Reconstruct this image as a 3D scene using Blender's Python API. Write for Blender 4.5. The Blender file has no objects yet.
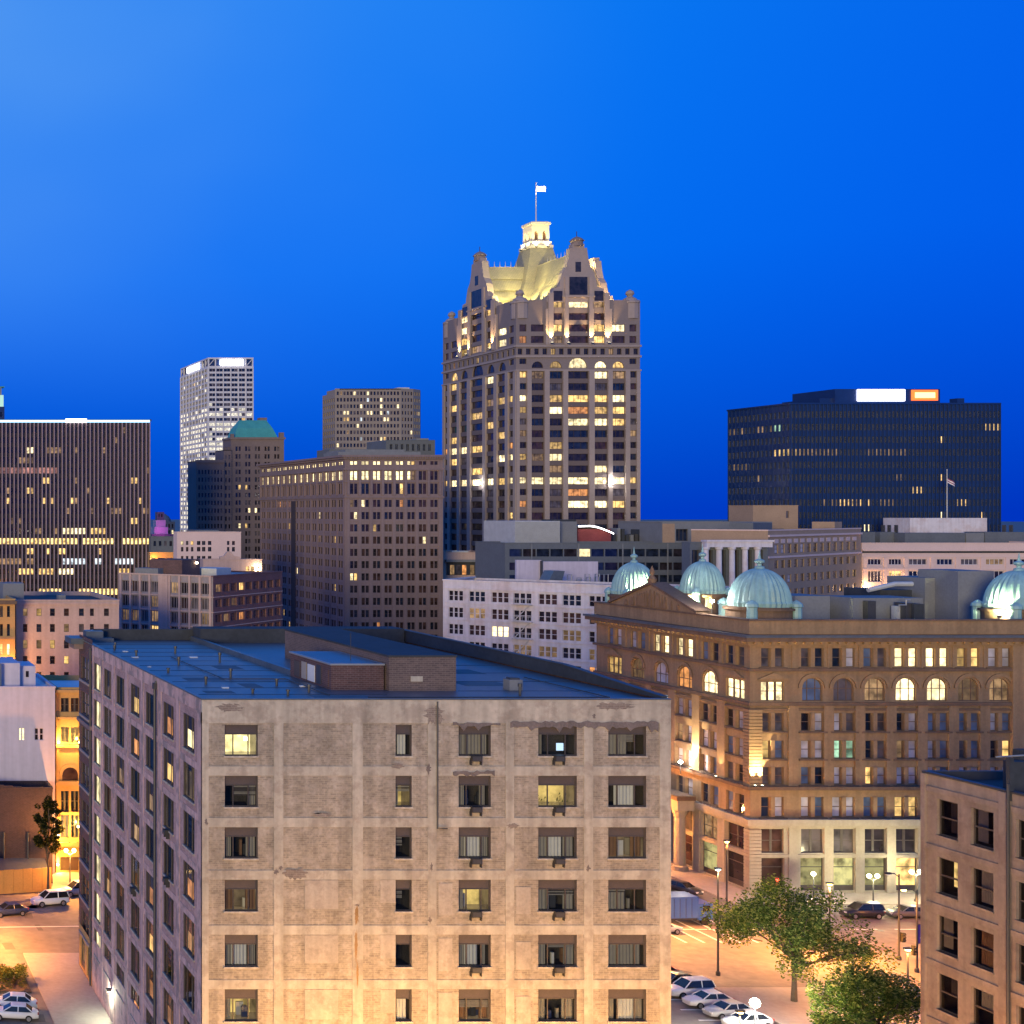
import bpy, math, random
from mathutils import Vector, Matrix
from bisect import bisect_left
R = math.radians
S = bpy.context.scene
COL = S.collection
# ------------------------------------------------------------------ camera, sky, sun, exposure
FPX, CX, CY, HC = 1400.0, -175.0, 512.0, 48.0          # focal length in px, vanishing point, eye height
cam = bpy.data.cameras.new("camera")
cam.lens = 36.0 * FPX / 1024.0
cam.sensor_width = 36.0
cam.shift_x = (512.0 - CX) / 1024.0
cam.clip_start, cam.clip_end = 0.5, 12000
co = bpy.data.objects.new("camera", cam)
COL.objects.link(co)
co.location = (0, 0, HC)
co.rotation_euler = (R(90), 0, 0)
S.camera = co

SUN_EL, SUN_AZ = 4.0, 212.0
wd = bpy.data.worlds.new("World")
S.world = wd
wd.use_nodes = True
nt = wd.node_tree
nt.nodes.clear()
N = nt.nodes.new
L = nt.links.new
sky = N('ShaderNodeTexSky'); sky.sky_type = 'NISHITA'; sky.sun_disc = False
sky.sun_elevation = R(SUN_EL); sky.sun_rotation = R(SUN_AZ); sky.ozone_density = 6
mul = N('ShaderNodeMix'); mul.data_type = 'RGBA'; mul.blend_type = 'MULTIPLY'; mul.inputs[0].default_value = 1
L(sky.outputs[0], mul.inputs[6]); mul.inputs[7].default_value = (0.0, 0.22, 1.0, 1)
b1 = N('ShaderNodeBackground'); b1.inputs[1].default_value = 0.05
L(mul.outputs[2], b1.inputs[0])
# the deep blue of the hour, by height above the horizon, with thin high cloud
tc = N('ShaderNodeTexCoord'); sx = N('ShaderNodeSeparateXYZ'); L(tc.outputs['Generated'], sx.inputs[0])
rp = N('ShaderNodeValToRGB'); rp.color_ramp.elements[0].position = 0.0
rp.color_ramp.elements[0].color = (0.0, 0.055, 0.66, 1)
rp.color_ramp.elements[1].position = 1.0; rp.color_ramp.elements[1].color = (0.006, 0.17, 0.80, 1)
e = rp.color_ramp.elements.new(0.16); e.color = (0.001, 0.175, 0.89, 1)
e = rp.color_ramp.elements.new(0.33); e.color = (0.004, 0.230, 0.92, 1)
L(sx.outputs[2], rp.inputs[0])
mp = N('ShaderNodeMapping'); mp.inputs['Scale'].default_value = (1.5, 1.5, 2.6); mp.inputs['Location'].default_value = (0.35, 0.1, 0.22)
L(tc.outputs['Generated'], mp.inputs[0])
nz = N('ShaderNodeTexNoise'); nz.inputs['Scale'].default_value = 1.6; nz.inputs['Detail'].default_value = 3; nz.inputs['Roughness'].default_value = .42
L(mp.outputs[0], nz.inputs[0])
# cloud is thicker to the north-west (left of the picture)
dv = N('ShaderNodeMath'); dv.operation = 'DIVIDE'; L(sx.outputs[0], dv.inputs[0]); L(sx.outputs[1], dv.inputs[1])
mr = N('ShaderNodeMapRange'); mr.interpolation_type = 'SMOOTHSTEP'
mr.inputs[1].default_value = 0.05; mr.inputs[2].default_value = 0.62; mr.inputs[3].default_value = 1.0; mr.inputs[4].default_value = 0.0
L(dv.outputs[0], mr.inputs[0])
ze = N('ShaderNodeMapRange'); ze.interpolation_type = 'SMOOTHSTEP'
ze.inputs[1].default_value = 0.04; ze.inputs[2].default_value = 0.30; L(sx.outputs[2], ze.inputs[0])
nr = N('ShaderNodeMapRange'); nr.inputs[1].default_value = 0.36; nr.inputs[2].default_value = 0.64; nr.inputs[3].default_value = 0.35; nr.inputs[4].default_value = 1.0
L(nz.outputs[0], nr.inputs[0])
m1 = N('ShaderNodeMath'); m1.operation = 'MULTIPLY'; L(mr.outputs[0], m1.inputs[0]); L(nr.outputs[0], m1.inputs[1])
m2 = N('ShaderNodeMath'); m2.operation = 'MULTIPLY'; L(m1.outputs[0], m2.inputs[0]); L(ze.outputs[0], m2.inputs[1])
cm = N('ShaderNodeMix'); cm.data_type = 'RGBA'; L(m2.outputs[0], cm.inputs[0]); L(rp.outputs[0], cm.inputs[6]); cm.inputs[7].default_value = (0.115, 0.38, 0.91, 1)
er = N('ShaderNodeMapRange'); er.interpolation_type = 'SMOOTHSTEP'; er.inputs[1].default_value = 0.38; er.inputs[2].default_value = 0.95; er.inputs[4].default_value = 0.8
L(dv.outputs[0], er.inputs[0])
ec = N('ShaderNodeMix'); ec.data_type = 'RGBA'; ec.blend_type = 'MULTIPLY'; L(er.outputs[0], ec.inputs[0]); L(cm.outputs[2], ec.inputs[6]); ec.inputs[7].default_value = (0.3, 0.55, 0.88, 1)
b2 = N('ShaderNodeBackground'); b2.inputs[1].default_value = 0.86
L(ec.outputs[2], b2.inputs[0])
ad = N('ShaderNodeAddShader'); L(b1.outputs[0], ad.inputs[0]); L(b2.outputs[0], ad.inputs[1])
wo = N('ShaderNodeOutputWorld'); L(ad.outputs[0], wo.inputs[0])

sl = bpy.data.lights.new("sun", 'SUN'); sl.energy = 2.6; sl.angle = R(14); sl.color = (1.0, 0.79, 0.41)
so = bpy.data.objects.new("sun", sl); COL.objects.link(so)
az = R(SUN_AZ)
so.rotation_euler = Vector((-math.sin(az) * math.cos(R(SUN_EL)), -math.cos(az) * math.cos(R(SUN_EL)), -math.sin(R(SUN_EL)))).to_track_quat('-Z', 'Y').to_euler()
S.view_settings.view_transform = 'Standard'
S.view_settings.look = 'None'
S.view_settings.exposure = 0.0
S.view_settings.gamma = 1.0
S.render.engine = 'CYCLES'
S.cycles.use_denoising = True
S.cycles.max_bounces = 6
S.cycles.diffuse_bounces = 2
S.cycles.glossy_bounces = 3
S.cycles.transparent_max_bounces = 8
S.cycles.sample_clamp_indirect = 4.0

rnd = random.Random(7)

def X(px, Y): return (px - CX) / FPX * Y
def Z(py, Y): return HC - (py - CY) / FPX * Y
def GY(py): return HC * FPX / (py - CY)               # depth of a point on the ground seen at py

# ------------------------------------------------------------------ materials
MATS = {}
def newmat(name):
    m = bpy.data.materials.new(name); m.use_nodes = True
    t = m.node_tree
    return m, t, t.nodes['Principled BSDF']

def surf(name, col, rough=.85, var=.18, scale=.35, metal=0., bump=.15, kind=None, c2=None, mortar=None, bs=1.0, streak=0., spec=.4, patch=0., pcol=None):
    """a wall, roof or ground material: two scales of noise, optional brick courses, streaks and worn patches"""
    m, t, p = newmat(name); n = t.nodes.new; l = t.links.new
    tc = n('ShaderNodeTexCoord')
    a = n('ShaderNodeTexNoise'); a.inputs['Scale'].default_value = scale; a.inputs['Detail'].default_value = 6; a.inputs['Roughness'].default_value = .6
    b = n('ShaderNodeTexNoise'); b.inputs['Scale'].default_value = scale * 9; b.inputs['Detail'].default_value = 4
    l(tc.outputs['Object'], a.inputs[0]); l(tc.outputs['Object'], b.inputs[0])
    av = n('ShaderNodeMath'); av.operation = 'MULTIPLY_ADD'; l(b.outputs[0], av.inputs[0]); av.inputs[1].default_value = .45
    sc = n('ShaderNodeMath'); sc.operation = 'MULTIPLY'; l(a.outputs[0], sc.inputs[0]); sc.inputs[1].default_value = .55
    l(sc.outputs[0], av.inputs[2])
    rg = n('ShaderNodeMapRange'); rg.inputs[1].default_value = .32; rg.inputs[2].default_value = .68
    rg.inputs[3].default_value = 1 - var; rg.inputs[4].default_value = 1 + var
    l(av.outputs[0], rg.inputs[0])
    fac = rg.outputs[0]
    if streak:
        mp = n('ShaderNodeMapping'); mp.inputs['Scale'].default_value = (1.3, 1.3, .07); l(tc.outputs['Object'], mp.inputs[0])
        sn = n('ShaderNodeTexNoise'); sn.inputs['Scale'].default_value = 1.0; sn.inputs['Detail'].default_value = 5; l(mp.outputs[0], sn.inputs[0])
        sr = n('ShaderNodeMapRange'); sr.inputs[1].default_value = .35; sr.inputs[2].default_value = .65; sr.inputs[3].default_value = 1 - streak; sr.inputs[4].default_value = 1 + streak * .5
        l(sn.outputs[0], sr.inputs[0])
        mm = n('ShaderNodeMath'); mm.operation = 'MULTIPLY'; l(fac, mm.inputs[0]); l(sr.outputs[0], mm.inputs[1]); fac = mm.outputs[0]
    h = av.outputs[0]
    if kind == 'brick':
        s3 = n('ShaderNodeSeparateXYZ'); l(tc.outputs['Object'], s3.inputs[0])
        xy = n('ShaderNodeMath'); xy.operation = 'ADD'; l(s3.outputs[0], xy.inputs[0]); l(s3.outputs[1], xy.inputs[1])
        cb = n('ShaderNodeCombineXYZ'); l(xy.outputs[0], cb.inputs[0]); l(s3.outputs[2], cb.inputs[1])
        br = n('ShaderNodeTexBrick'); l(cb.outputs[0], br.inputs[0])
        br.inputs['Color1'].default_value = (*col, 1); br.inputs['Color2'].default_value = (*(c2 or col), 1); br.inputs['Mortar'].default_value = (*(mortar or col), 1)
        br.inputs['Scale'].default_value = 1.0; br.inputs['Brick Width'].default_value = .42 * bs; br.inputs['Row Height'].default_value = .15 * bs
        br.inputs['Mortar Size'].default_value = .018 * bs; br.inputs['Bias'].default_value = -.1
        base = br.outputs[0]
    else:
        rgb = n('ShaderNodeRGB'); rgb.outputs[0].default_value = (*col, 1); base = rgb.outputs[0]
    if patch:
        pn = n('ShaderNodeTexNoise'); pn.inputs['Scale'].default_value = patch; pn.inputs['Detail'].default_value = 7; pn.inputs['Roughness'].default_value = .68
        l(tc.outputs['Object'], pn.inputs[0])
        pr = n('ShaderNodeMapRange'); pr.inputs[1].default_value = .49; pr.inputs[2].default_value = .58; l(pn.outputs[0], pr.inputs[0])
        px = n('ShaderNodeMix'); px.data_type = 'RGBA'; l(pr.outputs[0], px.inputs[0]); l(base, px.inputs[6]); px.inputs[7].default_value = (*pcol, 1)
        base = px.outputs[2]
    vm = n('ShaderNodeVectorMath'); vm.operation = 'SCALE'; l(base, vm.inputs[0]); l(fac, vm.inputs[3])
    l(vm.outputs[0], p.inputs['Base Color'])
    p.inputs['Roughness'].default_value = rough; p.inputs['Metallic'].default_value = metal; p.inputs['Specular IOR Level'].default_value = spec
    if bump:
        bu = n('ShaderNodeBump'); bu.inputs['Strength'].default_value = bump; bu.inputs['Distance'].default_value = .05
        l(h, bu.inputs['Height']); l(bu.outputs[0], p.inputs['Normal'])
    MATS[name] = m
    return m

def glow(name, col, strength, pat='room', base=(.02, .02, .02), vary=.6):
    """a lit window or lamp: emission broken up by blinds, furniture and a different level per window"""
    m, t, p = newmat(name); n = t.nodes.new; l = t.links.new
    p.inputs['Base Color'].default_value = (*base, 1); p.inputs['Roughness'].default_value = .12
    p.inputs['Emission Color'].default_value = (*col, 1)
    if pat == 'plain':
        p.inputs['Emission Strength'].default_value = strength
    else:
        tc = n('ShaderNodeTexCoord'); oi = n('ShaderNodeObjectInfo')
        ofs = n('ShaderNodeVectorMath'); ofs.operation = 'ADD'; l(tc.outputs['Object'], ofs.inputs[0])
        rv = n('ShaderNodeVectorMath'); rv.operation = 'SCALE'; rv.inputs[0].default_value = (37, 19, 53); l(oi.outputs['Random'], rv.inputs[3]); l(rv.outputs[0], ofs.inputs[1])
        a = n('ShaderNodeTexNoise'); a.inputs['Scale'].default_value = .9; a.inputs['Detail'].default_value = 4; l(ofs.outputs[0], a.inputs[0])
        r = n('ShaderNodeMapRange'); r.inputs[1].default_value = .33; r.inputs[2].default_value = .62; r.inputs[3].default_value = .28; r.inputs[4].default_value = 1.2; l(a.outputs[0], r.inputs[0])
        r2 = n('ShaderNodeMapRange'); r2.inputs[3].default_value = 1 - vary; r2.inputs[4].default_value = 1 + vary; l(oi.outputs['Random'], r2.inputs[0])
        k = n('ShaderNodeMath'); k.operation = 'MULTIPLY'; l(r.outputs[0], k.inputs[0]); l(r2.outputs[0], k.inputs[1])
        k2 = n('ShaderNodeMath'); k2.operation = 'MULTIPLY'; l(k.outputs[0], k2.inputs[0]); k2.inputs[1].default_value = strength
        l(k2.outputs[0], p.inputs['Emission Strength'])
    MATS[name] = m
    return m

def glassm(name, col, rough=.08, spec=.5, var=.5):
    m, t, p = newmat(name); n = t.nodes.new; l = t.links.new
    tc = n('ShaderNodeTexCoord'); oi = n('ShaderNodeObjectInfo')
    ofs = n('ShaderNodeVectorMath'); ofs.operation = 'ADD'; l(tc.outputs['Object'], ofs.inputs[0])
    rv = n('ShaderNodeVectorMath'); rv.operation = 'SCALE'; rv.inputs[0].default_value = (31, 47, 11); l(oi.outputs['Random'], rv.inputs[3]); l(rv.outputs[0], ofs.inputs[1])
    a = n('ShaderNodeTexNoise'); a.inputs['Scale'].default_value = .55; a.inputs['Detail'].default_value = 2; l(ofs.outputs[0], a.inputs[0])
    r = n('ShaderNodeMapRange'); r.inputs[1].default_value = .35; r.inputs[2].default_value = .65; r.inputs[3].default_value = 1 - var; r.inputs[4].default_value = 1 + var; l(a.outputs[0], r.inputs[0])
    vm = n('ShaderNodeVectorMath'); vm.operation = 'SCALE'; vm.inputs[0].default_value = col; l(r.outputs[0], vm.inputs[3])
    l(vm.outputs[0], p.inputs['Base Color']); p.inputs['Roughness'].default_value = rough; p.inputs['Specular IOR Level'].default_value = spec
    MATS[name] = m
    return m

def clearglass(name):
    m, t, p = newmat(name); n = t.nodes.new; l = t.links.new
    t.nodes.remove(p); out = t.nodes['Material Output']
    tr = n('ShaderNodeBsdfTransparent'); tr.inputs[0].default_value = (.82, .85, .86, 1)
    gl = n('ShaderNodeBsdfGlossy'); gl.inputs['Roughness'].default_value = .04
    fr = n('ShaderNodeFresnel'); fr.inputs[0].default_value = 1.5
    mx = n('ShaderNodeMixShader'); l(fr.outputs[0], mx.inputs[0]); l(tr.outputs[0], mx.inputs[1]); l(gl.outputs[0], mx.inputs[2]); l(mx.outputs[0], out.inputs[0])
    MATS[name] = m

def leafm(name, col):
    m, t, p = newmat(name); n = t.nodes.new; l = t.links.new
    t.nodes.remove(p); out = t.nodes['Material Output']
    d = n('ShaderNodeBsdfDiffuse'); d.inputs[0].default_value = (*col, 1)
    tr = n('ShaderNodeBsdfTranslucent'); tr.inputs[0].default_value = (col[0] * 1.2, col[1] * 1.2, col[2] * .7, 1)
    mx = n('ShaderNodeMixShader'); mx.inputs[0].default_value = .35; l(d.outputs[0], mx.inputs[1]); l(tr.outputs[0], mx.inputs[2]); l(mx.outputs[0], out.inputs[0])
    MATS[name] = m

# loft
surf('concrete_pale', (.43, .385, .32), var=.18, scale=.30, streak=.22, bump=.5, patch=.55, pcol=(.34, .295, .245))
surf('loft_brick', (.325, .275, .215), c2=(.22, .185, .15), mortar=(.34, .295, .24), kind='brick', streak=.2, var=.30, scale=.5, bump=.6, patch=.9, pcol=(.35, .30, .25))
surf('loft_side', (.52, .35, .335), var=.18, scale=.3, streak=.2, bump=.4, patch=.5, pcol=(.29, .225, .225))  # side concrete pinker than the front: tint of the dusk light put into colour
surf('plaster_patch', (.385, .335, .285), var=.16, scale=.5, bump=.3, streak=.15, patch=.8, pcol=(.32, .275, .235))
surf('side_infill', (.37, .24, .235), c2=(.28, .185, .18), mortar=(.37, .25, .245), kind='brick', var=.25, scale=.4, bump=.4, patch=.5, pcol=(.42, .28, .27))  # side brick colour carries the same pink light tint
surf('shed_brick', (.135, .095, .088), c2=(.09, .065, .065), mortar=(.17, .13, .12), kind='brick', var=.2)
surf('old_mortar', (.15, .125, .12), var=.35, scale=.9, bump=.4)
surf('dark_brick', (.10, .050, .05), c2=(.065, .034, .038), mortar=(.14, .10, .10), kind='brick', var=.25)
surf('roof_felt', (.085, .10, .115), var=.34, scale=.16, bump=.25, rough=.36, spec=.8)
surf('rust_stain', (.27, .165, .075), var=.35, scale=1.5)
surf('bare_brick', (.225, .18, .155), c2=(.17, .135, .12), mortar=(.27, .235, .20), kind='brick', var=.3)
surf('roof_patch', (.11, .125, .14), var=.2, scale=.4)
surf('roof_dark', (.035, .04, .05), var=.3, scale=.25, bump=.2)
surf('roof_pale', (.55, .57, .60), var=.1)
surf('metal_dark', (.05, .05, .055), rough=.5, var=.15)
surf('metal_grey', (.30, .31, .33), rough=.5, var=.12, metal=.3)
surf('corrugated', (.42, .44, .46), rough=.5, var=.15, scale=.6)
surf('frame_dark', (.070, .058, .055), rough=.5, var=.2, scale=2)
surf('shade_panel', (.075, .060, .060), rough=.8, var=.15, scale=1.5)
surf('frame_white', (.55, .53, .50), rough=.6, var=.08)
surf('room_dark', (.06, .05, .045), var=.5, scale=1.2)
surf('curtain_grey', (.30, .27, .25), rough=.9, var=.12, scale=2)
surf('curtain_white', (.62, .60, .60), rough=.9, var=.08, scale=2)
surf('curtain_brown', (.22, .12, .07), rough=.9, var=.2, scale=2)
# other walls
surf('sandstone', (.275, .178, .100), var=.18, scale=.35, streak=.15, bump=.3)
surf('sandstone_dark', (.15, .095, .065), var=.2, scale=.5, streak=.15, bump=.3)
surf('limestone', (.36, .315, .25), var=.12, scale=.4, streak=.1, bump=.2)
surf('right_wall', (.25, .20, .172), var=.16, scale=.35, streak=.18, bump=.35, patch=.4, pcol=(.205, .155, .135))
surf('granite', (.195, .160, .158), var=.12, scale=.2)
surf('granite_pale', (.29, .24, .23), var=.1, scale=.3)
surf('tile_roof', (.34, .31, .21), var=.14, scale=.5, kind='brick', c2=(.28, .26, .18), mortar=(.16, .15, .11), bs=2.0)
surf('cream', (.62, .56, .45), var=.08)
surf('bank_stone', (.20, .147, .150), var=.12, scale=.2, streak=.08)
surf('bank_dark', (.045, .033, .038), var=.2)
surf('beige_tower', (.25, .21, .18), var=.1, scale=.1)
surf('brick_tower', (.17, .13, .125), var=.15, scale=.15)
surf('spandrel', (.125, .098, .100), var=.1, scale=.2)
surf('copper', (.05, .27, .27), var=.2, scale=.4, rough=.6)
surf('copper_pale', (.23, .40, .42), var=.14, scale=1.2, rough=.5, streak=.18)
surf('white_steel', (.50, .50, .54), var=.06, scale=.1)
surf('black_fin', (.24, .175, .20), rough=.5, var=.1, scale=.1)
surf('black_wall', (.030, .026, .032), rough=.4, var=.2, scale=.1)
surf('slate_fin', (.012, .036, .125), rough=.5, var=.1, scale=.1)
surf('slate_wall', (.008, .028, .12), rough=.4, var=.2, scale=.1)
surf('white_paint', (.60, .57, .62), var=.10, scale=.15, streak=.12, bump=.2, patch=.2, pcol=(.55, .48, .50))
surf('white_wall', (.50, .45, .54), var=.08, scale=.15, streak=.1)
surf('pink_stone', (.43, .31, .28), var=.12, scale=.3, streak=.1)
surf('pink_light', (.60, .45, .42), var=.08, scale=.3)
surf('tan_brick', (.33, .23, .16), var=.15, scale=.3)
surf('grey_conc', (.26, .23, .25), var=.15, scale=.3, streak=.12)
surf('grey_infill', (.135, .105, .125), var=.25, scale=.5)
surf('red_brick', (.140, .058, .062), c2=(.10, .045, .05), mortar=(.16, .11, .11), kind='brick', var=.2)
surf('blue_conc', (.11, .125, .15), var=.15, scale=.2)
surf('orange_stucco', (.42, .25, .10), var=.15, scale=.4)  # orange of the street lamps is put into this stucco colour
surf('annexe_brick', (.048, .028, .034), c2=(.034, .022, .028), mortar=(.06, .045, .05), kind='brick', var=.3)  # annexe brick base darkened so the wall stays dim near the lamps
surf('plywood', (.52, .27, .08), var=.15, scale=.5)  # made more orange: part of the lamp glow sits in this colour
surf('awning_red', (.35, .05, .04), var=.1)
surf('barn_red', (.20, .045, .055), var=.2)
surf('mech_grey', (.17, .18, .20), var=.15, scale=.4)
# ground
surf('asphalt', (.17, .145, .13), var=.28, scale=.12, bump=.25, rough=.8, patch=.11, pcol=(.21, .18, .155))
surf('asphalt_patch', (.115, .10, .092), var=.2, scale=.5)
surf('asphalt_old', (.21, .185, .165), var=.2, scale=.5)
surf('pavement', (.36, .31, .27), var=.15, scale=.25, bump=.2)
surf('kerb_stone', (.34, .31, .28), var=.12)
surf('soil', (.10, .07, .05), var=.3, scale=1)
surf('road_paint', (.70, .68, .62), var=.15, scale=1)
surf('bark', (.09, .07, .05), var=.35, scale=3, bump=.6)
# things
surf('tyre', (.02, .02, .02), rough=.9, var=.1)
surf('rim', (.45, .45, .47), rough=.3, metal=.8, var=.05)
for nm, c in dict(car_white=(.72, .72, .74), car_black=(.022, .023, .028), car_blue=(.035, .05, .13), car_red=(.28, .05, .05), car_silver=(.42, .43, .45), truck_blue=(.05, .13, .42), car_grey=(.10, .10, .11)).items():
    surf(nm, c, rough=.28, var=.04, spec=.6, bump=0)
surf('plastic_dark', (.03, .03, .032), rough=.6, var=.1)
surf('banner_purple', (.10, .06, .32), var=.1)
surf('signal_yellow', (.06, .055, .03), rough=.5, var=.1)
surf('flag_pale', (.75, .70, .66), var=.08)
surf('flag_red', (.25, .06, .10), var=.1)
surf('sign_white', (.8, .8, .8), var=.03)
glassm('glass_dark', (.022, .018, .024)); glassm('glass_navy', (.014, .020, .040), rough=.06, spec=.6)
glassm('glass_blind', (.42, .40, .45), rough=.25, var=.3); glassm('glass_grey', (.085, .075, .085), rough=.15)
glassm('glass_brown', (.050, .028, .026)); glassm('glass_sky', (.10, .14, .24), rough=.1, spec=.8, var=.3)
glassm('car_glass', (.015, .017, .02), rough=.04, spec=.7, var=.1)
clearglass('glass_clear')
glow('lit_warm', (1.0, .62, .20), 1.15); glow('lit_bright', (1.0, .80, .42), 2.0, vary=.35); glow('lit_orange', (1.0, .40, .12), .75)
glow('lit_dim', (1.0, .60, .28), .32); glow('lit_cool', (.80, .92, 1.0), .9); glow('lit_green', (.55, .95, .62), .7)
glow('lit_pink', (.95, .42, .33), .45); glow('lit_band', (1.0, .66, .22), 2.3, vary=.2); glow('lit_shop', (.95, .86, .34), .55); glow('lit_white', (1.0, .92, .74), 1.0, vary=.3)
glow('room_lit', (1.0, .68, .20), .95, vary=.2); glow('room_bright', (1.0, .80, .34), 2.0, vary=.1); glow('room_amber', (1.0, .42, .10), .30, vary=.2); glow('room_dim', (1.0, .66, .33), .16, vary=.5)
glow('screen_glow', (.55, .75, 1.0), 1.6, 'plain')
glow('lamp_sodium', (1.0, .60, .18), 30, 'plain'); glow('lamp_white', (1.0, .97, .86), 90, 'plain'); glow('lamp_soft', (1.0, .86, .55), 12, 'plain')
glow('lamp_cool', (.75, .95, 1.0), 14, 'plain'); glow('lamp_red', (1.0, .06, .03), 12, 'plain')
glow('neon_blue', (.35, .65, 1.0), 3.2, 'plain'); glow('white_glow', (1.0, .98, 1.0), 7, 'plain'); glow('neon_core', (1.0, .50, .14), 5.0, 'plain'); glow('neon_orange', (1.0, .16, .02), 2.2, 'plain')
glow('lamp_crown', (.55, .9, .75), .9, 'plain')
glow('stair_light', (1.0, .86, .45), 1.5, vary=.2)
leafm('leaf_dark', (.060, .100, .028)); leafm('leaf_mid', (.14, .195, .046)); leafm('leaf_light', (.27, .30, .08)); leafm('leaf_shade', (.018, .026, .010)); leafm('leaf_bush', (.12, .10, .02))
# ------------------------------------------------------------------ mesh helpers
class MB:
    def __init__(s): s.v = []; s.f = []; s.m = []; s.mats = []
    def mi(s, name):
        if name not in s.mats: s.mats.append(name)
        return s.mats.index(name)
    def poly(s, pts, mat):
        b = len(s.v); s.v.extend(tuple(p) for p in pts); s.f.append(tuple(range(b, b + len(pts)))); s.m.append(s.mi(mat))
    def box(s, x0, x1, y0, y1, z0, z1, mat, P=None):
        c = [(x0, y0, z0), (x1, y0, z0), (x1, y1, z0), (x0, y1, z0), (x0, y0, z1), (x1, y0, z1), (x1, y1, z1), (x0, y1, z1)]
        if P: c = [P(*q) for q in c]
        b = len(s.v); s.v.extend(c); k = s.mi(mat)
        for q in ((3, 2, 1, 0), (4, 5, 6, 7), (0, 1, 5, 4), (1, 2, 6, 5), (2, 3, 7, 6), (3, 0, 4, 7)):
            s.f.append(tuple(b + i for i in q)); s.m.append(k)
    def prism(s, poly, z0, z1, mat, P=None):
        n = len(poly); P = P or (lambda x, y, z: (x, y, z))
        lo = [P(x, y, z0) for x, y in poly]; hi = [P(x, y, z1) for x, y in poly]
        s.poly(lo[::-1], mat); s.poly(hi, mat)
        for i in range(n):
            j = (i + 1) % n; s.poly([lo[i], lo[j], hi[j], hi[i]], mat)
    def lathe(s, cx, cy, prof, n, mat, cap=True, rib=0.0):
        """prof: list of (radius, z) from bottom to top; shared vertices so it can be smooth"""
        k = s.mi(mat); b = len(s.v)
        for r, z in prof:
            for i in range(n):
                a = 2 * math.pi * i / n; rr = r * (1 + rib * (1 if i % 2 else -1))
                s.v.append((cx + rr * math.cos(a), cy + rr * math.sin(a), z))
        for j in range(len(prof) - 1):
            for i in range(n):
                q = (i + 1) % n
                s.f.append((b + j * n + i, b + j * n + q, b + (j + 1) * n + q, b + (j + 1) * n + i)); s.m.append(k)
        if cap:
            s.f.append(tuple(b + i for i in range(n))[::-1]); s.m.append(k)
            s.f.append(tuple(b + (len(prof) - 1) * n + i for i in range(n))); s.m.append(k)
    def tube(s, pts, rads, mat, n=8):
        k = s.mi(mat); b = len(s.v); pts = [Vector(p) for p in pts]
        if not isinstance(rads, (list, tuple)): rads = [rads] * len(pts)
        for i, p in enumerate(pts):
            d = (pts[min(i + 1, len(pts) - 1)] - pts[max(i - 1, 0)]).normalized()
            a = d.cross(Vector((0, 0, 1)) if abs(d.z) < .9 else Vector((1, 0, 0))).normalized(); c = d.cross(a)
            for j in range(n):
                t = 2 * math.pi * j / n; s.v.append(tuple(p + (a * math.cos(t) + c * math.sin(t)) * rads[i]))
        for i in range(len(pts) - 1):
            for j in range(n):
                q = (j + 1) % n; s.f.append((b + i * n + j, b + i * n + q, b + (i + 1) * n + q, b + (i + 1) * n + j)); s.m.append(k)
        s.f.append(tuple(b + j for j in range(n))[::-1]); s.m.append(k)
        s.f.append(tuple(b + (len(pts) - 1) * n + j for j in range(n))); s.m.append(k)
    def mesh(s, name, smooth=False):
        me = bpy.data.meshes.new(name); me.from_pydata(s.v, [], s.f)
        for q in s.mats: me.materials.append(MATS[q])
        me.polygons.foreach_set('material_index', s.m)
        if smooth: me.polygons.foreach_set('use_smooth', [True] * len(s.f))
        me.update(); return me
    def build(s, name, parent=None, smooth=False, loc=(0, 0, 0), rz=0):
        if not s.f: return None
        o = bpy.data.objects.new(name, s.mesh(name, smooth)); COL.objects.link(o)
        o.location = loc; o.rotation_euler = (0, 0, rz)
        if parent: o.parent = parent
        return o

SPLIT = {'filled_opening', 'gable', 'gable_pier', 'gable_window', 'turret', 'roof_plant', 'plant_room', 'floodlight', 'uplight', 'wall_lamp', 'roof_vent', 'column', 'drain_pipe',
         'rooftop_sign', 'balcony_door', 'spandrel', 'arch', 'arch_window', 'roof_pipe', 'fire_escape', 'pilaster', 'portico', 'penthouse', 'mortar_scar', 'roof_wall', 'metal_plant_room', 'setback', 'light_strip', 'roof_duct', 'ridge_cresting', 'mullion', 'sill', 'shop_front', 'balcony', 'stair_bulkhead', 'spandrel_panel', 'lantern_block', 'roof_unit', 'roof_conduit'}
def _pieces(s, gap=.06):
    par = list(range(len(s.v)))
    def find(a):
        while par[a] != a: par[a] = par[par[a]]; a = par[a]
        return a
    for f in s.f:
        for q in f[1:]:
            a, b = find(f[0]), find(q)
            if a != b: par[a] = b
    isl = {}
    for i, f in enumerate(s.f): isl.setdefault(find(f[0]), []).append(i)
    it = []
    for fs in isl.values():
        vs = [s.v[q] for i in fs for q in s.f[i]]
        it.append([fs, [min(v[k] for v in vs) - gap for k in range(3)], [max(v[k] for v in vs) + gap for k in range(3)]])
    go = True
    while go:
        go = False; out = []
        for a in it:
            for b in out:
                if all(a[1][k] <= b[2][k] and b[1][k] <= a[2][k] for k in range(3)):
                    b[0] = b[0] + a[0]; b[1] = [min(p, q) for p, q in zip(a[1], b[1])]; b[2] = [max(p, q) for p, q in zip(a[2], b[2])]; go = True; break
            else: out.append(a)
        it = out
    return [q[0] for q in it]
def build_pieces(s, name, parent):
    ps = _pieces(s)
    for n, fs in enumerate(ps if len(ps) <= 100 else [list(range(len(s.f)))]):
        m = MB()
        for i in fs: m.poly([s.v[q] for q in s.f[i]], s.mats[s.m[i]])
        m.build(name, parent)
MB.build_pieces = build_pieces
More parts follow.
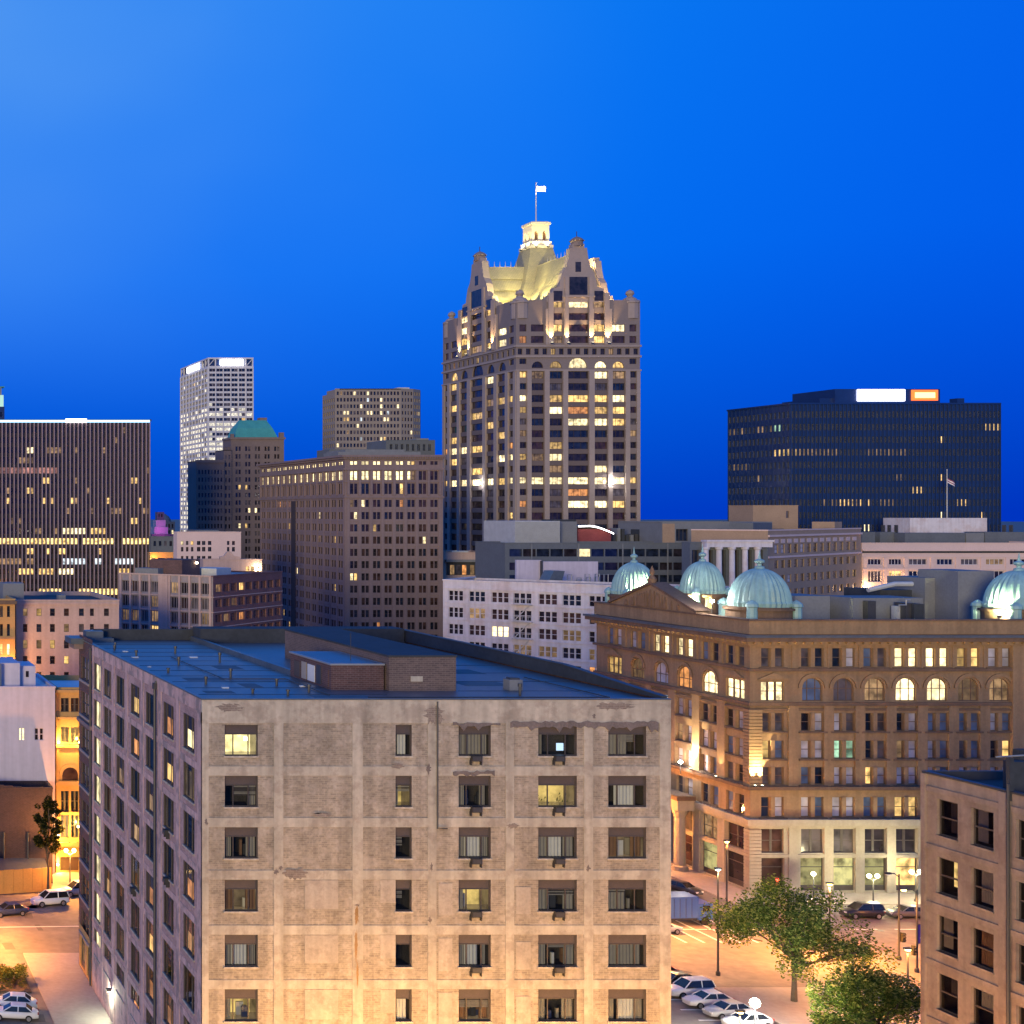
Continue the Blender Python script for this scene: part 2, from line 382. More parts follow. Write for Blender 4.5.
def bevel(o, w=.03, seg=2):
    m = o.modifiers.new('bevel', 'BEVEL'); m.width = w; m.segments = seg; m.limit_method = 'ANGLE'; m.angle_limit = R(40)

def tag(o, label=None, cat=None, group=None, kind=None):
    if label: o['label'] = label
    if cat: o['category'] = cat
    if group: o['group'] = group
    if kind: o['kind'] = kind
    return o
def thing(name, label, cat, loc, rz=0, group=None):
    o = bpy.data.objects.new(name, None); COL.objects.link(o); o.empty_display_size = .3
    o.location = loc; o.rotation_euler = (0, 0, rz)
    return tag(o, label, cat, group)
def link_child(name, me, parent, loc=(0, 0, 0), rz=0):
    o = bpy.data.objects.new(name, me); COL.objects.link(o); o.parent = parent
    o.location = loc; o.rotation_euler = (0, 0, rz); return o
def copy_tree(o, parent=None):
    c = o.copy(); COL.objects.link(c)
    if parent is not None: c.parent = parent
    for ch in list(o.children): copy_tree(ch, c)
    return c
def lamp(parent, loc, energy, color, kind='POINT', size=.15, target=None, angle=70):
    l = bpy.data.lights.new('lamp_light', kind); l.energy = energy * GAIN; l.color = color
    l.shadow_soft_size = size
    if kind == 'SPOT': l.spot_size = R(angle); l.spot_blend = .6
    o = bpy.data.objects.new('lamp_light', l); COL.objects.link(o); o.location = loc; o.parent = parent
    if target is not None: o.rotation_euler = (Vector(target) - Vector(loc)).to_track_quat('-Z', 'Y').to_euler()
    return o
GAIN = 4.5
SODIUM = (1.0, .37, .065); WARM = (1.0, .68, .30); WHITE = (1.0, .90, .72)

def arc_pts(x0, x1, zs, n=10):
    r = (x1 - x0) / 2; c = (x0 + x1) / 2
    return [(c - r * math.cos(math.pi * i / n), zs + r * math.sin(math.pi * i / n)) for i in range(n + 1)]

def facade(mb, p0, u, w, z0, z1, ops, rec, mat, rmat=None):
    """a wall standing on p0 along u, with a real recess for every opening (u0, v0, u1, v1, arched)"""
    n = (u[1], -u[0]); rmat = rmat or mat
    P = lambda a, z, d=0.: (p0[0] + u[0] * a - n[0] * d, p0[1] + u[1] * a - n[1] * d, z)
    us = sorted({0., w, *[o[0] for o in ops], *[o[2] for o in ops]}); vs = sorted({z0, z1, *[o[1] for o in ops], *[o[3] for o in ops]})
    us = [a for a in us if -1e-6 <= a <= w + 1e-6]; vs = [a for a in vs if z0 - 1e-6 <= a <= z1 + 1e-6]
    hole = set()
    for o in ops:
        i0, i1 = bisect_left(us, o[0]), bisect_left(us, o[2]); j0, j1 = bisect_left(vs, o[1]), bisect_left(vs, o[3])
        for j in range(j0, j1):
            for i in range(i0, i1): hole.add((i, j))
    for j in range(len(vs) - 1):
        i = 0
        while i < len(us) - 1:
            if (i, j) in hole: i += 1; continue
            k = i
            while k < len(us) - 1 and (k, j) not in hole: k += 1
            mb.poly([P(us[i], vs[j]), P(us[k], vs[j]), P(us[k], vs[j + 1]), P(us[i], vs[j + 1])], mat); i = k
    for o in ops:
        a0, v0, a1, v1 = o[:4]
        if len(o) > 4 and o[4]:
            zs = v1 - (a1 - a0) / 2; arc = arc_pts(a0, a1, zs); h = len(arc) // 2
            mb.poly([P(a0, v1)] + [P(x, z) for x, z in arc[:h + 1]][::-1], mat)
            mb.poly([P(a1, v1)] + [P(x, z) for x, z in arc[h:]][::-1], mat)
            ring = [(a0, v0)] + arc + [(a1, v0)]
        else:
            ring = [(a0, v0), (a0, v1), (a1, v1), (a1, v0)]
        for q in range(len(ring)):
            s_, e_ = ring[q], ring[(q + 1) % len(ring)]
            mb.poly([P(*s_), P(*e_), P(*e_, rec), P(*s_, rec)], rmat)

def gen_window(mb, w, h, style, rec, frame, glass, P, sill=None):
    """pane, frame and bars of one window; local x along the wall, y into it, z up"""
    t = min(.09, w * .07); d0, d1 = rec - .10, rec + .01
    g = rec - .03
    if style == 'arch':
        r = w / 2; zs = h - r; arc = arc_pts(0, w, zs)
        mb.poly([P(0, g, 0), P(w, g, 0)] + [P(x, g, z) for x, z in arc[::-1]], glass)
        inn = arc_pts(t, w - t, zs)
        for i in range(len(arc) - 1):
            mb.poly([P(arc[i][0], d0, arc[i][1]), P(inn[i][0], d0, inn[i][1]), P(inn[i + 1][0], d0, inn[i + 1][1]), P(arc[i + 1][0], d0, arc[i + 1][1])], frame)
        mb.box(0, t, d0, d1, 0, zs, frame, P); mb.box(w - t, w, d0, d1, 0, zs, frame, P); mb.box(t, w - t, d0, d1, 0, t, frame, P)
        for q in (.30, .70): mb.box(w * q - t / 2, w * q + t / 2, d0 + .01, d1, t, h - r * .12, frame, P)
        mb.box(t, w - t, d0 + .005, d1, zs - t, zs, frame, P)
        return
    mb.poly([P(0, g, 0), P(w, g, 0), P(w, g, h), P(0, g, h)], glass)
    if style == 'bare': return
    mb.box(0, t, d0, d1, 0, h, frame, P); mb.box(w - t, w, d0, d1, 0, h, frame, P)
    mb.box(t, w - t, d0, d1, 0, t, frame, P); mb.box(t, w - t, d0, d1, h - t, h, frame, P)
    if style in ('sash', 'pair', 'triple'): mb.box(t, w - t, d0 + .01, d1, h * .5 - t * .5, h * .5 + t * .5, frame, P)
    nb = {'pair': 1, 'triple': 2, 'mull': 1, 'mull2': 2, 'mull3': 3}.get(style, 0)
    for i in range(nb):
        c = w * (i + 1) / (nb + 1); k = t * (1.6 if style in ('triple', 'pair') else .6)
        mb.box(c - k, c + k, d0 - .005, d1, t, h - t, frame, P)
    if style == 'shop':
        mb.box(t, w - t, d0 + .01, d1, h * .70, h * .70 + t, frame, P); mb.box(t, w - t, d0 + .01, d1, t, h * .16, frame, P)

WCACHE = {}
class Bld:
    """one building: an Empty at its base corner, x along its front, y to its back"""
    def __init__(s, name, label, x, y, yaw=0, cat='building', group=None):
        s.root = thing(name, label, cat, (x, y, 0), yaw, group); s.parts = {}; s.w = []
    def p(s, part):
        return s.parts.setdefault(part, MB())
    def face(s, p0, u, w, z0, z1, wins, rec=.3, mat='granite', part='wall', rmat=None):
        """wins: list of (u0, v0, u1, v1, style, frame, glass[, priority])"""
        facade(s.p(part), p0, u, w, z0, z1, [(q[0], q[1], q[2], q[3], q[4] == 'arch') for q in wins], rec, mat, rmat)
        for q in wins: s.w.append((p0, u, rec) + tuple(q))
    def shell(s, W, D, z0, z1, mat, part='wall', skip=()):
        """plain back and far side walls"""
        m = s.p(part)
        if 'right' not in skip: m.poly([(W, 0, z0), (W, D, z0), (W, D, z1), (W, 0, z1)], mat)
        if 'back' not in skip: m.poly([(W, D, z0), (0, D, z0), (0, D, z1), (W, D, z1)], mat)
    def finish(s, limit=100, smooth=()):
        for k, m in s.parts.items():
            if k in SPLIT or (k == 'cornice' and len(m.f) <= 36): m.build_pieces(k, s.root)
            else: m.build(k, s.root)
        lit = lambda q: (0 if str(q[9]).startswith(('lit', 'stair')) else 1)
        ws = sorted(s.w, key=lit) if len(s.w) > limit else s.w
        rest = MB()
        for i, q in enumerate(ws):
            p0, u, rec, a0, v0, a1, v1, style, frame, glass = q[:10]
            if i < limit:
                key = (round(a1 - a0, 3), round(v1 - v0, 3), style, rec, frame, glass)
                if key not in WCACHE:
                    mb = MB(); gen_window(mb, a1 - a0, v1 - v0, style, rec, frame, glass, lambda x, y, z: (x, y, z)); WCACHE[key] = mb.mesh('window')
                link_child('window', WCACHE[key], s.root, (p0[0] + u[0] * a0, p0[1] + u[1] * a0, v0), math.atan2(u[1], u[0]))
            else:
                n = (u[1], -u[0])
                gen_window(rest, a1 - a0, v1 - v0, style, rec, frame, glass,
                           lambda x, y, z, p0=p0, u=u, n=n, a0=a0, v0=v0: (p0[0] + u[0] * (a0 + x) - n[0] * y, p0[1] + u[1] * (a0 + x) - n[1] * y, v0 + z))
        if rest.f: tag(rest.build('windows', s.root), kind='stuff')
        return s.root

def pick(r, weights):
    t = r.random() * sum(k for _, k in weights)
    for n, k in weights:
        t -= k
        if t <= 0: return n
    return weights[-1][0]
DARK = [('glass_dark', 5), ('glass_navy', 3), ('glass_grey', 1.2), ('glass_brown', 1.5)]

def rowgrid(r, cols, rows, style, frame, lit=None, prob=.04, dark=DARK, litset=(('lit_warm', 4), ('lit_bright', 1), ('lit_dim', 3), ('lit_orange', 1))):
    """cols: (u0, u1) list; rows: (v0, v1) list; lit: {(row, col) or row: glass}"""
    out = []; lit = lit or {}
    for j, (v0, v1) in enumerate(rows):
        for i, (a0, a1) in enumerate(cols):
            g = lit.get((j, i))
            if g is None and j in lit:
                k = lit[j]; g = (k[0] if r.random() < k[1] else None) if isinstance(k, tuple) else k
            if g is None: g = pick(r, litset) if r.random() < prob else pick(r, dark)
            out.append((a0, v0, a1, v1, style, frame, g))
    return out
def rows_from(ztop, pitch, h, n): return [(ztop - i * pitch - h, ztop - i * pitch) for i in range(n)]
def cols_even(w, n, frac, margin=0.):
    p = (w - 2 * margin) / n
    return [(margin + p * i + p * (1 - frac) / 2, margin + p * (i + 1) - p * (1 - frac) / 2) for i in range(n)]
FRONT, LEFT = (1, 0), (0, -1)
def fbox(mb, p0, u, a0, a1, z0, z1, out, mat, inn=0.0):
    """a box on a wall: from `inn` behind the wall plane to `out` in front of it"""
    n = (u[1], -u[0])
    P = lambda x, y, z: (p0[0] + u[0] * x - n[0] * y, p0[1] + u[1] * x - n[1] * y, z)
    mb.box(a0, a1, -out, inn, z0, z1, mat, P)

# ------------------------------------------------------------------ ground, roads, pavements
g = MB(); g.poly([(-900, -300, 0), (6000, -300, 0), (6000, 9000, 0), (-900, 9000, 0)], 'asphalt')
tag(g.build('ground'), kind='structure')
def slab(name, pts, h=.14, mat='pavement', z=.004):
    m = MB(); m.prism(pts, z, h, mat)
    c = Vector((sum(p[0] for p in pts) / len(pts), sum(p[1] for p in pts) / len(pts)))
    o = m.build(name); tag(o, kind='structure'); return o
slab('pavement', [(21.5, 96), (26.9, 96), (26.9, 152), (21.5, 152)])
slab('pavement', [(26.9, 148.5), (60.4, 148.5), (64, 152), (26.9, 152)])
slab('pavement', [(60.45, 96), (64, 96), (64, 152), (60.45, 148.4)])
slab('pavement', [(111.3, 171), (175, 171), (175, 176), (116.3, 176), (116.3, 215), (111.3, 215)])
slab('pavement', [(2, 172.6), (20, 176.2), (46, 181.0), (46, 186), (2, 186)])
slab('pavement', [(78.4, 55), (78.4, 100.1), (74.5, 104), (74.5, 55)])
plaza = slab('pavement', [(89.5, 111), (112, 111), (110, 141), (89.5, 141)])
bed = slab('soil', [(13.5, 139.6), (20.6, 139.6), (20.6, 146.5), (13.5, 146.5)], h=.22, mat='soil')
def marks(segs, w=.13):
    m = MB()
    for (x0, y0), (x1, y1) in segs:
        d = Vector((x1 - x0, y1 - y0)).normalized(); nn = Vector((-d.y, d.x)) * w
        m.poly([(x0 - nn.x, y0 - nn.y, .008), (x1 - nn.x, y1 - nn.y, .008), (x1 + nn.x, y1 + nn.y, .008), (x0 + nn.x, y0 + nn.y, .008)], 'road_paint')
    return m
sg = [((0, 161), (60, 163.5)), ((66, 161), (108, 161))]
sg += [((118 + 5 * i, 161), (121 + 5 * i, 161)) for i in range(12)]
sg += [((66 + 2.0 * i, 152.5), (67.0 + 2.0 * i, 152.5)) for i in range(10)]
sg += [((64.5, 153.5 + 1.6 * i), (67.5, 153.5 + 1.6 * i)) for i in range(8)]
sg += [((82.5, y), (88.5, y)) for y in (126.6, 129.4, 132.2, 135.0, 137.8, 140.6, 143.4)]
sg += [((96 + 2 * i, 156), (96 + 2 * i, 168)) for i in range(5)]
tag(marks(sg).build('road_markings'), kind='structure')
rp_ = MB(); rr = random.Random(77)
for _ in range(46):
    x, y = rr.choice([(rr.uniform(2, 26), rr.uniform(150, 172)), (rr.uniform(84, 112), rr.uniform(142, 171)), (rr.uniform(112, 140), rr.uniform(155, 168)), (rr.uniform(4, 21), rr.uniform(128, 150))])
    w_, d_, a_ = rr.uniform(.5, 2.6), rr.uniform(.5, 3.4), rr.choice([0, 0, .06, -.05])
    rp_.poly([(x + p * w_ - q * d_ * a_, y + q * d_ + p * w_ * a_, .004) for p, q in ((-.5, -.5), (.5, -.5), (.5, .5), (-.5, .5))], rr.choice(['asphalt_patch', 'asphalt_patch', 'asphalt_old']))
for x, y in ((9.0, 153.5), (17.5, 148.2), (16.6, 145.6), (96.5, 160), (101, 152.5), (106, 165), (121, 160.5), (90, 146)):
    rp_.poly([(x + .38 * math.cos(6.283 * i / 14), y + .38 * math.sin(6.283 * i / 14), .009) for i in range(14)], 'metal_dark')
tag(rp_.build('road_patches'), kind='structure')

# ------------------------------------------------------------------ the concrete loft in front
B = Bld('loft_building', 'large old loft of stained concrete and brick under a flat blue grey roof', X(202, 100), 100)
LW, LD, LT = 33.5, 48.4, 34.57
ftops = [725, 776, 827.5, 880, 935, 989.5, 1043, 1096]
rows = [(HC - (t + h - 512) / 14, HC - (t - 512) / 14) for t, h in zip(ftops, (31, 31, 31, 31.5, 32, 32, 32, 32))]
fcols = [(1.64, 4.0), (13.85, 15.0), (18.36, 20.65), (24.05, 26.8), (29.05, 31.75)]
RT, FR = clear = ('room_dark', 'frame_dark')
def loft_window(p0, u, a0, v0, a1, v1, kind, ac=False, rec=.28):
    w, h = a1 - a0, v1 - v0
    mb = MB(); I = lambda x, y, z: (x, y, z)
    t = .07; top = h * .30 if kind != 'stair' and u[0] > .5 else 0
    for q in ((0, t, 0, h), (w - t, w, 0, h)): mb.box(q[0], q[1], rec - .1, rec + .02, q[2], q[3], 'frame_dark')
    mb.box(t, w - t, rec - .1, rec + .02, 0, t, 'frame_dark'); mb.box(t, w - t, rec - .1, rec + .02, h - t, h, 'frame_dark')
    if top:
        mb.box(t, w - t, rec - .06, rec + .015, h - top, h - t, 'shade_panel')
        mb.box(t, w - t, rec - .09, rec + .018, h - top - .05, h - top, 'frame_dark')
    if w > 1.6:
        for q in (.27, .73): mb.box(w * q - .03, w * q + .03, rec - .085, rec + .012, t, h - max(top, t), 'frame_dark')
    mb.box(-.08, w + .08, -.09, rec, -.12, 0, 'concrete_pale')
    o = mb.build('window', B.root, loc=(p0[0] + u[0] * a0, p0[1] + u[1] * a0, v0), rz=math.atan2(u[1], u[0]))
    z1 = h - max(top, t) - .02
    if kind == 'stair':
        m = MB(); m.poly([(t, rec - .02, t), (w * .25, rec - .02, t), (w * .25, rec - .02, z1), (t, rec - .02, z1)], 'glass_brown')
        m.poly([(w * .25, rec - .02, t), (w - t, rec - .02, t), (w - t, rec - .02, z1), (w * .25, rec - .02, z1)], 'stair_light'); m.build('pane', o); return o
    if kind.startswith('lit'):
        m = MB(); m.poly([(t, rec - .02, t), (w - t, rec - .02, t), (w - t, rec - .02, z1), (t, rec - .02, z1)], 'glass_brown')
        m.poly([(w * .30, rec - .035, h * .10), (w * .80, rec - .035, h * .10), (w * .80, rec - .035, h * .58), (w * .30, rec - .035, h * .58)], kind); m.build('pane', o); return o
    m = MB(); m.poly([(t, rec - .02, t), (w - t, rec - .02, t), (w - t, rec - .02, z1), (t, rec - .02, z1)], 'glass_clear'); m.build('pane', o)
    room = {'yellow': 'room_lit', 'bright': 'room_bright', 'amber': 'room_amber', 'dim': 'room_dim', 'plants': 'room_lit'}.get(kind, 'room_dark')
    m = MB(); y0, y1 = rec + .03, rec + 1.6
    m.poly([(0, y1, 0), (w, y1, 0), (w, y1, h), (0, y1, h)], room)
    for q in ([(0, y0, 0), (0, y1, 0), (0, y1, h), (0, y0, h)], [(w, y0, 0), (w, y1, 0), (w, y1, h), (w, y0, h)], [(0, y0, 0), (w, y0, 0), (w, y1, 0), (0, y1, 0)], [(0, y0, h), (w, y0, h), (w, y1, h), (0, y1, h)]):
        m.poly(q, 'room_dim' if room not in ('room_dark',) else 'room_dark')
    if kind == 'bright':
        m.box(w * .72, w * .80, y0 + .7, y0 + .9, h * .42, h * .54, 'lamp_soft'); 
    if kind == 'plants':
        for q in range(26):
            a, z = rnd.uniform(.1, w - .2), rnd.uniform(0, h * .35); s = rnd.uniform(.06, .16)
            m.poly([(a, y0 + .2, z), (a + s, y0 + .25, z + s * .3), (a + s * .6, y0 + .2, z + s * 1.4)], 'leaf_dark')
    if kind == 'screen' or kind == 'amber2':
        m.box(w * .60, w * .78, y0 + .4, y0 + .45, h * .12, h * .36, 'screen_glow')
    m.build('room', o)
    cm = {'grey': 'curtain_grey', 'white': 'curtain_white', 'brown': 'curtain_brown'}
    spans = {'grey': [(.03, .97, 'grey')], 'open': [(.03, .30, 'grey'), (.70, .97, 'grey')], 'white': [(.03, .27, 'grey'), (.28, .72, 'white'), (.73, .97, 'grey')],
             'sheer': [(.22, .80, 'white')], 'yellow': [(.03, .26, 'grey')], 'amber': [(.03, .2, 'grey'), (.82, .97, 'grey')], 'bright': [], 'dark': [(.8, .97, 'grey')] if w > 1.6 else [],
             'dim': [(.03, .32, 'brown'), (.68, .97, 'brown')], 'plants': [], 'screen': [(.03, .22, 'grey')], 'half': [(.03, .55, 'grey')]}.get(kind, [])
    jr = random.Random(int(a0 * 97 + v0 * 31 + u[0] * 5))
    if kind in ('dark', 'half', 'amber', 'yellow', 'dim', 'open') and jr.random() < .55:
        m = MB(); bz = z1 - (z1 - t) * jr.uniform(.18, .6); s0, s1 = jr.choice([(.03, .97), (.28, .72), (.03, .5), (.3, .97)])
        for q in range(int((z1 - bz) / .10)): m.box(w * s0, w * s1, rec + .06, rec + .10, z1 - q * .10 - .07, z1 - q * .10, jr.choice(['curtain_grey', 'curtain_grey', 'shade_panel']))
        m.build('blind', o)
    if kind in ('dark', 'open', 'half', 'dim', 'amber', 'yellow') and w > 1.6:
        m = MB()
        for q in range(jr.randint(2, 5)):
            x_ = jr.uniform(.1, w - .5); y_ = rec + jr.uniform(.35, 1.1); m.box(x_, x_ + jr.uniform(.15, .5), y_, y_ + .2, 0, jr.uniform(.25, z1 * .8), jr.choice(['curtain_brown', 'curtain_grey', 'metal_dark', 'curtain_white', 'car_blue']))
        m.build('furniture', o)
    spans = [(max(.03, a_ + jr.uniform(-.05, .05)), min(.97, b_ + jr.uniform(-.08, .05)), c_) for a_, b_, c_ in spans]
    if spans:
        m = MB()
        for s0, s1, c in spans:
            n = max(8, int((s1 - s0) * w * 14)); pts = []
            for i in range(n + 1):
                xx = w * (s0 + (s1 - s0) * i / n); pts.append((xx, rec + .14 + .045 * math.sin(i * 1.9 + s0 * 9)))
            for i in range(n):
                (xa, ya), (xb, yb) = pts[i], pts[i + 1]
                m.poly([(xa, ya, t), (xb, yb, t), (xb, yb, z1), (xa, ya, z1)], cm[c])
        m.build('curtain', o)
    if ac:
        m = MB(); c = w * .5
        m.box(c - .34, c + .34, -.40, rec - .03, -.34, .06, 'plastic_dark'); m.box(c - .29, c + .29, -.405, -.40, -.29, .01, 'metal_dark')
        m.box(c - .38, c - .342, -.30, .0, -.62, -.30, 'plastic_dark'); m.box(c + .342, c + .38, -.30, .0, -.62, -.30, 'plastic_dark')
        m.build('air_conditioner', o)
    return o
fk = [['bright', 'sheer', 'grey', 'screen', 'half'], ['dark', 'yellow', 'open', 'plants', 'sheer'], ['open', 'dark', 'white', 'white', 'dim'],
      ['dim', 'dark', 'yellow', 'open', 'half'], ['white', 'dark', 'white', 'open', 'grey'], ['yellow', 'sheer', 'dim', 'open', 'white'], ['grey', 'dark', 'open', 'amber', 'grey'], ['open', 'dark', 'grey', 'dim', 'open']]
fac = {(r, 2) for r in range(5)} | {(r, 3) for r in range(5)}
# front: brick infill set 0.1 m behind the concrete frame
fp = (0, .055)
m = B.p('wall')
ops = [(c[0], r[0], c[1], r[1]) for r in rows for c in fcols]
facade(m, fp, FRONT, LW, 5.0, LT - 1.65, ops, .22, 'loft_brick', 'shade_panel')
for i, r in enumerate(rows):
    for j, c in enumerate(fcols):
        loft_window(fp, FRONT, c[0], r[0], c[1], r[1], fk[i][j], (i, j) in fac, rec=.24)
m = B.p('concrete_frame')
for a, b in ((0, .48), (5.14, 5.82), (10.75, 11.5), (16.15, 16.75), (21.7, 22.3), (27.3, 27.95), (32.7, 33.5)):
    fbox(m, (0, 0), FRONT, a, b, 0, LT - 1.65, 0, 'concrete_pale', .2)
for i, r in enumerate(rows):
    zt = r[1] + (.62 if i else 0)
    if i: fbox(m, (0, .012), FRONT, .47, LW - .02, r[1] + .02, zt + .06, 0, 'concrete_pale', .06)
fbox(m, (0, -.002), FRONT, 0, LW, LT - 1.66, LT, 0, 'concrete_pale', .35)
fbox(m, (0, .006), FRONT, .02, LW, 4.2, 5.1, 0, 'concrete_pale', .3)
# bricked-up openings, plastered over; a crumbling edge of old mortar under the top
m = B.p('filled_opening')
for i, r in enumerate(rows):
    if i in (0, 1, 2, 4, 6):
        pass
    if i >= 3:
        fbox(m, fp, FRONT, 7.35, 9.75, r[0] + .25 - (.1 if i % 2 else 0), r[1] - .02, .03, 'plaster_patch')
        fbox(m, fp, FRONT, 12.75, 13.84, r[0] + .6, r[1] - .01, .028, 'plaster_patch')
        if i > 2:
            fbox(m, fp, FRONT, 16.9, 17.9, r[0] - .3, r[1] - .25, .03, 'plaster_patch'); fbox(m, fp, FRONT, 22.45, 23.5, r[0] - .2, r[1] - .5, .03, 'plaster_patch')
m = B.p('mortar_scar')
def scar(x0, x1, z0, z1, k):
    n = max(10, int((x1 - x0) * 4)); rr = random.Random(k)
    top = [(x0 + (x1 - x0) * i / n, z1 + rr.uniform(-.10, .06)) for i in range(n + 1)]
    bot = [(x0 + (x1 - x0) * i / n, z0 + rr.uniform(-.16, .08) - (.25 if rr.random() < .12 else 0)) for i in range(n + 1)]
    for i in range(n):
        a, b, c, d = bot[i], bot[i + 1], top[i + 1], top[i]
        P = lambda q, y: (q[0], y, q[1])
        m.poly([P(a, -.035), P(b, -.035), P(c, -.035), P(d, -.035)], 'old_mortar')
        m.poly([P(a, -.035), P(b, -.035), P(b, .06), P(a, .06)], 'old_mortar'); m.poly([P(d, -.035), P(c, -.035), P(c, .06), P(d, .06)], 'old_mortar')
scar(22.0, 32.6, HC - 15.35, HC - 14.95, 1); scar(17.9, 21.3, HC - 15.25, HC - 15.05, 2); scar(17.9, 20.9, HC - 18.75, HC - 18.5, 3)
for k, (x, y) in enumerate(((16.2, 769), (28.0, 716), (11.1, 905), (16.4, 867), (27.6, 868), (.3, 822), (5.3, 872), (16.3, 920), (5.6, 868))):
    z = HC - (y - 512) / 14; rr = random.Random(k + 40); n = 17; sx_, sz_ = rr.uniform(.10, .26), rr.uniform(.10, .42)
    pts = [(x + sx_ * rr.uniform(.35, 1.25) * math.cos(6.283 * i / n), z + sz_ * rr.uniform(.35, 1.25) * math.sin(6.283 * i / n)) for i in range(n)]
    m.poly([(q[0], -.006, q[1]) for q in pts], 'old_mortar')
for k, (x, y, sx_, sz_, mt) in enumerate(((6.7, 874, 1.1, .45, 'bare_brick'), (11.05, 915, .17, .9, 'rust_stain'), (11.0, 945, .13, 1.6, 'rust_stain'), (11.1, 975, .10, 1.2, 'rust_stain'), (16.6, 700.8, .9, .9, 'bare_brick'), (29.5, 706, 1.6, .35, 'bare_brick'), (22.2, 826, .5, .25, 'bare_brick'), (2.0, 708, 1.2, .4, 'bare_brick'), (8.6, 815, .8, .22, 'bare_brick'), (14.0, 766, .6, .25, 'bare_brick'))):
    z = min(HC - (y - 512) / 14, LT - sz_ * 1.25); rr = random.Random(k + 140); n = 34
    pts = [(x + sx_ * (.75 + .3 * math.sin(i * 1.7 + k) * rr.random() + rr.uniform(-.2, .2)) * math.cos(6.283 * i / n), z + sz_ * (.75 + .3 * math.sin(i * 2.3 + k) * rr.random() + rr.uniform(-.2, .2)) * math.sin(6.283 * i / n)) for i in range(n)]
    c_ = MB(); c_.poly([(q[0], -.009, q[1]) for q in pts], mt); c_.build('worn_patch', B.root)
# left side
side = [(102.2, 105.3), (108.3, 111.5), (114.3, 117.6), (120.1, 123.4), (126.3, 129.5), (132.1, 135.2), (137.2, 140.2)]
sp = (.04, LD); U = lambda d: LD - (d - 100)
ops = []; srows = [(r[0] - .22, r[1] + .16) for r in rows]
for d0, d1 in side: ops += [(U(d1), r[0], U(d0), r[1]) for r in srows]
main = U(141.2)
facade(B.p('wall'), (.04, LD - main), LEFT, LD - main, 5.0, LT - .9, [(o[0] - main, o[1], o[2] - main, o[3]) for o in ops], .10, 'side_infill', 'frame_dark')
sk = random.Random(5)
special = {(0, 0): 'lit_bright', (0, 1): 'lit_orange', (1, 1): 'lit_warm', (0, 3): 'lit_warm', (1, 3): 'lit_orange', (2, 2): 'lit_dim', (3, 3): 'lit_dim', (4, 2): 'lit_orange', (5, 2): 'lit_warm', (6, 2): 'lit_orange', (6, 1): 'lit_orange', (3, 0): 'lit_orange', (4, 0): 'lit_dim', (5, 5): 'lit_dim', (7, 3): 'lit_orange', (2, 4): 'lit_dim'}
for j, (d0, d1) in enumerate(side):
    for i, r in enumerate(srows):
        k = special.get((i, j)) or pick(sk, [('dark', 5), ('dim', 3), ('half', .6), ('open', .6)])
        if j == 6: k = 'stair'
        loft_window((.04, LD), LEFT, U(d1), r[0], U(d0), r[1], k, ac=(j in (1, 3) and sk.random() < .55) or (j == 0 and sk.random() < .5), rec=.12)
m = B.p('concrete_frame')
for d0, d1 in ((100, 101.3), (106.4, 107.4), (112.2, 113.2), (118.4, 119.3), (124.6, 125.5), (130.4, 131.4), (136, 136.8), (140.6, 141.2)):
    fbox(m, (0, LD), LEFT, U(d1) , U(d0) - (0.005 if d0 == 100 else 0), 0, LT - .9, 0, 'loft_side', .2)
for i, r in enumerate(srows):
    if i: fbox(m, (.012, LD), LEFT, main + .02, LD - .4, r[1] + .02, r[1] + .52, 0, 'loft_side', .12)
fbox(m, (-.002, LD), LEFT, main, LD + .002 - .36, LT - .95, LT, 0, 'loft_side', .35)
fbox(m, (.006, LD), LEFT, main, LD - .4, 4.2, 5.1, 0, 'loft_side', .3)
fbox(m, (.02, LD), LEFT, main, LD - .4, 0, 4.2, 0, 'loft_side', .3)
# the brick end of the long side, with its cornice
m = B.p('brick_end')
bops = [(U(147.6), r[0] - .1, U(143.3), r[1] + .1, 'pair', 'frame_dark', 'glass_dark') for r in rows]
B.face((.05, LD), LEFT, main, 4.6, LT + .5, bops, .25, 'dark_brick', 'brick_end')
B.face((.03, LD), LEFT, main, 0, 4.55, [(.6, .3, 3.2, 3.6, 'shop', 'frame_dark', 'lit_dim'), (4.2, .3, 6.2, 3.6, 'shop', 'frame_dark', 'glass_dark')], .25, 'orange_stucco', 'brick_end')
for r in rows[:]: fbox(m, (.05, LD), LEFT, U(148), U(142.6), r[0] - .36, r[0] - .12, .16, 'granite_pale')
fbox(m, (.05, LD), LEFT, -.02, main, rows[2][1] + .5, rows[2][1] + .9, .30, 'bank_stone')
B.shell(LW, LD, 0, LT, 'dark_brick')
m = B.p('cornice')
m.box(-1.3, 3.2, LD - 2.4, LD + 1.2, LT - .35, LT + .25, 'roof_felt'); m.box(-.9, 2.8, LD - 2.1, LD + .9, LT - .9, LT - .35, 'bank_stone'); m.box(.4, 2.2, LD - 1.9, LD - .1, LT + .25, LT + .95, 'roof_felt')
m.box(3.2, LW + .8, LD - .05, LD + .9, LT + .2, LT + .8, 'dark_brick')
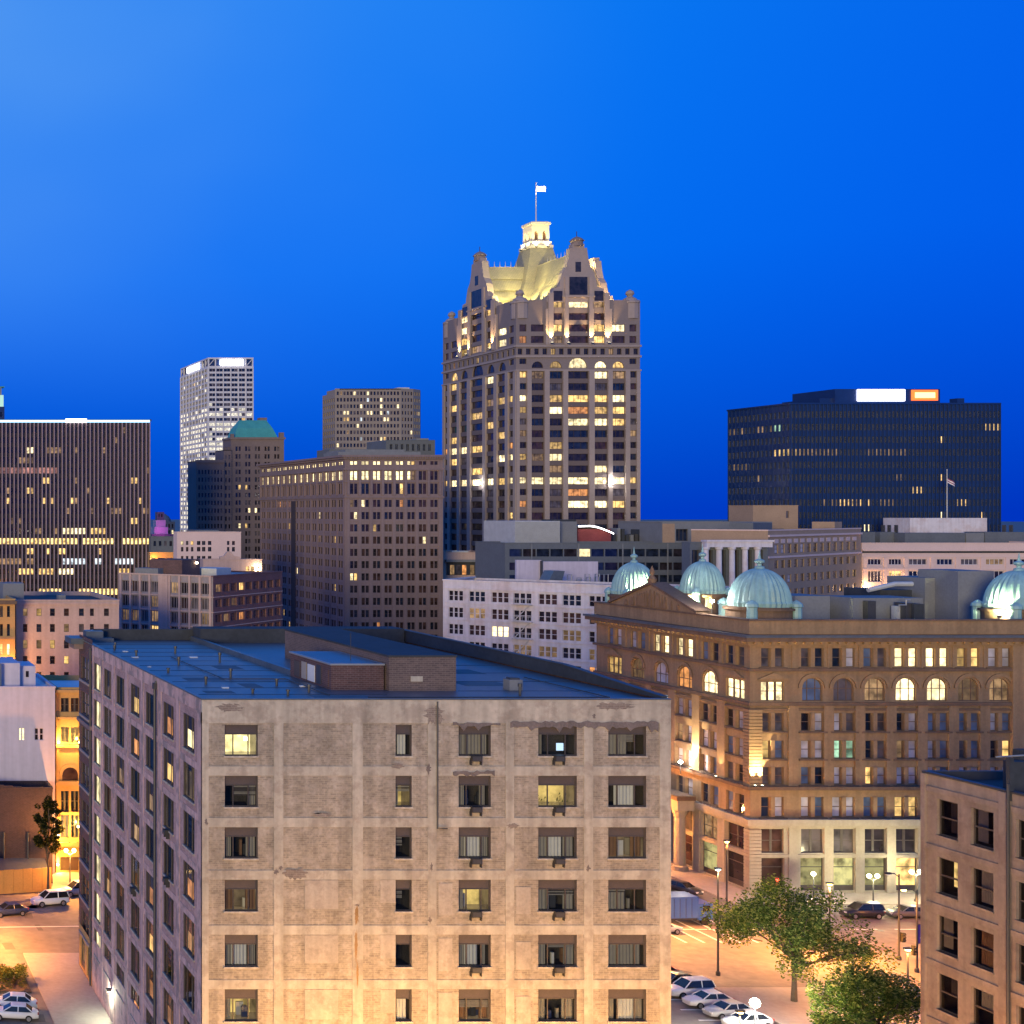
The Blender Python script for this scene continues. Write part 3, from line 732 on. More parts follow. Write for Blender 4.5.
# roof
m = B.p('roof'); m.box(.36, LW - .3, .36, LD - .3, LT - .8, LT - .12, 'roof_felt')
m.box(-.03, .38, -.03, LD - 2.2, LT + .003, LT + .10, 'roof_felt'); m.box(.38, LW, -.03, .38, LT + .003, LT + .10, 'roof_felt')
m = B.p('parapet')
m.prism([(.45, LT + .003), (LD, LT + .003), (LD, LT + 1.15), (14, LT + 1.0), (.45, LT + .16)], LW - .38, LW, 'roof_dark', lambda x, y, z: (z, x, y)); m.box(1.5, LW - .4, LD - .5, LD - .06, LT - .1, LT + 1.05, 'roof_dark')
m.prism([(.42, LT + .165), (14, LT + 1.005), (LD, LT + 1.155), (LD, LT + 1.22), (14, LT + 1.07), (.42, LT + .23)], LW - .44, LW + .06, 'metal_dark', lambda x, y, z: (z, x, y))
m.box(11.6, 11.95, 16, LD - .5, LT - .12, LT + .34, 'roof_felt')
m.box(11.6, 12.0, 13.0, 16.0, LT - .12, LT + .16, 'roof_felt')
m.box(11.9, LW - .5, LD - 3.6, LD - .55, LT - .12, LT + 1.35, 'roof_dark')
m = B.p('penthouse')
m.box(38.5 - 26.93, 42.5 - 26.93, 6.5, 15.8, LT - .15, LT + 1.78, 'dark_brick'); m.box(38.4 - 26.93, 42.55 - 26.93, 6.4, 15.9, LT + 1.78, LT + 1.90, 'metal_grey')
m.box(38.7 - 26.93, 42.3 - 26.93, 6.7, 15.6, LT + 1.90, LT + 1.915, 'roof_felt')
x0 = 38.5 - 26.93
for y0, y1, mt, zz in ((7.0, 8.0, 'dark_brick', 1.4), (8.6, 9.6, 'metal_dark', 1.5), (10.0, 11.6, 'roof_pale', 1.35), (11.9, 13.0, 'curtain_grey', 1.4), (13.4, 14.8, 'shade_panel', 1.3)):
    m.box(x0 - .05, x0 - .002, y0, y1, LT + .05, LT + zz, mt)
m.tube([(14.0, 9.0, LT + 1.9), (14.0, 9.0, LT + 4.0)], .03, 'metal_dark', 5)
m = B.p('brick_shed')
m.box(15.78, 20.85, 6.0, 30, LT - .15, LT + 2.45, 'shed_brick'); m.box(15.72, 20.92, 5.95, 30.1, LT + 2.45, LT + 2.58, 'roof_dark')
m.box(17.4, 18.3, 5.93, 5.998, LT + .6, LT + 1.0, 'concrete_pale')
m = B.p('roof_vent')
for x, y, h in ((3, 10, .5), (6.1, 14, .7), (8.3, 9.2, .45), (4.4, 24, .6), (8.6, 26, .8), (2.2, 31, .5), (9.4, 5.1, .5), (6.6, 34, .6), (7.2, 3.2, .35), (24.3, 3.2, .8), (2.0, 18, .3), (1.4, 37, .4), (2.1, 40, .4), (5.0, 4.5, .25)):
    m.lathe(x, y, [(.10, LT - .15), (.10, LT + h * .7), (.17, LT + h * .7), (.15, LT + h)], 8, 'metal_dark')
for x, y, s in ((3.6, 7.5, .5), (1.6, 30, .6), (1.9, 35.5, .5), (7, 30, .7), (1.2, 22, .3), (9.9, 8.5, .4)):
    m.box(x, x + s, y, y + s * .7, LT - .13, LT - .02, 'roof_pale')
m = B.p('roof_seam')
for i in range(1, 12): m.box(.4, 11.5 if i > 4 else 14.8, i * 3.9, i * 3.9 + .10, LT - .118, LT - .100, 'roof_dark')
for i in range(1, 5): m.box(20.95, LW - .4, i * 5.9, i * 5.9 + .10, LT - .118, LT - .100, 'roof_dark')
for x, y, w_, d_ in ((2.2, 12.4, 3.1, 2.0), (7.0, 20.5, 2.2, 3.0), (3.5, 27.5, 3.6, 1.6), (8.3, 36.2, 2.4, 2.2), (1.6, 4.6, 2.2, 1.4), (8.8, 2.0, 4.2, 1.5), (23.0, 9.0, 3.6, 2.6), (26.0, 17.0, 2.4, 3.4), (5.6, 8.2, 1.4, 2.4)):
    q_ = MB(); q_.box(x, x + w_, y, y + d_, LT - .118, LT - .108, 'roof_felt' if int(x * 10) % 2 else 'roof_patch'); q_.build('roof_patch', B.root)
m = B.p('roof_conduit')
m.tube([(10.2, 3.0, LT - .02), (10.2, 12.8, LT - .02), (5.2, 12.8, LT - .02), (5.2, 30, LT - .02)], .05, 'metal_dark', 5)
m.tube([(12.5, 1.6, LT - .02), (30, 1.6, LT - .02), (30, 14, LT - .02)], .05, 'metal_dark', 5)
m = B.p('roof_unit')
for x, y, w_, d_, h_ in ((22.6, 13.5, 1.6, 1.2, 1.0), (25.0, 6.2, 1.0, 1.0, .7)):
    m.box(x, x + w_, y, y + d_, LT - .12, LT + h_, 'mech_grey'); m.box(x + .15, x + w_ - .15, y + .15, y + d_ - .15, LT + h_, LT + h_ + .12, 'metal_dark')
m = B.p('drain_pipe'); dpos = 113.7 - 100
m.tube([(-.16, dpos, 0.2), (-.16, dpos, LT - .7), (.0, dpos, LT - .3)], .11, 'metal_dark', 8)
m.tube([(-.16, 141.3 - 100, 0.2), (-.16, 141.3 - 100, LT - .3)], .10, 'metal_dark', 8)
m.tube([(16.78, -.08, LT - .1), (16.78, -.08, 25.4), (17.5, -.08, 25.4)], .05, 'metal_dark', 6)
m.box(-.30, -.02, dpos - .25, dpos + .25, LT - .95, LT - .45, 'metal_dark')
m = B.p('wall_lamp'); m.box(-.45, .0, 31.6, 32.1, 2.9, 3.1, 'metal_dark'); m.box(-.40, -.1, 31.7, 32.0, 2.84, 2.9, 'lamp_soft')
lamp(B.root, (-.5, 31.85, 2.6), 160, (.95, 1.0, .70), size=.1)
B.finish(120)

# ------------------------------------------------------------------ the domed sandstone building
YB = 176.; XB = X(750, YB); K = YB / FPX
zz = lambda py: HC - (py - 512) * K
xx = lambda px: (px - 750) * K
B = Bld('domed_building', 'brown sandstone block with arched top windows and green copper domes on its roof', XB, YB)
BW, BD = 46., 35.
bays = [(xx(772.5), 1)] + [(xx(812.4 + 31.2 * k), 0) for k in range(7)] + [(xx(1042), 1)] + [(xx(1075), 0), (xx(1103), 0)]
wb = [(30.2, 1), (24.3, 0), (18.7, 0), (13.4, 0), (8.0, 0), (2.9, 1)]
R1, ARCH, R2, R3, R4, R5, MZ, SH = (zz(667), zz(648)), (zz(701), zz(680)), (zz(731), zz(713)), (zz(758.5), zz(740.5)), (zz(784.5), zz(767)), (zz(817), zz(797)), (zz(853), zz(829)), (zz(891), zz(858))
r = random.Random(11)
BL = [('glass_blind', 7), ('glass_grey', 2), ('glass_navy', 2), ('glass_dark', 1.5), ('glass_sky', 3)]
def domed_wins(cs, lit, ww, ox):
    up, lo = [], []
    for i, (c, sq) in enumerate(cs):
        for nm, (v0, v1) in (('r1', R1), ('r2', R2), ('r3', R3), ('r4', R4), ('r5', R5)):
            for s in (0, 1):
                a = c + ((-1.42 * ww) if s == 0 else .28 * ww)
                gl = lit.get((nm, i, s)) or lit.get((nm, i)) or pick(r, BL)
                up.append((a, v0, a + 1.14 * ww, v1, 'sash', 'sandstone_dark', gl))
        gl = lit.get(('arch', i)) or pick(r, BL)
        if sq: up.append((c - 1.45 * ww, ARCH[0], c + 1.45 * ww, ARCH[1] - .2, 'triple', 'sandstone_dark', gl))
        else: up.append((c - 1.28 * ww, ARCH[0], c + 1.28 * ww, ARCH[1] + .25, 'arch', 'sandstone_dark', gl))
        lo.append((c - 1.42 * ww, MZ[0], c + 1.42 * ww, MZ[1], 'pair', 'frame_dark', lit.get(('mz', i)) or pick(r, [('glass_blind', 2), ('glass_grey', 3), ('glass_dark', 2)])))
        lo.append((c - 1.5 * ww, SH[0], c + 1.5 * ww, SH[1], 'shop', 'frame_dark', lit.get(('sh', i)) or pick(r, [('lit_shop', 2), ('glass_dark', 2), ('glass_brown', 1)])))
    return up, lo
fl = {('r1', 4): 'lit_bright', ('r1', 5): 'lit_bright', ('r1', 6, 1): 'lit_warm', ('r1', 6, 0): 'lit_warm', ('r1', 7, 1): 'glass_blind', ('r1', 7, 0): 'glass_blind', ('arch', 0): 'lit_bright', ('arch', 3): 'lit_dim', ('arch', 4): 'lit_bright', ('arch', 5): 'lit_bright', ('arch', 6): 'lit_dim', ('arch', 7): 'lit_dim',
      ('r2', 5): 'glass_sky', ('r2', 6): 'glass_sky', ('r3', 0, 0): 'lit_warm', ('r3', 2): 'lit_green', ('r3', 4, 0): 'lit_dim', ('r3', 7, 1): 'lit_warm', ('r4', 3, 0): 'lit_warm', ('r5', 4): 'lit_warm', ('mz', 0): 'glass_brown', ('sh', 0): 'glass_brown', ('sh', 3): 'lit_shop', ('sh', 4): 'lit_warm', ('sh', 1): 'lit_shop', ('sh', 2): 'lit_shop', ('r1', 0): 'glass_grey'}
up, lo = domed_wins(bays, fl, 1.0, 0)
zc = zz(821)
B.face((0, 0), FRONT, BW, zc, zz(634), up, .35, 'sandstone'); B.face((0, 0), FRONT, BW, 0, zc, lo, .45, 'limestone', 'stone_base', 'limestone')
wl = {('r1', 2): 'lit_bright', ('r1', 3): 'lit_bright', ('arch', 0): 'lit_warm', ('arch', 1): 'lit_dim', ('arch', 3): 'lit_orange', ('arch', 4): 'lit_bright', ('arch', 5): 'lit_bright', ('r2', 2, 0): 'lit_cool', ('r2', 2, 1): 'lit_cool', ('r3', 3, 0): 'lit_dim', ('sh', 0): 'lit_warm', ('sh', 1): 'lit_warm', ('sh', 2): 'lit_warm', ('mz', 4): 'lit_dim', ('mz', 5): 'glass_brown'}
wcs = [(BD - y, sq) for y, sq in wb]
up, lo = domed_wins(wcs, wl, 1.25, 0)
B.face((0, BD), LEFT, BD, zc, zz(634), up, .35, 'sandstone'); B.face((0, BD), LEFT, BD, 0, zc, lo, .45, 'limestone', 'stone_base', 'limestone')
B.shell(BW, BD, 0, zz(634), 'sandstone')
tz = zz(621)
m = B.p('parapet')
m.box(-.25, BW, -.25, .5, zz(634), tz, 'sandstone'); m.box(-.25, .5, .5, BD + .2, zz(634), tz, 'sandstone'); m.box(.5, BW, BD - .5, BD + .2, zz(634), tz, 'sandstone_dark')
m.box(-.38, BW, -.38, .6, tz, tz + .22, 'sandstone_dark'); m.box(-.38, .6, .6, BD + .3, tz, tz + .22, 'sandstone_dark')
m = B.p('roof'); m.box(.5, BW, .5, BD - .5, zz(634) - .5, zz(634) + .35, 'roof_felt')
m = B.p('cornice')
def ring(m, z0, z1, o, mat):
    m.box(-o, BW, -o, -.002, z0, z1, mat); m.box(-o, -.002, -.002, BD + o, z0, z1, mat)
ring(m, zz(641), zz(637), 1.15, 'sandstone_dark'); ring(m, zz(637), zz(634.5), 1.35, 'roof_felt'); ring(m, zz(645), zz(641), .55, 'sandstone')
for i in range(44):
    m.box(i * 1.05, i * 1.05 + .4, -.95, -.55, zz(643.5), zz(641), 'sandstone')
for i in range(33):
    m.box(-.95, -.55, i * 1.05, i * 1.05 + .4, zz(643.5), zz(641), 'sandstone')
m = B.p('string_course')
for a, b_, o in ((671, 668.3, .4), (705.5, 702, .35), (789.5, 786, .6), (824.5, 818.5, .75), (710.5, 708.5, .2)):
    ring(m, zz(a), zz(b_), o, 'sandstone_dark' if a < 800 else 'limestone')
ring(m, zz(827), zz(824.6), .4, 'limestone')
ring(m, zz(857), zz(854.3), .15, 'limestone')
m = B.p('pilaster')
def pil(cs, w, u, p0, hw):
    ed = [(cs[i][0] + cs[i + 1][0]) / 2 for i in range(len(cs) - 1)]
    for e_ in ed:
        fbox(m, p0, u, e_ - hw, e_ + hw, zz(785.9), zz(705.6), .22, 'sandstone')
        fbox(m, p0, u, e_ - hw * .9, e_ + hw * .9, 0.15, zz(827.2), .20, 'limestone')
        fbox(m, p0, u, e_ - .12, e_ + .12, zz(668.2), zz(645.1), .12, 'sandstone')
    for c, sq in cs:
        for (v0, v1) in (R1, R2, R3, R4, R5):
            fbox(m, p0, u, c - .25, c + .25, v0, v1, .10, 'sandstone')
            fbox(m, p0, u, c - 1.75, c + 1.75, v0 - .25, v0 - .04, .27, 'sandstone_dark')
        if not sq:   # the hood over each arched window
            zs = ARCH[1] + .25 - 1.28; rr0, rr1 = 1.5, 1.85
            n = (u[1], -u[0]); P = lambda a, z, d: (p0[0] + u[0] * a - n[0] * d, p0[1] + u[1] * a - n[1] * d, z)
            for q in range(12):
                t0, t1 = math.pi * q / 12, math.pi * (q + 1) / 12
                A = [(c - ra * math.cos(t), zs + ra * math.sin(t)) for ra, t in ((rr0, t0), (rr1, t0), (rr1, t1), (rr0, t1))]
                m.poly([P(*k, -.16) for k in A], 'sandstone'); m.poly([P(*A[1], -.16), P(*A[2], -.16), P(*A[2], .02), P(*A[1], .02)], 'sandstone_dark'); m.poly([P(*A[0], -.16), P(*A[3], -.16), P(*A[3], .02), P(*A[0], .02)], 'sandstone_dark')
        else:
            n = (u[1], -u[0]); P = lambda a, z, d: (p0[0] + u[0] * a - n[0] * d, p0[1] + u[1] * a - n[1] * d, z)
            z0 = ARCH[1]
            tri = [(c - 2.0, z0 + .1), (c + 2.0, z0 + .1), (c, z0 + .95)]
            m.poly([P(*k, -.3) for k in tri], 'sandstone'); m.poly([P(*tri[0], -.3), P(*tri[2], -.3), P(*tri[2], 0), P(*tri[0], 0)], 'sandstone'); m.poly([P(*tri[1], -.3), P(*tri[2], -.3), P(*tri[2], 0), P(*tri[1], 0)], 'sandstone'); m.poly([P(*tri[0], -.3), P(*tri[1], -.3), P(*tri[1], 0), P(*tri[0], 0)], 'sandstone')
pil(bays, 1, FRONT, (0, 0), .62); pil(wcs, 1, LEFT, (0, BD), .80)
# corner piers with banded stone
for k in range(26):
    z0 = zz(785.9) + k * .42
    if z0 > zz(706) - .4: break
    m.box(-.32, 1.35, -.32, -.002, z0, z0 + .36, 'sandstone'); m.box(-.32, -.002, -.002, .9, z0, z0 + .36, 'sandstone')
for k in range(20):
    z0 = .2 + k * .44
    if z0 > zz(828) - .4: break
    m.box(-.22, 1.3, -.22, -.002, z0, z0 + .38, 'limestone'); m.box(-.22, -.002, -.002, .9, z0, z0 + .38, 'limestone')
m.box(xx(1010), xx(1024), -.47, -.002, zz(785.9), zz(645.2), 'sandstone')
# entrance portico on the side street
m = B.p('portico')
for y in (11.2, 15.6):
    m.lathe(-2.0, y, [(.95, .15), (.95, .7), (.72, .8), (.66, zz(836)), (.9, zz(831)), (.9, zz(828))], 14, 'limestone')
m.box(-3.0, -.76, 10.0, 16.8, zz(827.9), zz(817), 'limestone'); m.box(-3.3, -.77, 9.7, 17.1, zz(816.9), zz(812), 'sandstone_dark')
m = B.p('pediment')
z0 = tz + .23; yA, yB = 10.0, 31.0; yc = (yA + yB) / 2
tri = [(yA, z0), (yB, z0), (yc, z0 + 3.3)]
for y_, x_ in ((0, -.3), (0, 1.4)): m.poly([(x_, a, z) for a, z in tri], 'sandstone')
for (a, za), (b_, zb) in ((tri[0], tri[2]), (tri[2], tri[1])):
    m.poly([(-.6, a, za + .02), (-.6, b_, zb + .02), (1.7, b_, zb + .02), (1.7, a, za + .02)], 'sandstone_dark'); m.poly([(-.6, a, za + .35), (-.6, b_, zb + .35), (1.7, b_, zb + .35), (1.7, a, za + .35)], 'sandstone_dark')
    m.poly([(-.6, a, za + .02), (-.6, b_, zb + .02), (-.6, b_, zb + .35), (-.6, a, za + .35)], 'sandstone_dark')
rr = random.Random(3)
for k in range(26):     # carved relief
    t = rr.uniform(-.8, .8); y_ = yc + t * 8; hh = 3.3 * (1 - abs(t) * 10.5 / 10.5 * .85)
    m.lathe(-.32, y_, [(.05, z0 + .1), (.28, z0 + .15), (.22, z0 + max(.3, hh * rr.uniform(.3, .75))), (.05, z0 + max(.4, hh * .8))], 6, 'sandstone_dark')
m.lathe(-.2, yc, [(.5, z0 + 3.5), (.6, z0 + 4.1), (.25, z0 + 4.6), (.35, z0 + 5.1), (.05, z0 + 5.9)], 8, 'sandstone_dark')
# domes: drum, ribbed copper shell, lantern and ball
for px, pbase, ptop, rpx, Yd in ((634, 598, 562, 21.5, 208), (702.5, 597, 561, 21, 193), (759.5, 610, 568, 29, 183), (1019, 612, 570, 30, 183)):
    cx, cy = X(px, Yd) - XB, Yd - YB; rd = rpx * Yd / FPX; zb = Z(pbase - 4, Yd); zt = Z(ptop, Yd); hh = zt - zb
    d = B.p('dome_%d' % px)
    d.lathe(cx, cy, [(rd * 1.0, zz(634)), (rd * 1.0, zb - .45), (rd * 1.08, zb - .42), (rd * 1.08, zb - .12), (rd * .98, zb - .1), (rd * .98, zb)], 32, 'sandstone_dark')
    n = 64; rd *= .95
    prof = [(rd * .97 * math.cos(t) if t < 1.5 else .12 * rd, zb + hh * (math.sin(t) ** .92)) for t in [math.pi / 2 * q / 12 for q in range(13)]]
    prof.insert(1, (rd * 1.0, zb + hh * .10)); prof.insert(0, (rd * .99, zb - .02))
    d.lathe(cx, cy, prof, n, 'copper_pale', cap=False, rib=.026)
    d.lathe(cx, cy, [(.17 * rd, zt - .25), (.15 * rd, zt + .2), (.07 * rd, zt + .3), (.07 * rd, zt + .55), (.16 * rd, zt + .75), (.16 * rd, zt + 1.0), (.05 * rd, zt + 1.2), (.025 * rd, zt + 1.8), (.01, zt + 2.3)], 12, 'copper_pale')
    for q in range(4):
        a = R(45 + 90 * q); tx, ty = cx + rd * 1.12 * math.cos(a), cy + rd * 1.12 * math.sin(a)
        d.lathe(tx, ty, [(rd * .17, zz(634)), (rd * .17, zb + .0), (rd * .21, zb + .1), (rd * .19, zb + .45), (rd * .10, zb + .75), (.03, zb + .95)], 10, 'copper_pale')
# roof plant rooms
m = B.p('plant_room')
def rbox(px0, px1, pt, Ya, Yb, mat, part=m):
    part.box(X(px0, Ya) - XB, X(px1, Ya) - XB, Ya - YB, Yb - YB, zz(634), Z(pt, Ya), mat)
rbox(795, 830, 596, 190, 196, 'mech_grey'); rbox(853, 923, 598, 188, 194, 'mech_grey'); rbox(925, 958, 578, 196, 203, 'mech_grey'); rbox(958, 994, 571, 192, 199, 'mech_grey'); rbox(880, 912, 590, 197, 204, 'roof_dark'); rbox(868, 876, 601, 187, 187.9, 'metal_dark')
rbox(897, 905, 606, 186, 187, 'corrugated'); rbox(906, 914, 603, 185, 187, 'metal_dark'); rbox(914, 924, 604, 184.5, 187, 'roof_dark'); rbox(832, 853, 608, 195, 203, 'roof_dark')
m = B.p('roof_duct')
def P3(px, py, Y): return (X(px, Y) - XB, Y - YB, Z(py, Y))
m.tube([P3(899, 612, 184), P3(899, 605, 184), P3(906, 605, 184), P3(906, 600, 184), P3(910, 600, 184)], .12, 'metal_grey', 6)
m.tube([P3(868, 590, 196), P3(895, 584, 196), P3(912, 584, 196)], .35, 'corrugated', 8)
# uplights standing on the ledges
m = B.p('uplight')
LDGZ = zz(786) + .05
def uplight(x, y, z, tx, ty, en, col=WARM):
    m.box(x - .14, x + .14, y - .14, y + .14, z, z + .22, 'metal_dark'); m.box(x - .10, x + .10, y - .10, y + .10, z + .22, z + .24, 'lamp_soft')
    lamp(B.root, (x, y, z + .45), en, col, 'SPOT', .08, (tx, ty, z + 12), 55)
for x in (.15, 1.05): uplight(x, -.75, LDGZ - .03, x, -.50, 3400, (1, .78, .36))
uplight(-.85, 10.7, LDGZ - .03, -.45, 10.7, 4800, (1, .80, .42)); uplight(-.85, 5.4, LDGZ - .03, -.40, 5.4, 500)
for i, d_ in enumerate(((634, 208), (702.5, 193), (1019, 183))):
    cx, cy = X(d_[0], d_[1]) - XB, d_[1] - YB
    if i == 0: tgt = [(cx - .6, cy - 4.6)]
    elif i == 1: tgt = [(cx - 2.9, cy - 2.6)]
    else: tgt = [(cx - 4.6, cy - 2.4)]
    for (x, y) in tgt:
        z = zz(634) + .36
        m.box(x - .06, x + .06, y - .06, y + .06, z, z + 1.3, 'metal_dark'); z += 1.3
        m.box(x - .2, x + .2, y - .2, y + .2, z, z + .35, 'metal_dark'); m.box(x - .15, x + .15, y - .15, y + .15, z + .35, z + .37, 'lamp_soft')
        lamp(B.root, (x, y, z + .6), (4500, 5000, 1300)[i], (.98, .93, .42), 'SPOT', .1, (cx, cy, z + (2.2, 2.8, 2.2)[i]), 125)
# the bare floodlights seen on the roof and over the portico
m = B.p('floodlight')
for px, py, Y_ in ((712, 601, 184.5), (684, 762, 188)):
    x, y, z = P3(px, py, Y_)
    if py > 700: x = -1.4
    m.lathe(x, y, [(.05, z - .2), (.22, z - .1), (.26, z), (.2, z + .12), (.05, z + .2)], 10, 'lamp_white')
    m.tube([(x, y, z - .2), (x, y, z - 1.6)], .05, 'metal_dark', 5)
    lamp(B.root, (x - .4, y - .4, z + .2), 260, WHITE, size=.2)
for k in list(B.parts):
    if k.startswith('dome_'): B.parts[k].build('dome', B.root); del B.parts[k]
B.finish(100)

# ------------------------------------------------------------------ the tan building at the right edge
YR = 100.; XR = X(923, YR)
B = Bld('tan_building', 'tan rendered building with plain sash windows, cut off by the right edge', XR, YR - 38)
RD, RW, RT_ = 38., 24., Z(772.3, 100)
B_ = []
def ru(px): return 38 - (XR * FPX / (px - CX) - (YR - 38))
colsR = [(ru(936.7), ru(957.8)), (ru(970.8), ru(993.5)), (ru(1016), ru(1037)), (ru(1050), ru(1073))]
rowsR = []
for i in range(7):
    zt = Z(802 + 58.7 * i, 97.5); rowsR.append((zt - 2.55, zt))
wins = []
r = random.Random(21)
for j, (v0, v1) in enumerate(rowsR):
    for i, (a0, a1) in enumerate(colsR):
        wins.append((a0, v0, a1, v1))
facade(B.p('wall'), (0, RD), LEFT, RD, 0, RT_, wins, .32, 'right_wall')
for q, (a0, v0, a1, v1) in enumerate(wins):
    w, h = a1 - a0, v1 - v0; mb = MB(); t = .09; rec = .32
    for bx in ((0, t, 0, h), (w - t, w, 0, h)): mb.box(bx[0], bx[1], rec - .12, rec + .01, bx[2], bx[3], 'frame_dark')
    for bx in ((0, t), (h - t, h), (h * .5 - .05, h * .5 + .05)): mb.box(t, w - t, rec - .12 + (.02 if bx[0] else 0), rec + .01, bx[0], bx[1], 'frame_dark')
    mb.box(-.06, w + .06, -.10, rec, -.14, 0, 'right_wall')
    o = mb.build('window', B.root, loc=(0, RD - a0, v0), rz=-math.pi / 2)
    m = MB(); m.poly([(t, rec - .05, t), (w - t, rec - .05, t), (w - t, rec - .05, h - t), (t, rec - .05, h - t)], 'glass_clear'); m.build('pane', o)
    m = MB(); lit = (q in (4,)); y1 = rec + 1.4
    m.poly([(0, y1, 0), (w, y1, 0), (w, y1, h), (0, y1, h)], 'room_dark')
    for k in ([(0, rec, 0), (0, y1, 0), (0, y1, h), (0, rec, h)], [(w, rec, 0), (w, y1, 0), (w, y1, h), (w, rec, h)], [(0, rec, 0), (w, rec, 0), (w, y1, 0), (0, y1, 0)], [(0, rec, h), (w, rec, h), (w, y1, h), (0, y1, h)]): m.poly(k, 'room_dark')
    if lit: m.poly([(w * .45, rec + .25, h * .25), (w - t, rec + .25, h * .25), (w - t, rec + .25, h - t), (w * .45, rec + .25, h - t)], 'lit_warm')
    m.build('room', o)
    if not lit:
        sp = random.Random(q).choice([(.55, 1.0), (.05, .5), (.2, 1.0), (.4, .98)]); m = MB(); n = 16
        zb = h * random.Random(q + 9).choice([.1, .45, .5, .12])
        if q == 9: sp, zb = (.2, .95), .12
        for i in range(n):
            xa, xb = w * (sp[0] + (sp[1] - sp[0]) * i / n), w * (sp[0] + (sp[1] - sp[0]) * (i + 1) / n)
            m.poly([(xa, rec + .12 + .03 * (i % 2), zb), (xb, rec + .12 + .03 * ((i + 1) % 2), zb), (xb, rec + .12 + .03 * ((i + 1) % 2), h - t), (xa, rec + .12 + .03 * (i % 2), h - t)], 'curtain_brown' if q == 9 else ('curtain_grey' if q % 3 else 'shade_panel'))
        m.build('blind', o)
B.shell(RW, RD, 0, RT_, 'right_wall')
m = B.p('wall'); m.poly([(0, 0, 0), (RW, 0, 0), (RW, 0, RT_), (0, 0, RT_)], 'right_wall')
m = B.p('band_course')
for j, (v0, v1) in enumerate(rowsR): fbox(m, (0, RD), LEFT, 0, RD, v1 + .38, v1 + .78, .12, 'right_wall')
m = B.p('pilaster')
for a0, a1 in ((0, .38), (ru(1001), ru(1009)), (ru(1085), ru(1095))): fbox(m, (0, RD), LEFT, a0, a1, 0, RT_ - .02, .18, 'right_wall')
m = B.p('drain_pipe'); m.tube([(-.22, RD - ru(1011.5), 0), (-.22, RD - ru(1011.5), RT_ + .6)], .10, 'metal_dark', 7)
m = B.p('roof'); m.box(.3, RW, 0, RD - .3, RT_ - .9, RT_ - .45, 'roof_dark'); m.box(-.12, .32, 0, RD, RT_ + .002, RT_ + .14, 'metal_dark'); m.box(.32, RW, RD - .35, RD, RT_ - .5, RT_ + .14, 'metal_dark')
m = B.p('roof_plant')
for px0, px1, pt, Ya, Yb in ((1013, 1030, 762, 94, 94.8), (1020, 1040, 750, 95, 95.6), (1010, 1014, 758, 92.5, 92.8)):
    m.box(X(px0, Ya) - XR, X(px1, Ya) - XR, Ya - (YR - 38), Yb - (YR - 38), RT_ - .5, Z(pt, Ya), 'roof_dark')
m.tube([(X(996, 94) - XR, 32, Z(757, 94)), (X(1030, 94) - XR, 32, Z(755, 94))], .06, 'metal_grey', 5)
B.finish()
# ------------------------------------------------------------------ far buildings
def Dleft(px_corner, px_far, Y):          # depth of a side wall from its two picture columns
    return Y * (px_corner - CX) / (px_far - CX) - Y

# the ornate tower with the lit lantern
Y0 = 460.; X0 = X(516, Y0); K = Y0 / FPX
B = Bld('ornate_tower', 'tall stone tower with arched bays, curved gables and a floodlit lantern under a flag', X0, Y0)
TW = 124 * K; TD = Dleft(516, 443, Y0)
zz = lambda py: HC - (py - 512) * K
r = random.Random(31)
pitch = 11.75 * K
def tcol(px0, px1): return ((px0 - 516) * K, (px1 - 516) * K)
fc = [tcol(519.5, 526.5), tcol(531, 544), tcol(549, 562.5), tcol(567.5, 588.5), tcol(594, 607.5), tcol(612, 625), tcol(629.5, 636.5)]
sc_ = TD / TW
lc = [(a * sc_, b * sc_) for a, b in fc]; lc = [(TD - b, TD - a) for a, b in lc][::-1]
ZS = zz(346)           # top of the row of small windows
litrow = {9: 'lit_bright'}
TL = (('lit_warm', 4), ('lit_bright', 2), ('lit_dim', 3), ('lit_orange', 2))
def tower_wins(cs, W, rr, extra):
    out = []
    for i, (a0, a1) in enumerate(cs):
        single = i in (0, 6); centre = i == 3
        z = zz(369) if not single else zz(359)
        n = 0
        zt = zz(371.5)
        k = 0
        while zt - k * pitch > 6:
            v1 = zt - k * pitch; v0 = v1 - pitch * (.60 if not single else .52)
            g = extra.get((k, i)) or (('lit_bright' if rr.random() < .8 else 'lit_warm') if k == 9 else (pick(rr, TL) if rr.random() < (.20 if k < 12 else .09) else pick(rr, DARK)))
            out.append((a0, v0, a1, v1, 'mull2' if not single else 'mull', 'bank_dark', g)); k += 1
        if single:
            out.append((a0, zz(364), a1, zz(358.5), 'mull', 'bank_dark', extra.get(('a', i), 'glass_dark')))
        else:
            w = a1 - a0; r_ = w / 2
            out.append((a0 + w * .06, zz(368), a1 - w * .06, zz(368) + r_ * .94 + .15, 'arch', 'bank_dark', extra.get(('a', i), 'glass_dark')))
    # small windows above the arches
    for c in range(15):
        u = W * (c + .5) / 15
        out.append((u - .75, zz(354.5), u + .75, zz(348.5), 'mull', 'bank_dark', pick(rr, TL) if rr.random() < .25 else 'glass_dark'))
    # upper storeys
    for k, (pa, pb) in enumerate(((343, 336), (331.5, 324.5), (320, 313), (307.5, 301.5))):
        for i, (a0, a1) in enumerate(cs):
            if k >= 2 and i in (0, 1, 5, 6): continue
            if k == 3 and i not in (2, 3, 4): continue
            s = extra.get(('t', k, i))
            out.append((a0, zz(pa), a1, zz(pb), 'mull2' if i not in (0, 6) else 'mull', 'bank_dark', s or (pick(rr, TL) if rr.random() < .3 else 'glass_brown')))
    return out
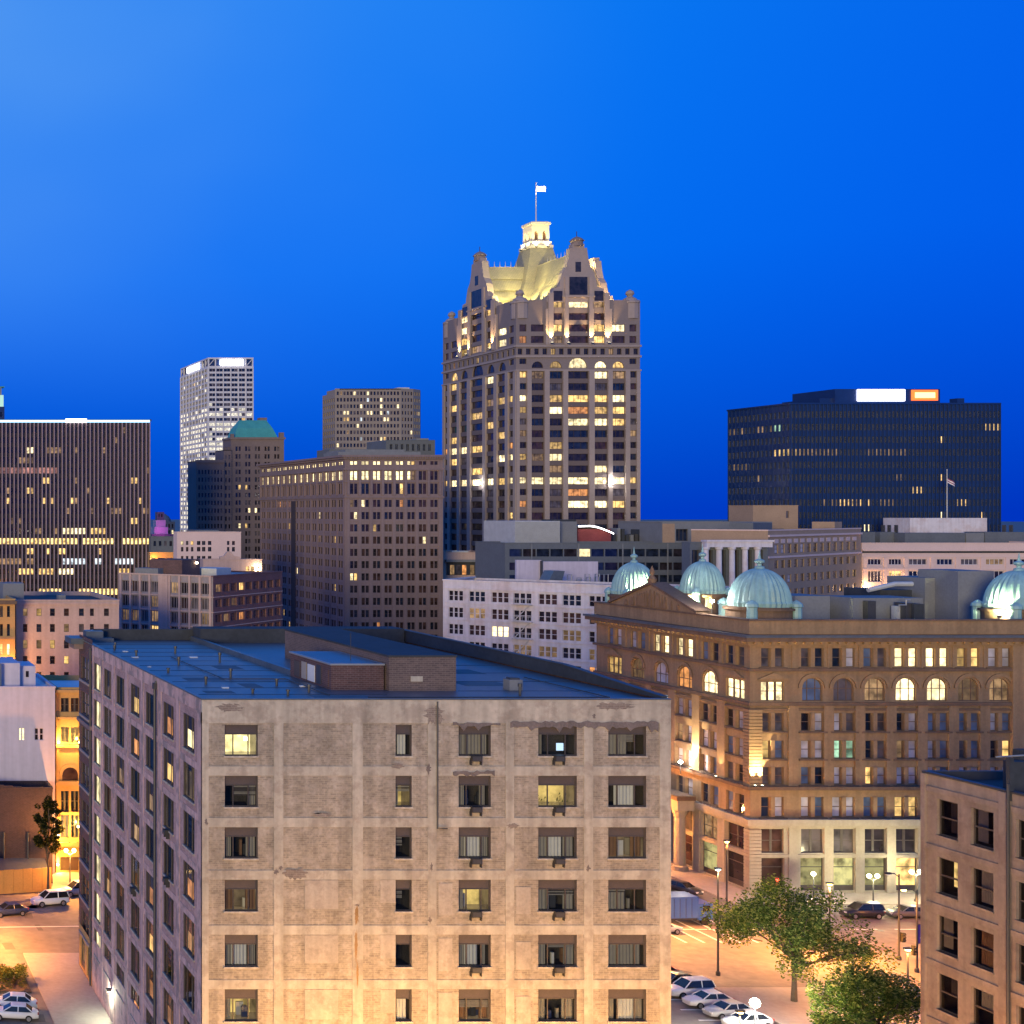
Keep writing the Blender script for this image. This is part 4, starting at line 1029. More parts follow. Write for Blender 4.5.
fx = {('a', 2): 'lit_warm', ('a', 3): 'lit_bright', ('a', 4): 'lit_bright', ('a', 5): 'lit_warm', (0, 4): 'lit_bright', (0, 5): 'lit_dim', (2, 1): 'glass_dark', (2, 2): 'lit_warm', (2, 5): 'lit_bright', (2, 0): 'lit_bright', (3, 2): 'lit_bright', (3, 3): 'lit_orange', (3, 4): 'lit_warm', (3, 5): 'lit_warm', (4, 3): 'lit_bright', (4, 4): 'lit_bright', (4, 5): 'lit_warm', (7, 2): 'lit_bright', (7, 0): 'lit_warm', (7, 1): 'lit_dim', (10, 3): 'lit_orange', ('t', 3, 3): 'lit_bright', ('t', 3, 2): 'lit_warm', ('t', 1, 2): 'lit_warm', ('t', 1, 4): 'lit_warm', ('t', 0, 0): 'lit_orange', ('t', 0, 4): 'lit_warm', ('t', 3, 4): 'lit_dim', ('t', 2, 3): 'glass_brown'}
lx = {(2, 5): 'lit_warm', (2, 6): 'lit_warm', (3, 3): 'lit_warm', (5, 5): 'lit_warm', (6, 0): 'lit_orange', (6, 1): 'lit_bright', (6, 3): 'lit_warm', (7, 5): 'lit_bright', (7, 6): 'lit_bright', (8, 3): 'lit_warm', ('t', 0, 5): 'lit_bright', ('t', 1, 5): 'lit_bright', ('t', 0, 4): 'lit_warm', ('t', 2, 2): 'lit_bright', ('t', 3, 2): 'lit_bright', ('a', 1): 'lit_warm', ('a', 0): 'glass_dark', ('t', 1, 2): 'lit_warm'}
zsh = zz(300)
B.face((0, 0), FRONT, TW, 0, zsh, tower_wins(fc, TW, r, fx), .5, 'granite', 'wall', 'granite')
B.face((0, TD), LEFT, TD, 0, zsh, tower_wins(lc, TD, r, lx), .5, 'granite', 'wall', 'granite')
B.shell(TW, TD, 0, zsh, 'granite')
m = B.p('pier')
def piers(cs, u, p0, W):
    ed = [0] + [x for a, b in cs for x in (a, b)] + [W]
    for i in range(0, len(ed), 2):
        a, b = ed[i], ed[i + 1]
        if b - a < .4: continue
        fbox(m, p0, u, a + .02, b - .02, 0, zz(371), .55 if 0 < i < len(ed) - 2 else .3, 'granite_pale')
        if 2 < i < len(ed) - 4: fbox(m, p0, u, a + .3, b - .3, zz(345), zz(309), .6, 'granite_pale')
    for a, b in ((357.5, 355.5), (347, 345), (371, 369.6)): fbox(m, p0, u, -.3, W + .3 if u == FRONT else W - .01, zz(a), zz(b), .45, 'granite_pale')
piers(fc, FRONT, (0, 0), TW); piers(lc, LEFT, (0, TD), TD)
# spandrels between floors read as thin rails in each bay
m = B.p('spandrel')
for cs, u, p0 in ((fc, FRONT, (0, 0)), (lc, LEFT, (0, TD))):
    for i, (a0, a1) in enumerate(cs):
        if i in (0, 6): continue
        k = 0; zt = zz(371.5)
        while zt - k * pitch > 6:
            v = zt - k * pitch - pitch * .60
            fbox(m, p0, u, a0, a1, v - pitch * .395, v - .005, .03, 'spandrel', .0); k += 1
# stepped shoulders and gables (front and side), each a solid with real thickness
def gable(mb, u, p0, pts, t0, t1, mat):
    n = (u[1], -u[0]); P = lambda a, z, d: (p0[0] + u[0] * a - n[0] * d, p0[1] + u[1] * a - n[1] * d, z)
    mb.poly([P(a, z, t0) for a, z in pts], mat); mb.poly([P(a, z, t1) for a, z in pts][::-1], mat)
    for i in range(len(pts)):
        (a, z), (b, w) = pts[i], pts[(i + 1) % len(pts)]
        mb.poly([P(a, z, t0), P(b, w, t0), P(b, w, t1), P(a, z, t1)], mat)
m = B.p('gable')
gp = [(-31.5, 302), (-31.5, 296), (-27, 296), (-24.5, 288), (-19, 287), (-18, 281), (-16, 273), (-12, 267), (-10, 259), (-8.5, 248), (-6, 248), (-6, 244), (6, 244), (6, 248), (8.5, 248), (10, 259), (12, 267), (16, 273), (18, 281), (19, 287), (24.5, 288), (27, 296), (31.5, 296), (31.5, 302)]
sh = [(-59, 301.5), (-59, 300), (-45, 300), (-45, 303.5), (-31.4, 303.5)]
def gpts(scale, c): return [(c + a * K * scale, zz(py)) for a, py in gp]
gable(m, FRONT, (0, -.25), gpts(1, TW / 2), 0, 2.2, 'granite_pale')
gable(m, LEFT, (-.25, TD), gpts(sc_, TD / 2), 0, 2.2, 'granite_pale'); gable(m, (0, 1), (TW + .25, 0), gpts(sc_, TD / 2), 0, 2.2, 'granite_pale')
for u, p0, c, s in ((FRONT, (0, -.25), TW / 2, 1), (LEFT, (-.25, TD), TD / 2, sc_)):
    ang = math.atan2(u[1], u[0])
    for (a0, p_0, a1, p_1, st) in ((-9, 295, 9, 277, 'mull3'), (-3, 272, 2.5, 262, 'bare'), (-25, 301, -16, 291, 'mull'), (16, 301, 25, 291, 'mull')):
        fbox(B.p('gable_window'), p0, u, c + a0 * K * s, c + a1 * K * s, zz(p_0), zz(p_1), .06, 'glass_dark')
    for a in (-28, 28):
        fbox(B.p('gable_pier'), p0, u, c + (a - 2.5) * K * s, c + (a + 2.5) * K * s, zz(345), zz(293), .5, 'granite_pale')
    for a in (-12, 12):
        fbox(B.p('gable_pier'), p0, u, c + (a - 1.8) * K * s, c + (a + 1.8) * K * s, zz(345), zz(277), .45, 'granite_pale')
    fbox(B.p('gable_pier'), p0, u, c - 16 * K * s, c + 16 * K * s, zz(297.5), zz(296), .5, 'granite_pale')
# turrets
m = B.p('turret')
def turret(x, y, zb, rr, ztop, dome=True, mat='granite'):
    m.lathe(x, y, [(rr, zb), (rr, zb + (ztop - zb) * .5), (rr * 1.2, zb + (ztop - zb) * .52), (rr * 1.2, zb + (ztop - zb) * .58), (rr, zb + (ztop - zb) * .6), (rr * .95, zb + (ztop - zb) * .72), (rr * .55, zb + (ztop - zb) * .88), (rr * .1, ztop)], 10, mat)
turret(TW / 2, .8, zz(246), 1.9, zz(236)); turret(.8, TD / 2, zz(246), 1.9, zz(236))
for x, y in ((TW / 2, .8), (.8, TD / 2)): m.tube([(x, y, zz(238)), (x, y, zz(231))], .12, 'bank_dark', 5)
for x, y, top in ((2.2, 2.0, 293), (TW - 2.2, 2.0, 297), (2.2, TD - 2.2, 297), (TW - 2.2, TD - 2.2, 297)):
    zc = zz(303)
    m.lathe(x, y, [(2.7, zc - 5), (2.7, zc), (3.0, zc + .1), (3.0, zc + .6), (2.5, zc + .7), (1.9, zc + 1.7), (.9, zc + 2.3), (.8, zc + 2.6), (1.35, zc + 3.3), (1.1, zc + 4.1), (.2, zc + 4.7)], 12, 'granite_pale')
# steep tiled roof: a cross of ridges round a flaring tower
m = B.p('roof')
ze = zz(303); zr = zz(257) + 1; cx, cy = TW / 2, TD / 2
hw, hd = 13.5, 17.5
def slope(pts): m.poly(pts, 'tile_roof')
pf = [(10.2, ze), (8.0, zz(293)), (5.5, zz(281)), (3.7, zz(268)), (2.2, zr)]
for sx_ in (1, -1):   # ridge along y (front gable to back) and along x (side gable to side), concave like a bell
    for (a, za), (b, zb) in zip(pf, pf[1:]):
        slope([(cx + sx_ * a, 1.6, za), (cx + sx_ * a, TD - 2, za), (cx + sx_ * b, TD - 2, zb), (cx + sx_ * b, 1.6, zb)])
        slope([(1.6, cy + sx_ * a * 1.32, za), (TW - 1.6, cy + sx_ * a * 1.32, za), (TW - 1.6, cy + sx_ * b * 1.2, zb), (1.6, cy + sx_ * b * 1.2, zb)])
m.box(cx - 2.3, cx + 2.3, 2.0, TD - 2, zr - .6, zr + .02, 'tile_roof'); m.box(2.0, TW - 2, cy - 2.7, cy + 2.7, zr - .6, zr + .015, 'tile_roof')
m.poly([(0, 0, ze - .6), (TW, 0, ze - .6), (TW, TD, ze - .6), (0, TD, ze - .6)], 'roof_dark')
KY = (Y0 + cy) / FPX; zl = lambda py: HC - (py - 512) * KY
prof = [(13.0, zl(310)), (10.2, zl(299)), (7.4, zl(285)), (5.4, zl(268)), (4.3, zl(256)), (3.7, zl(248))]
for i in range(len(prof) - 1):
    a, za = prof[i]; b, zb = prof[i + 1]
    for (p, q) in (((-1, -1), (1, -1)), ((1, -1), (1, 1)), ((1, 1), (-1, 1)), ((-1, 1), (-1, -1))):
        slope([(cx + p[0] * a, cy + p[1] * a, za), (cx + q[0] * a, cy + q[1] * a, za), (cx + q[0] * b, cy + q[1] * b, zb), (cx + p[0] * b, cy + p[1] * b, zb)])
m = B.p('ridge_cresting')
for i in range(9):
    y = 4 + i * 2.2
    if y < cy - 6: m.lathe(cx, y, [(.28, zr), (.10, zr + 1.2), (.02, zr + 2.4)], 5, 'cream'); 
    x = 4 + i * 1.9
    if x < cx - 6: m.lathe(x, cy, [(.28, zr), (.10, zr + 1.2), (.02, zr + 2.4)], 5, 'cream')
# lantern: a floodlit open block with arches
m = B.p('lantern')
z0, z1 = zl(249), zl(224)
m.box(cx - 4.0, cx + 4.0, cy - 4.0, cy + 4.0, z0 - .3, z0 + .7, 'cream'); m.box(cx - 3.6, cx + 3.6, cy - 3.6, cy + 3.6, z0 + .7, z0 + 2.0, 'cream')
q = 3.05; zt = z1
for u, p0 in ((FRONT, (cx - q, cy - q)), (LEFT, (cx - q, cy + q)), ((0, 1), (cx + q, cy - q)), ((-1, 0), (cx + q, cy + q))):
    facade(m, p0, u, 2 * q, z0 + 2.0, zt - .8, [(1.0, z0 + 2.5, 2.3, z0 + 5.6, True), (3.8, z0 + 2.5, 5.1, z0 + 5.6, True)], .8, 'cream')
m.box(cx - 2.2, cx + 2.2, cy - 2.2, cy + 2.2, z0 + 2.0, zt - .8, 'curtain_brown')
m.box(cx - 3.4, cx + 3.4, cy - 3.4, cy + 3.4, zt - .8, zt, 'cream'); m.box(cx - 2.8, cx + 2.8, cy - 2.8, cy + 2.8, zt, zt + .35, 'cream')
m = B.p('flagpole'); m.tube([(cx, cy, zt), (cx, cy, zl(184))], [.22, .12], 'frame_white', 6)
m.lathe(cx, cy, [(.05, zl(184)), (.3, zl(184) + .3), (.05, zl(184) + .6)], 6, 'frame_white')
# floodlights of the crown
m = B.p('floodlight')
def flood(x, y, z, tgt, en, col=WARM, ang=90, kind='SPOT'):
    m.box(x - .35, x + .35, y - .35, y + .35, z - .5, z - .1, 'metal_dark'); m.box(x - .25, x + .25, y - .25, y + .25, z - .1, z - .06, 'lamp_soft')
    lamp(B.root, (x, y, z + .25), en, col, kind, .2, tgt, ang)
for sx_, sy_ in ((-1, -1), (1, -1), (-1, 1)):
    pass
for a, b in ((-4.3, -2), (-4.3, 2), (-2, -4.3), (2, -4.3)): flood(cx + a, cy + b, z0 + .3, (cx + a * .7, cy + b * .7, z0 + 6), 420, (1.0, .76, .34), 120)
for dx, dy, tx_, ty_ in ((-13.0, -21.5, -5, -20), (-17.0, -16.5, -16, -6), (-13.2, -17.2, -4, -5), (13.5, -20.6, 5, -18)): flood(cx + dx, cy + dy, ze + .6, (cx + tx_, cy + ty_, zr - 4), 6500, (1.0, .82, .27), 78)
for u, p0, W, cs, s in ((FRONT, (0, 0), TW, fc, 1), (LEFT, (0, TD), TD, lc, sc_)):
    n = (u[1], -u[0]); c = W / 2
    for a in ((-28.5, -12, 12, 28.5) if u == FRONT else (-28, -12, 28)):
        aa = c + a * K * s; x, y = p0[0] + u[0] * aa + n[0] * 1.7, p0[1] + u[1] * aa + n[1] * 1.7
        flood(x, y, zz(345) + .8, (x - n[0] * 1.2, y - n[1] * 1.2, zz(310)), 3600, (1.0, .62, .22), 60)
flood(TW - 5.5, cy - 3.2, zr + .2, (TW - 2, cy - 1, zr + 3), 1600, (1, .66, .25), 140); flood(TW - 7, cy - 14, ze + 3.6, (TW - 1, cy - 8, ze + 8), 3600, (1, .66, .25), 120)
flood(TW * .76, -1.6, zz(484), (TW * .76, 0, zz(470)), 1500, WARM, 120); flood(-1.6, TD * .44, zz(483), (0, TD * .44, zz(470)), 1500, WARM, 120)
for x_, y_, z_ in ((TW * .76, -1.5, zz(481.5)), (-1.5, TD * .44, zz(481.5))): m.lathe(x_, y_, [(.1, z_ - .75), (.6, z_ - .45), (.8, z_), (.6, z_ + .45), (.1, z_ + .75)], 10, 'lamp_white')
fx_, fy_, fz_ = X0 + cx, Y0 + cy, zl(186)
B.finish(100)
f = MB(); n = 8; fw, fh = 3.2, 1.9
for i in range(n):
    a, b = i / n, (i + 1) / n; wv = lambda t: .25 * math.sin(t * 6.0) * t
    for k, (s0, s1, mt) in enumerate(((0, .5, 'flag_pale'), (.5, 1, 'flag_pale'))):
        f.poly([(a * fw, wv(a), -fh * s1 - a * .15), (b * fw, wv(b), -fh * s1 - b * .15), (b * fw, wv(b), -fh * s0 - b * .15), (a * fw, wv(a), -fh * s0 - a * .15)], mt)
o = f.build('flag', loc=(fx_ + .2, fy_, fz_)); tag(o, 'pale flag flying from the pole above the lit lantern of the ornate tower', 'flag')
lamp(o, (.8, -3.5, -4.5), 700, (1.0, .85, .6), 'SPOT', .2, (1.2, 0, -1), 70)

# dark office block with the lit sign, far right
Y0 = 420.; X0 = X(790, Y0); K = Y0 / FPX; zz = lambda py: HC - (py - 512) * K
B = Bld('dark_office_block', 'wide near black glass office block with a white and an orange rooftop sign', X0, Y0)
W, D = 210 * K, Dleft(790, 728, Y0); zt = zz(404.5); pitch = 12.6 * K
r = random.Random(41)
nf, nl = 52, 15
def cw(W, n, lits, u, p0, rr, prob):
    out = []; p = W / n
    for k in range(18):
        v1 = zt - 2.0 - k * pitch; v0 = v1 - pitch * .52
        for i in range(n):
            g = None
            for (kk, a, b, gl, pr) in lits:
                if kk == k and a <= i / n <= b and rr.random() < pr: g = gl
            if g is None: g = pick(rr, (('lit_warm', 2), ('lit_dim', 2), ('lit_cool', 1))) if rr.random() < prob else 'glass_navy'
            out.append((p * i + p * .22, v0, p * i + p * .78, v1, 'bare', 'slate_fin', g))
    return out
lf = [(1, .92, 1, 'lit_warm', .9), (3, 0, .22, 'lit_dim', .9), (3, .35, .55, 'lit_dim', .95), (3, .0, .05, 'lit_warm', .7), (2, .70, .72, 'lit_warm', 1), (5, .70, .73, 'lit_warm', 1), (6, .56, .62, 'lit_warm', .9), (7, .10, .5, 'lit_dim', .7), (7, .22, .38, 'lit_warm', .8), (7, .78, .86, 'lit_warm', .8), (8, .70, .73, 'lit_bright', 1), (9, .34, .38, 'lit_bright', 1), (5, .5, .52, 'lit_dim', 1)]
ll = [(1, 0, .75, 'lit_dim', .5), (1, .72, .8, 'lit_green', 1), (3, .68, 1, 'lit_warm', .8), (4, .02, .32, 'lit_dim', .55), (6, .45, .6, 'lit_dim', .5)]
B.face((0, 0), FRONT, W, 0, zt, cw(W, nf, lf, FRONT, 0, r, .004), .35, 'slate_wall')
B.face((0, D), LEFT, D, 0, zt, cw(D, nl, ll, LEFT, 0, r, .004), .35, 'slate_wall')
B.shell(W, D, 0, zt, 'slate_wall')
m = B.p('fin')
for u, p0, w, n in ((FRONT, (0, 0), W, nf), (LEFT, (0, D), D, nl)):
    for i in range(n + 1):
        a = min(max(w * i / n, .12), w - .12); fbox(m, p0, u, a - .1, a + .1, 0, zt - .02, .45 if u == FRONT else .14, 'slate_fin')
B.p('roof').box(-.46, W, -.46, D, zt, zt + .5, 'slate_wall')
m = B.p('penthouse'); m.box(11.5, 13, 9, D - 3, zt + .5, zt + 1.2, 'slate_wall')
Ys = Y0 + 8; m.box(X(835, Ys) - X0, X(940, Ys) - X0, 8, D - 2, zt + .5, Z(389, Ys), 'slate_wall'); m.box(X(822, Ys) - X0, X(835, Ys) - X0, 9, D - 3, zt + .5, Z(398, Ys), 'slate_wall'); m.box(X(960, Ys) - X0, X(967, Ys) - X0, 9, 12, zt + .5, Z(398, Ys), 'slate_wall')
m = B.p('rooftop_sign'); m.box(X(857, Ys) - X0, X(904, Ys) - X0, 7.6, 7.95, Z(401, Ys), Z(389.5, Ys), 'white_glow'); m.box(X(911, Ys) - X0, X(937, Ys) - X0, 7.6, 7.95, Z(400.5, Ys), Z(390, Ys), 'neon_orange'); m.box(X(914, Ys) - X0, X(934, Ys) - X0, 7.55, 7.598, Z(398, Ys), Z(392.5, Ys), 'neon_core')
B.finish(100)

# bronze fin office tower, far left
Y0 = 500.; X0 = X(-70, Y0); K = Y0 / FPX; zz = lambda py: HC - (py - 512) * K
B = Bld('bronze_fin_tower', 'broad dark tower of thin vertical fins with a glowing white blue line on top', X0, Y0)
W, D = 220 * K, 40.; zt = zz(421.5); pitch = 10.1 * K; n = 55; p = W / n
r = random.Random(51); wins = []
fr0 = 70 / 220; fx2 = lambda px: (px + 70) / 220
rowlit = {2: [(22, 32, 'lit_bright', .5), (38, 46, 'lit_bright', .9), (46, 62, 'lit_dim', .7), (62, 100, 'lit_dim', .2)], 3: [(20, 38, 'lit_dim', .5)], 4: [(-5, 58, 'lit_pink', .97)], 5: [(44, 48, 'lit_warm', 1), (130, 136, 'lit_warm', 1)], 6: [(28, 34, 'lit_warm', 1), (60, 110, 'lit_dim', .08)],
          7: [(0, 150, 'lit_warm', .18)], 8: [(60, 150, 'lit_dim', .15)], 9: [(10, 22, 'lit_dim', .8), (130, 136, 'lit_warm', 1)], 10: [(62, 84, 'lit_bright', .95), (90, 104, 'lit_warm', .8), (20, 62, 'lit_dim', .3)], 11: [(-10, 150, 'lit_band', .98)], 12: [(20, 100, 'lit_warm', .3)], 13: [(64, 100, 'lit_cool', .75), (112, 132, 'lit_cool', .9), (0, 60, 'lit_dim', .4)], 14: [(15, 60, 'lit_warm', .6), (60, 72, 'lit_bright', 1), (120, 128, 'lit_warm', 1)], 16: [(38, 62, 'lit_band', .8), (74, 118, 'lit_band', .85)]}
rowlit = {k + 0: v for k, v in rowlit.items()}
for k in range(22):
    v1 = zz(441.5) + pitch * 1.42 - k * pitch; v0 = v1 - pitch * .58
    for i in range(n):
        px = -70 + (i + .5) * 4; g = None
        for a, b, gl, pr in rowlit.get(k, []):
            if a <= px <= b and r.random() < pr: g = gl
        if g is None: g = 'lit_dim' if r.random() < .015 else ('glass_dark' if r.random() < .8 else 'glass_brown')
        wins.append((p * i + p * .2, v0, p * i + p * .8, v1, 'bare', 'black_fin', g))
B.face((0, 0), FRONT, W, 0, zt, wins, .3, 'black_wall'); B.shell(W, D, 0, zt, 'black_wall')
m = B.p('wall'); m.poly([(0, 0, 0), (0, D, 0), (0, D, zt), (0, 0, zt)], 'black_wall')
m = B.p('fin')
for i in range(n + 1):
    a = min(max(p * i, .25), W - .25); fbox(m, (0, 0), FRONT, a - .22, a + .22, 0, zt - .1, .8, 'black_fin')
B.p('roof').box(-.3, W + .3, -.9, D, zt, zt + .7, 'black_wall')
m = B.p('light_strip'); m.box(.2, W - .3, -1.06, -.92, zt - .35, zt + .45, 'neon_blue'); m.box((65 + 70) * K, (86 + 70) * K, -1.3, -1.07, zt - .45, zt + .85, 'white_glow')
B.finish(100)

# brown bank block
Y0 = 400.; X0 = X(345, Y0); K = Y0 / FPX; zz = lambda py: HC - (py - 512) * K
B = Bld('brown_bank_block', 'big brown stone office block with even rows of paired windows and two lit top floors', X0, Y0)
W, D = 98 * K, Dleft(345, 260, Y0); zt = zz(457); pitch = 12.2 * K
r = random.Random(61)
def pairs(w, n, frac=.30, gap=.06, mar=.9):
    out = []; p = (w - 2 * mar) / n
    for i in range(n):
        c = mar + p * (i + .5); out += [(c - p * (frac + gap / 2), c - p * gap / 2), (c + p * gap / 2, c + p * (frac + gap / 2))]
    return out
rws = [(zz(464.8), zz(461.2)), (zz(480), zz(471)), (zz(494), zz(483.5))] + [(zz(507 + 12.25 * i), zz(499.8 + 12.25 * i)) for i in range(15)]
fcs, lcs = pairs(W, 8, .29), pairs(D, 14, .29)
fl = {}
for i in range(12): fl[(0, i)] = 'lit_bright'; fl[(1, i)] = 'lit_bright'
fl[(0, 11)] = 'lit_warm'; fl[(1, 11)] = 'lit_dim'; fl.update({(3, 2): 'lit_bright', (3, 0): 'lit_dim', (3, 9): 'lit_orange', (4, 1): 'lit_bright', (5, 4): 'lit_warm', (6, 13): 'lit_bright', (9, 0): 'lit_bright', (14, 9): 'lit_warm', (14, 10): 'lit_bright', (14, 12): 'lit_bright', (14, 13): 'lit_warm'})
BD_ = (('glass_dark', 4), ('glass_brown', 3), ('glass_navy', 1))
B.face((0, 0), FRONT, W, 0, zt, rowgrid(r, fcs, rws, 'sash', 'bank_dark', fl, .03, BD_), .35, 'bank_stone')
ll = {0: ('lit_bright', .92), 1: ('lit_bright', .95), (3, 6): 'lit_pink', (3, 7): 'lit_orange', (3, 8): 'lit_pink', (3, 9): 'lit_pink', (3, 10): 'lit_pink', (3, 11): 'lit_orange', (4, 11): 'lit_bright', (4, 12): 'lit_bright', (6, 20): 'lit_dim', (14, 6): 'lit_bright', (14, 10): 'lit_warm', (15, 5): 'lit_warm', (15, 8): 'lit_warm', (15, 12): 'lit_warm'}
B.face((0, D), LEFT, D, 0, zt, rowgrid(r, lcs, rws, 'sash', 'bank_dark', ll, .02, BD_), .35, 'bank_stone')
B.shell(W, D, 0, zt, 'bank_stone')
m = B.p('cornice')
for z0_, z1_, o in ((zz(457), zz(455), 1.3), (zz(459), zz(457), .7), (zz(497.8), zz(496.3), .4), (zz(470), zz(468), .5), (zz(482), zz(481), .3)):
    m.box(-o, W + .2, -o, -.002, z0_, z1_, 'bank_stone'); m.box(-o, -.002, -.002, D + .2, z0_, z1_, 'bank_stone')
for i in range(40): m.box(i * .7, i * .7 + .3, -1.0, -.7, zz(458.9), zz(457.1), 'bank_stone')
m = B.p('pilaster')
for i in range(9):
    a = min(max(.9 + (W - 1.8) / 8 * i, .5), W - .5); fbox(m, (0, 0), FRONT, a - .35, a + .35, zz(495), zz(470.2), .35, 'bank_stone'); fbox(m, (0, 0), FRONT, a - .4, a + .4, 0, zz(498), .15, 'bank_stone')
for i in range(15):
    a = min(max(.9 + (D - 1.8) / 14 * i, .5), D - .5); fbox(m, (0, D), LEFT, a - .45, a + .45, zz(495), zz(470.2), .35, 'bank_stone'); fbox(m, (0, D), LEFT, a - .5, a + .5, 0, zz(498), .15, 'bank_stone')
for i in range(16):
    for u, p0, w in ((FRONT, (0, 0), W), (LEFT, (0, D), D)): fbox(m, p0, u, .5, w - .5, zz(509.2 + 12.25 * i), zz(508.2 + 12.25 * i), .12, 'bank_stone')
m = B.p('light_court'); fbox(m, (0, D), LEFT, D * .415, D * .465, 0, zz(500), .18, 'bank_dark')  # dark strip on the wall face, its colour standing in for a shaded recess
B.p('roof').box(0, W, 0, D, zt - .02, zt + .35, 'roof_dark')
m = B.p('roof_plant'); m.box(1, W - 3, 8, 20, zt + .35, zt + 1.8, 'mech_grey'); m.box(9, W - 1, 24, 40, zt + .35, zt + 3.2, 'mech_grey')
B.finish(100)

# beige tower behind it
Y0 = 700.; X0 = X(335, Y0); K = Y0 / FPX; zz = lambda py: HC - (py - 512) * K
B = Bld('beige_tower', 'beige concrete tower with rounded corners and small square windows, behind the brown bank block', X0, Y0)
r = random.Random(71); zt = zz(388.5); pitch = 6.5 * K
rw = rows_from(zz(391.5), pitch, pitch * .55, 22)
CL = (('lit_cool', 1), ('lit_bright', 2), ('lit_dim', 1)); BDK = (('glass_dark', 3), ('glass_navy', 2), ('glass_grey', 2))
lt = {(3, 2): 'lit_bright', (3, 3): 'lit_bright', (4, 2): 'lit_warm', (4, 3): 'lit_warm', (3, 9): 'lit_bright', (3, 10): 'lit_bright', (1, 13): 'lit_bright', (2, 13): 'lit_bright', (3, 13): 'lit_bright', (5, 6): 'lit_bright', (7, 13): 'lit_bright', (7, 14): 'lit_warm', (4, 7): 'lit_cool', (3, 15): 'lit_cool', (4, 15): 'lit_bright'}
w1 = 62 * K
w1 = 66 * K
B.face((0, 0), FRONT, w1, 0, zt, rowgrid(r, cols_even(w1, 19, .62, .6), rw, 'bare', 'beige_tower', lt, .05, BDK, CL), .4, 'beige_tower')
prev = Vector((w1, 0)); ang = 0
for k in range(3):
    ang = R(18 + 24 * k); d = Vector((math.cos(ang), math.sin(ang))); w = 15 * K if k < 2 else 20 * K
    B.face(tuple(prev), tuple(d), w, 0, zt, rowgrid(r, cols_even(w, 4, .62, .2), rw, 'bare', 'beige_tower', None, .04, BDK, CL), .4, 'beige_tower'); prev = prev + d * w
DB_ = Dleft(335, 322.5, Y0)
B.face((0, DB_), LEFT, DB_, 0, zz(393), rowgrid(r, cols_even(DB_, 6, .6, .2), rw[1:], 'bare', 'beige_tower', None, .04, BDK, CL), .4, 'beige_tower')
B.face((2.2, DB_), LEFT, DB_ - 2.2, zz(393), zt, [], .4, 'beige_tower')
m = B.p('roof'); m.prism([(2.3, 0), (w1, 0), tuple(prev), (prev.x, DB_), (2.3, DB_)], zt - .5, zt - .05, 'roof_dark'); m.box(.02, 2.18, .4, DB_, zz(394), zz(393.1), 'roof_dark')
m.box(w1 * 1.10, w1 * 1.28, 12, 20, zt, zt + 1.6, 'corrugated'); m.box(w1 * .25, w1 * .9, 8, 30, zt, zt + .6, 'beige_tower')
B.finish(100)
# grey lower block in front of it
Y0 = 560.; X0 = X(386, Y0); K = Y0 / FPX; zz = lambda py: HC - (py - 512) * K
B = Bld('grey_roof_block', 'low blue grey block before the beige tower, just above the brown bank roof', X0, Y0)
r = random.Random(72); W = 49 * K
B.face((0, 0), FRONT, W, 0, zz(440.5), [(a, zz(451), b_, zz(444), 'mull', 'mech_grey', 'glass_navy') for a, b_ in cols_even(W, 8, .5, 1)] , .3, 'blue_conc')
B.shell(W, 20, 0, zz(440.5), 'blue_conc'); m = B.p('wall'); m.poly([(0, 20, 0), (0, 0, 0), (0, 0, zz(440.5)), (0, 20, zz(440.5))], 'blue_conc')
B.p('roof').box(0, W, 0, 20, zz(440.5), zz(440), 'roof_felt'); B.p('roof_plant').box(-22, -.05, 2, 16, 0, zz(449), 'blue_conc'); B.p('roof_plant').box(W * .75, W, 6, 12, zz(440), zz(437.5), 'mech_grey')
B.finish()

# brick tower with the hipped copper roof
Y0 = 600.; X0 = X(231, Y0); K = Y0 / FPX; zz = lambda py: HC - (py - 512) * K
B = Bld('copper_roof_tower', 'brown brick office tower with a green hipped copper roof, stepping down to its left', X0, Y0)
r = random.Random(81); W = 53 * K; D = Dleft(231, 223, Y0); zt = zz(438); pitch = 7.7 * K
pc = pairs(W, 5, .22, .10, 1.0); pc = [(a, b) for a, b in pc]
rw = rows_from(zz(446.5), pitch, pitch * .58, 18)
lt = {(5, 1): 'lit_warm', (5, 2): 'lit_warm', (8, 3): 'lit_bright', (8, 4): 'lit_bright', (8, 6): 'lit_warm', (10, 1): 'lit_bright', (10, 7): 'lit_warm', (9, 6): 'lit_bright'}
B.face((0, 0), FRONT, W, 0, zt, rowgrid(r, pc, rw, 'bare', 'brick_tower', lt, .02, BDK), .4, 'brick_tower')
B.face((0, D), LEFT, D, 0, zt, rowgrid(r, cols_even(D, 5, .45, .5), rw, 'bare', 'brick_tower', None, .02, BDK), .4, 'brick_tower')
B.shell(W, D, 0, zt, 'brick_tower')
m = B.p('cornice'); m.box(-.5, W + .5, -.5, -.002, zt - .6, zt + .3, 'brick_tower'); m.box(-.5, -.002, -.002, D, zt - .6, zt + .3, 'brick_tower'); m.box(0, 1.3, 0, 1.5, zt, zt + 1.8, 'brick_tower'); m.box(W - 1.8, W, 0, 1.8, zt, zt + 2.4, 'brick_tower')
m = B.p('roof'); x0_, x1_, y0_, y1_ = 1.5, W - 2.2, 1.2, D - .5; zr_ = zz(419.5); hx = (x1_ - x0_) * .20
t = [(x0_ + hx, 5, zr_), (x1_ - hx, 5, zr_), (x1_ - hx, D - 5, zr_), (x0_ + hx, D - 5, zr_)]; b_ = [(x0_, y0_, zt + .1), (x1_, y0_, zt + .1), (x1_, y1_, zt + .1), (x0_, y1_, zt + .1)]
